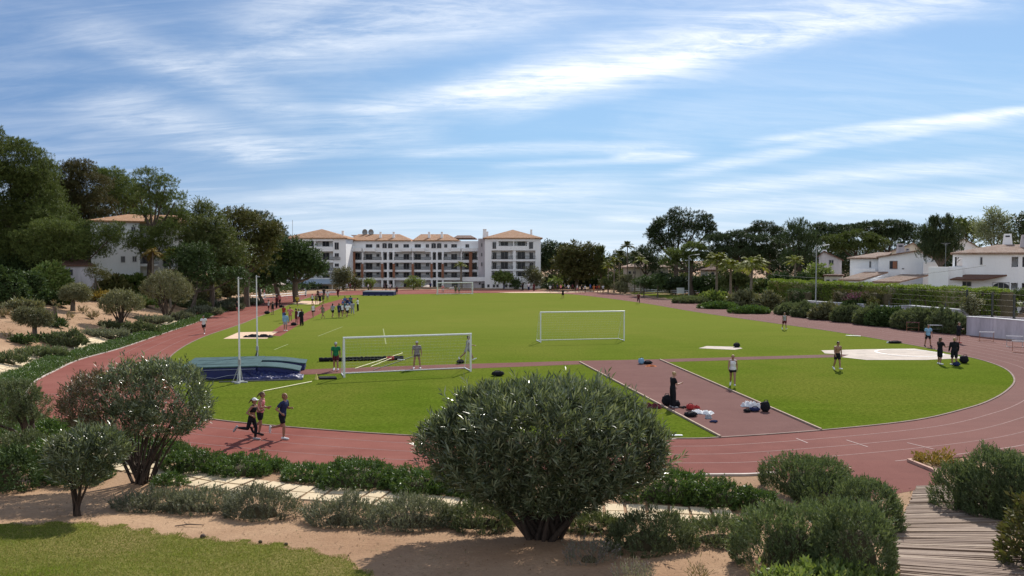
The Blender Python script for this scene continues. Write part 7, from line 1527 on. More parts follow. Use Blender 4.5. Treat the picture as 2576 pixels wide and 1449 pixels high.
def build_people():
    for q in PEOPLE:
        f = Fig(POSES[q['pose']], q['fem']); q['f'] = f; v = NEARV[q['near']]; kb = (q['pose'], q['fem'], q['near']); g = {0: .020, 1: .014, 2: .011}[q['near']]; ks = []
        ks.append(('body', job(('person', *kb), lambda f=f, n=q['near']: body_mb(f, n == 2), v)))
        if q['top']: ks.append(('shirt', job(('shirt', q['top'][0], *kb), lambda f=f, k=q['top'][0], g=g: shirt_mb(f, k, g), v * 1.1)))
        if q['bot']: ks.append((q['bot'][0] if q['bot'][0] in ('leggings', 'trousers') else 'shorts', job(('shorts', q['bot'][0], *kb), lambda f=f, k=q['bot'][0], g=g * .8: short_mb(f, k, g), v * 1.1)))
        if q['hair']: ks.append(('hair', job(('hair', q['hair'][0], *kb), lambda f=f, k=q['hair'][0]: hair_mb(f, k), min(v, .016))))
        if q['hat']: ks.append(('cap', job(('cap', *kb), lambda f=f: cap_mb(f), min(v, .012))))
        if q['near'] >= 1:
            for k in 'LR': ks.append(('shoe', job(('shoe', k, *kb), lambda f=f, k=k: shoe_mb(f, k), v)))
        q['ks'] = ks
    run_jobs()
    for q in PEOPLE:
        f = q['f']
        if q['Y']: p = at_depth(q['px'], q['Y'])
        else: p = G(q['px'], q['py'])
        if q['z'] is not None: p.z = q['z']
        elif inside(np.array([p.x]), np.array([p.y]), OUTER)[0]: p.z = .012
        k = q['H'] / 1.75; body = None
        for nm, key in q['ks']:
            o = bpy.data.objects.new('person' if nm == 'body' else nm, EVAL[key]); COL.objects.link(o)
            mat = {'body': lambda: skinmat(SK[q['skin']]), 'shirt': lambda: plaid() if q['top'][1] == 'plaid' else fabric(C[q['top'][1]]), 'hair': lambda: plain('hair_' + q['hair'][1], HC[q['hair'][1]], .6, .25, 30), 'cap': lambda: fabric(C[q['hat']]), 'shoe': lambda: fabric(C[q['shoes']])}.get(nm, lambda: fabric(C[q['bot'][1]]))()
            if len(o.data.materials) == 0: o.data.materials.append(None)
            o.material_slots[0].link = 'OBJECT'; o.material_slots[0].material = mat
            if nm == 'body':
                body = o; o.location = (p.x, p.y, p.z + f.off.z * k); o.rotation_euler = (0, 0, -R(q['face'])); o.scale = (k * 1.1, k * 1.1, k); tag(o, q['label'], 'person', q['group'])
            else: o.parent = body
        if q['near'] == 2:
            h = f.head
            for sd in (-1, 1):
                mb = MB(); ell(mb, h + f.hfw * .089 + f.hlat * (sd * .031) + f.hup * .022, f.hlat, f.hfw, f.hup, .012, .008, .007, 8, 6); mb.build('eye', plain('dark_eye', (.03, .02, .015), .3), body)

P_ = person
# three runners on the near bend
P_(634, 1108, 100, 'run_cap', 'running woman in white cap, black crop top and black leggings', ('bra', 'black'), ('leggings', 'black'), ('pony', 'brown'), 't', True, 1.66, 2, hat='white', shoes='grey', group='three runners on the near bend')
P_(655, 1094, 95, 'run_pink', 'running woman in pink vest and black shorts between her two companions', ('tank', 'pink'), ('shorts', 'black'), ('pony', 'brown'), 't', True, 1.70, 2, shoes='black', group='three runners on the near bend')
P_(711, 1104, 100, 'run_man', 'running man in dark navy t-shirt and black shorts ahead of the two women', ('tee', 'navy'), ('shorts', 'black'), ('short', 'red'), 't', False, 1.78, 2, shoes='white', group='three runners on the near bend')
P_(1692, 1026, 75, 'phone', 'woman in long dark clothes looking at a phone beside the red bag', ('tee', 'black'), ('trousers', 'black'), ('bun', 'blond'), 'f', True, 1.68, 2, 'grey')
P_(1843, 973, 195, 'walk', 'blonde woman in white crop vest and black shorts walking on the grass', ('vest', 'white'), ('brief', 'black'), ('bun', 'blond'), 't', True, 1.72, 2)
P_(2106, 931, 170, 'slow', 'bare-chested man in black shorts walking with bowed head', None, ('shorts', 'black'), ('short', 'dark'), 't', False, 1.76, 2)
P_(2364, 917, 80, 'hand_out', 'person in black t-shirt and long black shorts holding out one hand', ('tee', 'black'), ('long_shorts', 'black'), ('long', 'brown'), 't', False, 1.78, 2)
P_(2400, 919, 10, 'stand', 'broad person in black seen from behind beside the bag on the grass', ('hoodie', 'black'), ('long_shorts', 'black'), ('short', 'blond'), 't', False, 1.80, 2)
P_(2334, 872, 185, 'wide', 'person in pale blue top and black shorts standing in front of the hurdle', ('tee', 'sky'), ('shorts', 'black'), ('short', 'dark'), 't', False, 1.74, 1, 'black')
P_(2411, 864, 150, 'folded', 'person in dark grey sweater on the track beside the white wall', ('hoodie', 'black'), ('shorts', 'black'), ('short', 'brown'), 'f', False, 1.75, 1, 'red')
P_(845, 933, 165, 'slow', 'elderly man in green shirt, pale cap and dark shorts left of the goal', ('tee', 'green'), ('shorts', 'maroon'), ('short', 'grey'), 't', False, 1.76, 2, hat='grey')
P_(1049, 928, 175, 'wide', 'man in plaid shirt and cap standing behind the goal line', ('tee', 'plaid'), ('brief', 'plaid'), ('short', 'dark'), 't', False, 1.76, 2, hat='grey')
P_(1176, 909, 100, 'stride', 'grey-shirted person half hidden behind the right goal post', ('tee', 'grey'), ('shorts', 'grey'), ('short', 'dark'), 't', False, 1.76, 1)
P_(1973, 830, 185, 'walk', 'person in tan top and dark shorts walking by the right inner edge', ('tank', 'grey'), ('shorts', 'maroon'), ('long', 'brown'), 't', True, 1.70, 1)
P_(1606, 764, 178, 'jog', 'lone runner in dark red on the right straight', ('tee', 'maroon'), ('leggings', 'black'), ('short', 'brown'), 't', False, 1.72, 0)
P_(1416, 751, 178, 'lift', 'person in black with raised elbows alone on the far grass', ('tee', 'black'), ('shorts', 'black'), ('short', 'dark'), 't', False, 1.74, 0)
P_(513, 840, 176, 'jog', 'runner in white t-shirt and black shorts alone on the left straight', ('tee', 'white'), ('shorts', 'black'), ('short', 'dark'), 't', False, 1.76, 1)
P_(598, 789, 178, 'jog', 'runner in black top with pale legs partly hidden by the left upright', ('tee', 'black'), ('shorts', 'pink'), ('short', 'dark'), 'f', True, 1.7, 0)
GA = 'people gathered beside the jump runway'
P_(676, 786, 60, 'stand', 'person in pale top left of the jump runway, nearest the track', ('tank', 'white'), ('shorts', 'maroon'), ('pony', 'brown'), 't', True, 1.7, 0, group=GA)
P_(686, 792, 300, 'stand', 'person in black top and shorts standing next to the black bag on the verge', ('tank', 'black'), ('brief', 'black'), ('pony', 'brown'), 't', True, 1.7, 0, group=GA)
P_(696, 776, 40, 'stand', 'person in dark maroon hoodie further up the verge', ('hoodie', 'maroon'), ('trousers', 'black'), ('short', 'dark'), 't', False, 1.78, 0, group=GA)
P_(704, 769, 200, 'slow', 'person in pink and white top beside the one in maroon', ('tee', 'pink'), ('leggings', 'black'), ('short', 'brown'), 'f', True, 1.72, 0, group=GA)
P_(748, 772, 180, 'jog', 'person in mustard shirt running down the jump runway', ('tee', 'yellow'), ('brief', 'black'), ('short', 'blond'), 't', False, 1.74, 0, group=GA)
P_(714, 806, 20, 'stand', 'person in red behind the one in the pale blue hooded top', ('tee', 'red'), ('leggings', 'blue'), ('long', 'brown'), 't', True, 1.7, 0, group=GA)
P_(718, 833, 5, 'stand', 'coach in pale teal hooded top and grey shorts seen from behind', ('hoodie', 'sky'), ('shorts', 'grey'), ('short', 'dark'), 't', False, 1.76, 1, group=GA)
P_(730, 811, 190, 'hips', 'person in pink shirt with hands on hips on the jump runway', ('tee', 'pink'), ('brief', 'pink'), ('short', 'brown'), 't', False, 1.74, 0, group=GA)
P_(745, 817, 60, 'folded', 'person in dark red shirt with black bag at the feet', ('tee', 'maroon'), ('shorts', 'maroon'), ('short', 'dark'), 't', False, 1.74, 0, group=GA)
P_(752, 817, 330, 'stand', 'person in pinkish white shirt between two darker figures', ('tee', 'white'), ('leggings', 'pink'), ('pony', 'brown'), 'f', True, 1.7, 0, group=GA)
P_(759, 820, 300, 'stand', 'person in black at the right end of the runway group', ('hoodie', 'black'), ('trousers', 'black'), ('short', 'red'), 't', False, 1.78, 0, group=GA)
GB_ = 'running group bunched on the grass'
P_(788, 801, 175, 'walk', 'person in white top and black shorts leading the string on the left', ('tank', 'white'), ('brief', 'black'), ('short', 'blond'), 'f', True, 1.72, 0, group=GB_)
P_(812, 803, 200, 'stride', 'striding person in patchy green and white top', ('tank', 'camo'), ('brief', 'camo'), ('pony', 'brown'), 't', True, 1.72, 0, group=GB_)
P_(837, 800, 15, 'walk', 'person with long dark hair, grey top and black shorts seen from behind', ('tee', 'grey'), ('shorts', 'black'), ('long', 'dark'), 't', True, 1.72, 0, group=GB_)
P_(853, 799, 30, 'stand', 'person in navy with dark hair at the left of the blue huddle', ('hoodie', 'navy'), ('shorts', 'navy'), ('short', 'dark'), 't', False, 1.72, 0, group=GB_)
P_(861, 799, 190, 'walk', 'white-striped runner in the front of the blue huddle', ('vest', 'white'), ('brief', 'black'), ('pony', 'dark'), 't', True, 1.7, 0, group=GB_)
P_(874, 799, 10, 'jog', 'person in white t-shirt in front of the blue huddle', ('tee', 'white'), ('shorts', 'black'), ('short', 'grey'), 't', False, 1.74, 0, group=GB_)
P_(887, 793, 340, 'walk', 'person in grey-blue top at the right of the blue huddle', ('tee', 'grey'), ('leggings', 'grey'), ('short', 'brown'), 't', False, 1.72, 0, group=GB_)
P_(868, 776, 20, 'stand', 'person in royal blue in the middle of the huddle', ('tee', 'blue'), ('shorts', 'navy'), ('short', 'dark'), 't', False, 1.74, 0, group=GB_)
P_(882, 774, 340, 'stand', 'person in teal blue at the back right of the huddle', ('tee', 'teal'), ('shorts', 'navy'), ('short', 'dark'), 't', False, 1.74, 0, group=GB_)
P_(873, 782, 200, 'stand', 'person in navy blue in the thick of the huddle', ('hoodie', 'navy'), ('trousers', 'navy'), ('short', 'dark'), 't', False, 1.76, 0, group=GB_)
P_(862, 786, 60, 'stand', 'white-haired person in blue at the left of the huddle', ('tee', 'blue'), ('shorts', 'black'), ('short', 'grey'), 't', False, 1.72, 0, group=GB_)
P_(880, 787, 250, 'hips', 'person in blue and white with hands on hips in the huddle', ('tee', 'blue'), ('shorts', 'white'), ('pony', 'dark'), 't', True, 1.70, 0, group=GB_)
P_(867, 791, 130, 'stand', 'person in teal top between the front runners of the huddle', ('tank', 'teal'), ('shorts', 'navy'), ('pony', 'brown'), 't', True, 1.70, 0, group=GB_)
P_(900, 783, 265, 'folded', 'person in white shirt and black trousers standing apart with folded arms', ('tee', 'white'), ('trousers', 'black'), ('short', 'dark'), 't', False, 1.78, 0, group=GB_)
GC = 'people beside the upper sand pit'
P_(786, 767, 200, 'walk', 'person in white and olive left of the cluster by the upper sand pit', ('tank', 'white'), ('shorts', 'black'), ('short', 'dark'), 't', True, 1.7, 0, group=GC)
P_(796, 766, 160, 'stand', 'person in dark shorts and striped top by the upper sand pit', ('tank', 'camo'), ('brief', 'maroon'), ('pony', 'brown'), 't', True, 1.7, 0, group=GC)
P_(805, 768, 190, 'lift', 'person with raised arms in the cluster by the upper sand pit', ('tee', 'black'), ('shorts', 'black'), ('short', 'dark'), 't', False, 1.75, 0, group=GC)
P_(813, 766, 200, 'walk', 'person in olive top at the right of the cluster', ('tee', 'olive'), ('brief', 'black'), ('short', 'brown'), 't', False, 1.72, 0, group=GC)
P_(824, 758, 170, 'walk', 'person in white shirt just behind the cluster', ('tee', 'white'), ('shorts', 'grey'), ('short', 'dark'), 't', False, 1.74, 0, group=GC)
P_(815, 748, 180, 'jog', 'dark figure jogging behind the cluster on the far bend', ('tee', 'black'), ('leggings', 'black'), ('short', 'dark'), 't', False, 1.76, 0, group=GC)
P_(800, 752, 180, 'jog', 'figure in maroon jogging on the far bend behind the cluster', ('tank', 'maroon'), ('shorts', 'black'), ('pony', 'dark'), 't', True, 1.72, 0, group=GC)
P_(850, 748, 180, 'jog', 'tall dark red runner on the far bend before the reddish bush', ('hoodie', 'maroon'), ('trousers', 'maroon'), ('short', 'dark'), 'd', False, 1.8, 0, group=GC)
P_(656, 748, 90, 'stand', 'person in white beside the far end of the left kerb', ('tee', 'white'), ('trousers', 'grey'), ('short', 'brown'), 'f', False, 1.72, 0, group='people at the far side')
P_(665, 748, 270, 'stand', 'person in pale pink beside the one in white at the far left kerb', ('tank', 'pink'), ('trousers', 'white'), ('long', 'brown'), 'f', True, 1.7, 0, group='people at the far side')
P_(770, 745, 270, 'stoop', 'person bending down near the white barrier at the far left', ('tee', 'grey'), ('trousers', 'black'), ('short', 'dark'), 't', False, 1.74, 0, group='people at the far side')
GD = 'people behind the far landing mat'
for a in [(873, 731, 90, 'stand', 'person in cream before the olive tree', 'white', 'grey'), (881, 731.5, 200, 'stand', 'person in brown standing before the reddish bush', 'maroon', 'black'), (893, 731, 250, 'stand', 'person in black to the right of the reddish bush', 'black', 'black'), (926, 733, 90, 'folded', 'person in white left behind the far landing mat', 'white', 'black'),
          (933, 733, 270, 'stand', 'person in black left behind the far landing mat', 'black', 'black'), (966, 732, 100, 'walk', 'person in navy behind the right half of the far landing mat', 'navy', 'black'), (972, 732.5, 180, 'stand', 'person in black behind the right half of the far landing mat', 'black', 'black'), (982, 733, 200, 'lift', 'person in white at the right end behind the far landing mat', 'white', 'navy'),
          (998, 742, 185, 'stand', 'person in dark red just right of the far landing mat', 'maroon', 'black'), (1083, 729, 170, 'stand', 'person in navy left of the far goal near the white parasol', 'navy', 'black')]:
    P_(a[0], a[1], a[2], a[3], a[4], ('tee', a[5]), ('shorts', a[6]), ('short', 'dark'), 't', False, 1.75, 0, group=GD)
for a in [(1114, 738, 180, 'hips', 'person in pink standing in the left of the far goal', 'pink', 'white'), (1146, 740, 180, 'stand', 'person in olive inside the far goal', 'olive', 'olive'), (1155, 740, 180, 'walk', 'person in grey beside the one in olive inside the far goal', 'grey', 'olive')]:
    P_(a[0], a[1], a[2], a[3], a[4], ('tee', a[5]), ('shorts', a[6]), ('short', 'brown'), 't', False, 1.75, 0, group='people inside the far goal')
for a in [(1268, 727.5, 180, 'stand', 'person in blue before the light green young tree', 'blue', 'blue'), (1315, 731, 180, 'stand', 'person in black right of the dark clipped bush', 'black', 'black'), (1330, 731, 180, 'stand', 'person in white shirt between the clipped bush and the young tree', 'white', 'navy'), (1343, 733, 180, 'stand', 'tall person in maroon by the young grey-green tree', 'maroon', 'maroon')]:
    P_(a[0], a[1], a[2], a[3], a[4], ('tee', a[5]), ('trousers', a[6]), ('short', 'dark'), 't', False, 1.75, 0, group='people before the white base wall')
GE = 'crowd on the far right straight'
crowd = [(1384, 737, 'white', 'black', 'walk', 'person in white at the left end of the far crowd'), (1391, 734, 'black', 'black', 'stand', 'person in black second in the far crowd'), (1402, 733, 'navy', 'black', 'stand', 'person in navy in the left part of the far crowd'), (1411, 735, 'pink', 'black', 'stand', 'person in pink in the left part of the far crowd'), (1421, 732, 'grey', 'black', 'stand', 'person in grey before the dark trunk of the bronze-green tree'),
         (1430, 735, 'white', 'navy', 'hips', 'person in white with hands on hips in the middle of the far crowd'), (1440, 733, 'maroon', 'black', 'stand', 'person in maroon in the middle of the far crowd'), (1452, 736, 'white', 'pink', 'walk', 'person in white top and pink shorts in the far crowd'), (1463, 737.5, 'black', 'black', 'walk', 'person in black nearest the track in the far crowd'), (1472, 737.5, 'white', 'black', 'stand', 'person in white next to the one in black in the far crowd'),
         (1485, 733, 'blue', 'navy', 'stand', 'person in blue at the right of the far crowd'), (1494, 736, 'orange', 'orange', 'jog', 'runner in orange at the right of the far crowd'), (1501, 735.5, 'red', 'maroon', 'jog', 'runner in red beside the one in orange'), (1507, 736.5, 'orange', 'black', 'walk', 'person in orange top and black shorts at the far right straight'), (1517, 736.5, 'white', 'black', 'stand', 'person in white shirt at the right end of the far crowd'), (1546, 735.5, 'white', 'white', 'walk', 'person all in white right of the far crowd'), (1558, 734, 'grey', 'white', 'stand', 'person in pale grey by the pale bush near the crowd')]
for i, a in enumerate(crowd):
    P_(a[0], a[1], (i * 67) % 360, a[4], a[5], ('tee', a[2]), ('shorts', a[3]), ('short' if i % 3 else 'long', ['dark', 'brown', 'blond'][i % 3]), 't' if i % 4 else 'f', i % 3 == 0, 1.72, 0, group=GE)
build_people()
# ================================================================== SPORTS GEAR
def frame_uv(ang): a = R(ang); return Vector((math.cos(a), math.sin(a), 0)), Vector((-math.sin(a), math.cos(a), 0))
NAVY = plain('navy_vinyl', (.016, .022, .105), .55, .15, 2, spec=.4); TEAL = plain('faded_teal_vinyl', (.055, .098, .102), .85, .22, 1.2, spec=.12)
def soft(me, w=.05, seg=2):
    bm = bmesh.new(); bm.from_mesh(me); bmesh.ops.bevel(bm, geom=bm.edges[:], offset=w, segments=seg, profile=.6, affect='EDGES'); bm.to_mesh(me); bm.free()
    me.polygons.foreach_set('use_smooth', [True] * len(me.polygons)); return me
def vault_mat():
    o = Vector((-19.5, 45.3, 0)); root = empty('landing_mat', o, 'large navy pole vault landing mat with faded teal top', 'landing mat', rz=R(12))
    def blk(name, mat, u0, u1, v0, v1, z0, z1, zt=None, bev=.05):
        """box whose right end may be lower (zt)"""
        zt = z1 if zt is None else zt; m = MB(); n = 6; vs = []; fs = []
        for i in range(n + 1):
            t = i / n; u = u0 + (u1 - u0) * t; z = z1 + (zt - z1) * t * t
            vs += [(u, v0, z0), (u, v1, z0), (u, v1, z), (u, v0, z)]
        for i in range(n):
            a = i * 4; b = a + 4
            for k in range(4): fs.append((a + k, a + (k + 1) % 4, b + (k + 1) % 4, b + k))
        fs += [(3, 2, 1, 0), (n * 4, n * 4 + 1, n * 4 + 2, n * 4 + 3)]; m.add(vs, fs)
        me = m.mesh(name); bm = bmesh.new(); bm.from_mesh(me); bmesh.ops.recalc_face_normals(bm, faces=bm.faces); sharp = [e for e in bm.edges if len(e.link_faces) == 2 and e.calc_face_angle(0) > .7]
        bmesh.ops.bevel(bm, geom=sharp, offset=bev, segments=2, profile=.6, affect='EDGES'); bm.to_mesh(me); bm.free()
        return link(name, me, mat, root)
    blk('base', NAVY, 0, 4.25, 0, 4.7, .02, .70); blk('cover', TEAL, -.06, 4.3, -.06, 4.76, .705, .80, bev=.04)
    blk('front_wedge', NAVY, 4.27, 6.7, .1, 1.95, .02, .68, .36); blk('wedge_cover', TEAL, 4.28, 6.78, .04, 2.0, .685, .76, None, .03).location = (0, 0, 0)
    blk('front_wedge', NAVY, 4.27, 6.9, 2.95, 4.8, .02, .68, .42); blk('wedge_cover', TEAL, 4.28, 6.98, 2.9, 4.85, .685, .76, None, .03)
    for c in root.children:
        if c.name.startswith('wedge_cover'):
            lim = .34 if 'wedge_cover' == c.name else .40
            for v in c.data.vertices:
                t = max(0, min(1, (v.co.x - 4.27) / 2.5)); v.co.z -= (.68 - lim - .02) * t * t
    m = MB(); r = random.Random(4)
    for k in range(2):
        v = 1.2 + k * 1.9; m.tube([(.4 + .5 * r.random(), v, .805), (1.6, v + r.uniform(-.3, .3), .81), (3.2 + r.random() * .6, v + r.uniform(-.4, .5), .806)], .01, 5)
    m.build('crease', plain('cover_crease', (.05, .09, .09), .7), root)
    m = MB(); 
    for z, pts in ((.60, [(.0, -.05), (4.2, -.055)]),): m.tube([(p[0], p[1], z) for p in pts], .012, 5)
    m.tube([(.5, -.04, .12), (1.2, -.06, .2), (1.9, -.05, .1), (2.6, -.06, .24), (3.3, -.05, .3)], .014, 5); m.build('piping', plain('pale_piping', (.42, .45, .55), .5), root)
    # loose, crumpled skirt of the cover at the right front
    rg = np.random.default_rng(9); nx, ny = 60, 16; U, Vv = np.meshgrid(np.linspace(3.3, 7.0, nx), np.linspace(-1.0, .12, ny)); Zz = .04 + .10 * np.abs(np.sin(U * 4.3 + Vv * 3 + 1.5 * np.sin(U * 1.7 + Vv * 4))) ** .6 + .09 * np.abs(np.sin(U * 9.1 - Vv * 11 + 2 * np.sin(Vv * 5))) ** .5 * np.abs(np.sin(U * 2.1 + 1)) + .30 * np.clip((Vv + .45) / .55, 0, 1) * np.clip((7.0 - U) / 2.2, 0, 1) + rg.uniform(0, .05, U.shape)
    Zz *= np.clip((Vv + 1.03) / .12, .1, 1); V = np.stack([U.ravel(), Vv.ravel(), Zz.ravel()], 1); i = np.arange(nx * ny).reshape(ny, nx); f = np.stack([i[:-1, :-1].ravel(), i[:-1, 1:].ravel(), i[1:, 1:].ravel(), i[1:, :-1].ravel()], 1)
    link('loose_skirt', npmesh('loose_skirt', V, [f]), plain('glossy_navy_sheet', (.012, .016, .07), .4, .3, 5, spec=.5), root)
    m = MB(); m.box(2.3, 7.0, -1.15, -1.03, 0, .06); m.box(-.2, 2.4, -.35, -.1, 0, .05); m.build('ground_board', DARKM, root)
vault_mat()
def upright(pxx, py, Y, top, label, shoe):
    b = at_depth(pxx, Y) if Y else G(pxx, py); b.z = .012; H = W(pxx, top, b.y).z; root = empty('vault_upright', b, label, 'upright', 'pole vault uprights beside the landing mat')
    m = MB(); m.tube([(0, 0, 0), (0, 0, H * .55)], .05, 10); m.tube([(0, 0, H * .55), (0, 0, H)], .036, 10); m.build('post', METAL, root)
    m = MB(); m.box(-.12, .12, -.5, .5, .0, .07); m.box(-.45, .45, -.08, .08, .0, .06); m.build('base', GREYM, root)
    m = MB(); m.tube([(0, .45, .06), (0, .02, 1.15)], .03, 6); m.tube([(0, -.45, .06), (0, -.02, 1.15)], .03, 6); m.tube([(-.4, 0, .06), (-.02, 0, 1.0)], .025, 6); m.build('brace', DARKM if shoe else GREYM, root)
    m = MB(); m.box(-.05, .22, -.04, .04, H - .12, H - .07); m.box(-.07, .07, -.07, .07, 1.05, 1.35); m.build('bracket', GREYM, root)
upright(603, 963, None, 697, 'nearer tall white vault upright, in front of the navy mat', False)
upright(645, 0, 51.6, 693, 'farther tall white vault upright, behind the mat with dark brace', True)

NETM = plain('pale_net', (.42, .44, .40), .8)
def goal(a, b_, H, depth, label, r_=.06, step=.24, nr=.004, top_d=.5):
    a, b_ = Vector((*a, .01)), Vector((*b_, .01)); u = (b_ - a).normalized(); v = Vector((-u.y, u.x, 0)); wd = (b_ - a).length
    root = empty('football_goal', a, label, 'goal', 'football goals on the field', rz=math.atan2(u.y, u.x))
    for x in (0, wd): m = MB(); m.tube([(x, 0, 0), (x, 0, H)], r_, 10); m.build('post', METAL, root)
    m = MB(); m.tube([(-r_, 0, H), (wd + r_, 0, H)], r_, 10); m.build('crossbar', METAL, root)
    for x in (0, wd): m = MB(); m.tube([(x, 0, .04), (x, depth, .04)], r_ * .6, 6); m.tube([(x, 0, H - .03), (x, top_d, H - .1), (x, depth, .06)], r_ * .28, 6); m.build('side_frame', METAL, root)
    m = MB(); m.tube([(0, depth, .04), (wd, depth, .04)], r_ * .6, 6); m.build('ground_bar', METAL, root)
    m = MB(); prof = [(.02, H - .03), (top_d, H - .12), ((top_d + depth) / 2, H * .52), (depth, .08)]
    cum = [0]
    for k in range(3): cum.append(cum[-1] + math.hypot(prof[k + 1][0] - prof[k][0], prof[k + 1][1] - prof[k][1]))
    def pp(s): return (np.interp(s, cum, [q[0] for q in prof]), np.interp(s, cum, [q[1] for q in prof]))
    for k in range(int(wd / step) + 1):
        x = k * step; m.tube([(x, *q) for q in prof], nr, 3, False, False)
    for k in range(int(cum[-1] / step) + 1):
        y, z = pp(k * step); m.tube([(0, y, z), (wd, y, z)], nr, 3, False, False)
    for x in (0, wd):
        for k in range(1, int(H / step)):
            z = k * step; ymax = np.interp(H - z, [H - q[1] for q in prof], [q[0] for q in prof]); m.tube([(x, .03, z), (x, ymax, z)], nr, 3, False, False)
        for k in range(1, int(depth / step)):
            y = k * step; zt = np.interp(y, [q[0] for q in prof], [q[1] for q in prof]); m.tube([(x, y, .05), (x, y, zt)], nr, 3, False, False)
    m.build('net', NETM, root); return root
goal(F0(866, 950), F0(1184, 935), 2.40, 1.5, 'nearest white football goal standing on the vault runway, plaid-shirted man behind it', .065, .22, .0032)
goal(F0(1360, 862), F0(1570, 857.5), 2.62, 1.6, 'white football goal alone in the middle of the field', .055, .24, .0032)
goal(F0(1101, 741), F0(1189, 740), 2.45, 1.5, 'far white football goal in front of the apartment block', .11, .5, .012)

def far_mat():
    p = Vector((*F0(912, 744), 0)); s = p.y / F; root = empty('landing_mat', p, 'far navy landing mat on the grass edge at the far bend', 'landing mat'); wd = 78 * s
    m = MB(); m.box(0, wd, 0, 4, .02, .72); link('base', soft(m.mesh('base'), .06), NAVY, root); m = MB(); m.box(-.04, wd + .04, -.04, 4.04, .725, .9); link('cover', soft(m.mesh('cover'), .05), plain('grey_vinyl', (.17, .19, .21), .6), root)
    m = MB()
    for k in range(5): m.tube([(wd * k / 5 + .2, -.05, .08), (wd * (k + 1) / 5 - .2, -.05, .1)], .03, 5)
    m.build('strap', METAL, root)
far_mat()

def bag(px_, py, w, d, h, col, label, name='sports_bag', strap=True, seed=0, rot=0, group='bags and clothes left on the ground', lump=.12, cat='bag'):
    p = G(px_, py); p.z = max(p.z, 0) + .012; rs = random.Random(seed or int(px_ + py)); m = MB(); n, mm = 16, 10; vs = []; fs = []
    root = None
    h *= .8 if name == 'sports_bag' else .85; w *= .9
    m.ball((0, 0, h * .48), (w / 2, d / 2, h * .52), 16, 10)
    vs = []
    for v in m.v:
        v = Vector(v); k = 1 + lump * (math.sin(v.x * 11 / w + seed) * math.sin(v.y * 9 / d + 1) + .6 * math.sin(v.z * 13 / h + v.x * 7 / w))
        sx = math.copysign(abs(v.x / (w / 2)) ** .75, v.x) * w / 2; sy = math.copysign(abs(v.y / (d / 2)) ** .75, v.y) * d / 2
        vs.append((sx * k, sy * k, max(0, v.z * (.85 + .3 * k - .15))))
    m.v = vs; o = m.build(name, fabric(C[col]) if isinstance(col, str) else col); o.location = p; o.rotation_euler = (0, 0, R(rot)); tag(o, label, cat, group)
    if strap:
        s = MB(); s.tube([(-w * .3, -d * .2, h * .85), (-w * .15, -d * .25, h * 1.15), (w * .15, -d * .25, h * 1.15), (w * .3, -d * .2, h * .85)], .016, 5); s.build('handle', fabric(C['black']), o)
    return o
def cloth(px_, py, w, d, h, col, label, name='towel', seed=1, rot=0, cat='clothing'):
    p = G(px_, py); p.z = max(p.z, 0) + .014; r = np.random.default_rng(seed); nx, ny = 26, 16; U, V_ = np.meshgrid(np.linspace(-.5, .5, nx), np.linspace(-.5, .5, ny)); a, b2, c_ = r.uniform(4, 9, 3)
    Z = h * (np.abs(np.sin(U * a + V_ * b2)) * np.abs(np.cos(V_ * c_ - U * 3)) * .8 + .2 * r.uniform(0, 1, U.shape)) * np.clip((.5 - np.abs(U)) * 8, .1, 1) * np.clip((.5 - np.abs(V_)) * 8, .1, 1)
    X = U * w * (1 + .12 * np.sin(V_ * 7 + seed)); Y_ = V_ * d * (1 + .15 * np.sin(U * 6 + seed)); P = np.stack([X.ravel(), Y_.ravel(), Z.ravel()], 1); i = np.arange(nx * ny).reshape(ny, nx); f = np.stack([i[:-1, :-1].ravel(), i[:-1, 1:].ravel(), i[1:, 1:].ravel(), i[1:, :-1].ravel()], 1)
    o = link(name, npmesh(name, P, [f], True), fabric(C[col])); o.location = p; o.rotation_euler = (0, 0, R(rot)); return tag(o, label, cat, 'bags and clothes left on the ground')
def shoe_pair(px_, py, col, label, rot=0):
    p = G(px_, py); p.z = .014; root = empty('trainers', p, label, 'shoes', 'bags and clothes left on the ground', R(rot))
    for k in (-1, 1):
        m = MB(); cap(m, Vector((k * .09, -.1, .045)), Vector((k * .09, 0, .05)), .045, .042, 8); cap(m, Vector((k * .09, 0, .05)), Vector((k * .10, .14, .035)), .042, .032, 8); m.build('shoe', fabric(C[col]), root)
bag(1252, 946, .85, .45, .38, 'black', 'black sports bag on the grass behind the top of the huge oleander', seed=3)
bag(1158, 914, .6, .4, .30, 'black', 'dark bag on the runway beside the right goal post', seed=4)
bag(1613, 916, .45, .4, .50, 'sky', 'pale blue bag at the top corner of the throwing runway', seed=5); bag(1629, 916, .75, .4, .28, 'black', 'black bag at the top corner of the throwing runway', seed=6); cloth(1637, 922, .7, .35, .10, 'orange', 'orange-red cloth on the kerb at the top corner of the runway', 'jacket', 3)
bag(1677, 1021, .5, .32, .62, 'black', 'tall black rucksack leaning behind the woman with the phone', 'rucksack', seed=7); bag(1703, 1024, .34, .3, .36, 'black', 'small black box bag in front of the woman with the phone', seed=8)
cloth(1640, 1026, .9, .4, .25, 'maroon', 'dark rolled towel half hidden by the edge of the huge oleander', 'towel', 5, -15)
shoe_pair(1719, 1027, 'black', 'pair of dark trainers left of the red bag', 30); bag(1736, 1031, .42, .36, .34, 'red', 'bright red bag on the throwing runway', seed=9); cloth(1749, 1027, .45, .3, .16, 'red', 'red jersey lying just right of the red bag', 'jersey', 6)
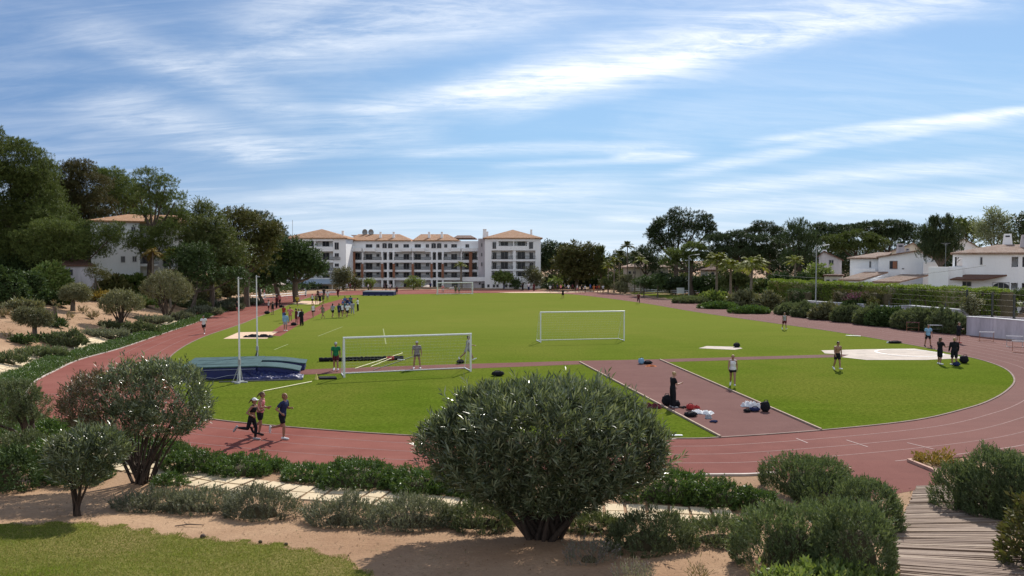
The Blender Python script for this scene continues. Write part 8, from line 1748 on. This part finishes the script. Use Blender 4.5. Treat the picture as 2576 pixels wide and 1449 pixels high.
cloth(1766, 1040, 1.0, .55, .16, 'white', 'white towel spread on the throwing runway', 'towel', 7, -12); bag(1737, 1048, .7, .4, .26, 'black', 'black bag in front of the white towel', seed=10); cloth(1782, 1053, .3, .3, .2, 'grey', 'grey crumpled cloth beside the blue shoes', 'cloth', 8); shoe_pair(1796, 1063, 'navy', 'pair of navy blue shoes at the end of the row of things', 60)
bag(1925, 1036, .45, .4, .58, 'black', 'standing black rucksack at the right kerb of the throwing runway', 'rucksack', seed=12); cloth(1890, 1024, .9, .4, .30, 'white', 'white jacket thrown over the right kerb of the runway', 'jacket', 9, -25); bag(1898, 1035, .55, .35, .26, 'navy', 'dark blue bag under the white jacket', seed=13); bag(1879, 1037, .35, .3, .2, 'black', 'small black bag left of the white jacket', seed=14)
bag(1853, 874, .6, .45, .46, 'black', 'black bag on the small pale concrete pad', seed=15); bag(2251, 864, 1.3, .45, .26, 'black', 'long black bag lying near the right inner edge', seed=16); cloth(2236, 863, .3, .3, .15, 'white', 'white cloth at the end of the long black bag', 'cloth', 10)
bag(2425, 914, .62, .5, .62, 'black', 'black rucksack beside the broad person in black', 'rucksack', seed=17); bag(2406, 921, .5, .35, .34, 'navy', 'dark bag at the feet of the broad person in black', seed=18)
bag(707, 774, .7, .5, .5, 'black', 'black and white bag on the verge by the left track', seed=19); bag(672, 790, .8, .6, .5, 'black', 'black bag on the verge beside two standing people', seed=20); bag(739, 819, .7, .5, .4, 'black', 'black bag on the grass in front of the red-shirted group', seed=21)
cloth(652, 848, 2.6, 1.1, .32, 'black', 'heap of black sheeting at the edge of the sand pit', 'ground_sheet', 22, -6, 'sheet')
# black board, marker, bars and poles
p = G(824, 953); m = MB(); m.obox((0, 0, .05), (.50, .05, 0), (-.12, .30, 0), (0, 0, .05)); o = m.build('foam_pad', fabric(C['black']), None, p + Vector((0, 0, .012))); tag(o, 'flat black pad on the grass left of the nearest goal', 'pad')
p = G(796, 955); m = MB(); m.tube([(0, 0, 0), (0, 0, .05), (0, 0, .34)], [.13, .10, .03], 12); o = m.build('marker_cone', plain('yellow_plastic', (.60, .52, .14), .5), None, p + Vector((0, 0, .012))); tag(o, 'small pale yellow marker on the grass beside the black pad', 'marker')
def rod(a, b_, r_, mat, label, name, cat, z0=.04, z1=.04, group=None):
    p, q = Vector((*F0(*a, z0), z0)), Vector((*F0(*b_, z1), z1)); m = MB(); m.tube([Vector((0, 0, 0)), q - p], r_, 8); o = m.build(name, mat, None, p); return tag(o, label, cat, group)
YEL = plain('pale_yellow_rod', (.62, .58, .30), .5)
rod((662, 984), (784, 960), .035, YEL, 'pale yellow crossbar lying on the grass in front of the landing mat', 'crossbar', 'bar')
rod((893, 927), (1013, 888), .03, YEL, 'long pale vaulting pole crossing the black roll', 'vault_pole', 'pole', .05, .28, 'vaulting poles near the goal'); rod((933, 922), (985, 901), .03, YEL, 'shorter pale vaulting pole below the long one', 'vault_pole', 'pole', .05, .26, 'vaulting poles near the goal'); rod((1000, 904), (1018, 905), .03, METAL, 'white pole end lying on the black roll', 'vault_pole', 'pole', .28, .28, 'vaulting poles near the goal')
rod((939, 931), (1050, 893), .022, DARKM, 'dark rod in place of a shadow line pointing at the man in plaid', 'vault_pole', 'pole', .04, .04, 'vaulting poles near the goal')  # thin dark rod stands in for a shadow line on the grass
bag(981, 907, .7, .4, .32, 'red', 'red and white bundle tying the vaulting poles together', 'pole_bundle', False, 23, 20, None, .2, 'bundle')
def roll():
    p, q = Vector((*F0(803, 910), .15)), Vector((*F0(1015, 905), .15)); d = q - p; m = MB(); n = 40; pts = [d * (k / n) + Vector((0, .04 * math.sin(k * 1.7), .02 * math.sin(k * 2.9))) for k in range(n + 1)]
    m.tube(pts, [.14 + .02 * math.sin(k * 2.3) for k in range(n + 1)], 10); o = m.build('rolled_cover', fabric(C['black']), None, p); tag(o, 'long black rolled cover lying behind the nearest goal', 'rolled cover')
roll()
def hurdle(px_, py, rot, label, top='white', h=.82, mat=None):
    p = G(px_, py); p.z = max(p.z, 0) + .005; root = empty('hurdle', p, label, 'hurdle', 'hurdles along the white wall', R(rot)); M_ = mat or GREYM; w = .6
    m = MB(); m.box(-w, w, -.02, .02, h - .08, h); m.build('bar', plain('hurdle_bar_' + top, C[top], .5), root)
    for x in (-w + .06, w - .06):
        m = MB(); m.tube([(x, 0, .03), (x, 0, h - .04)], .022, 6); m.tube([(x, 0, .03), (x, .68, .03)], .022, 6); m.build('leg', M_, root)
    m = MB(); m.tube([(-w + .06, .68, .03), (w - .06, .68, .03)], .02, 6); m.tube([(-w + .06, 0, .38), (w - .06, 0, .38)], .014, 6); m.build('rail', M_, root)
hurdle(2296, 834, -20, 'dark brown hurdle at the shrub row left of the person in pale blue', 'maroon', .95, BROWNM); hurdle(2355, 838, -20, 'hurdle with white bar just right of the person in pale blue', 'white'); hurdle(2482, 860, -15, 'hurdle standing against the stained white wall', 'white', .9, BROWNM)
hurdle(2552, 872, 150, 'hurdle at the right edge, farther of the two', 'white', .9); hurdle(2568, 886, 150, 'hurdle at the right edge, nearer of the two', 'white', .9, BROWNM)
rod((2128, 844), (2165, 845.5), .04, METAL, 'low white bar lying at the inner edge of the right straight', 'crossbar', 'bar', .08, .08)
# clods and a fallen branch on the bare foreground soil
def clod(px_, py, r_, label, name, mat):
    p = G(px_, py); rs = random.Random(int(px_)); m = MB(); m.ball((0, 0, r_ * .6), (r_, r_ * .9, r_ * .8), 10, 7, .12, rs); o = m.build(name, mat, None, p); return tag(o, label, name.replace('_', ' '))
clod(510, 1353, .07, 'dark pine cone on the soil at the edge of the garden lawn', 'pine_cone', BARK1); clod(655, 1366, .05, 'small dark clod at the lawn edge right of the pine cone', 'soil_clod', TWIG); clod(720, 1372, .05, 'lowest dark clod where the lawn edge runs down', 'soil_clod', TWIG)
p = G(440, 1325); m = MB(); m.tube([(0, 0, .02), (.35, .05, .05), (.75, .02, .04)], [.012, .018, .008], 5); m.tube([(.3, .05, .04), (.15, .22, .05)], .008, 5); tag(m.build('fallen_twig', BARK2, None, p), 'bare fallen twig on the soil above the garden lawn', 'twig')
p = Vector((*F0(1703, 1097), .02)); m = MB(); m.box(-.22, .22, -.07, .07, 0, .03); tag(m.build('distance_plate', METAL, None, p), 'small white plate in the grass at the lower end of the throwing runway', 'plate')
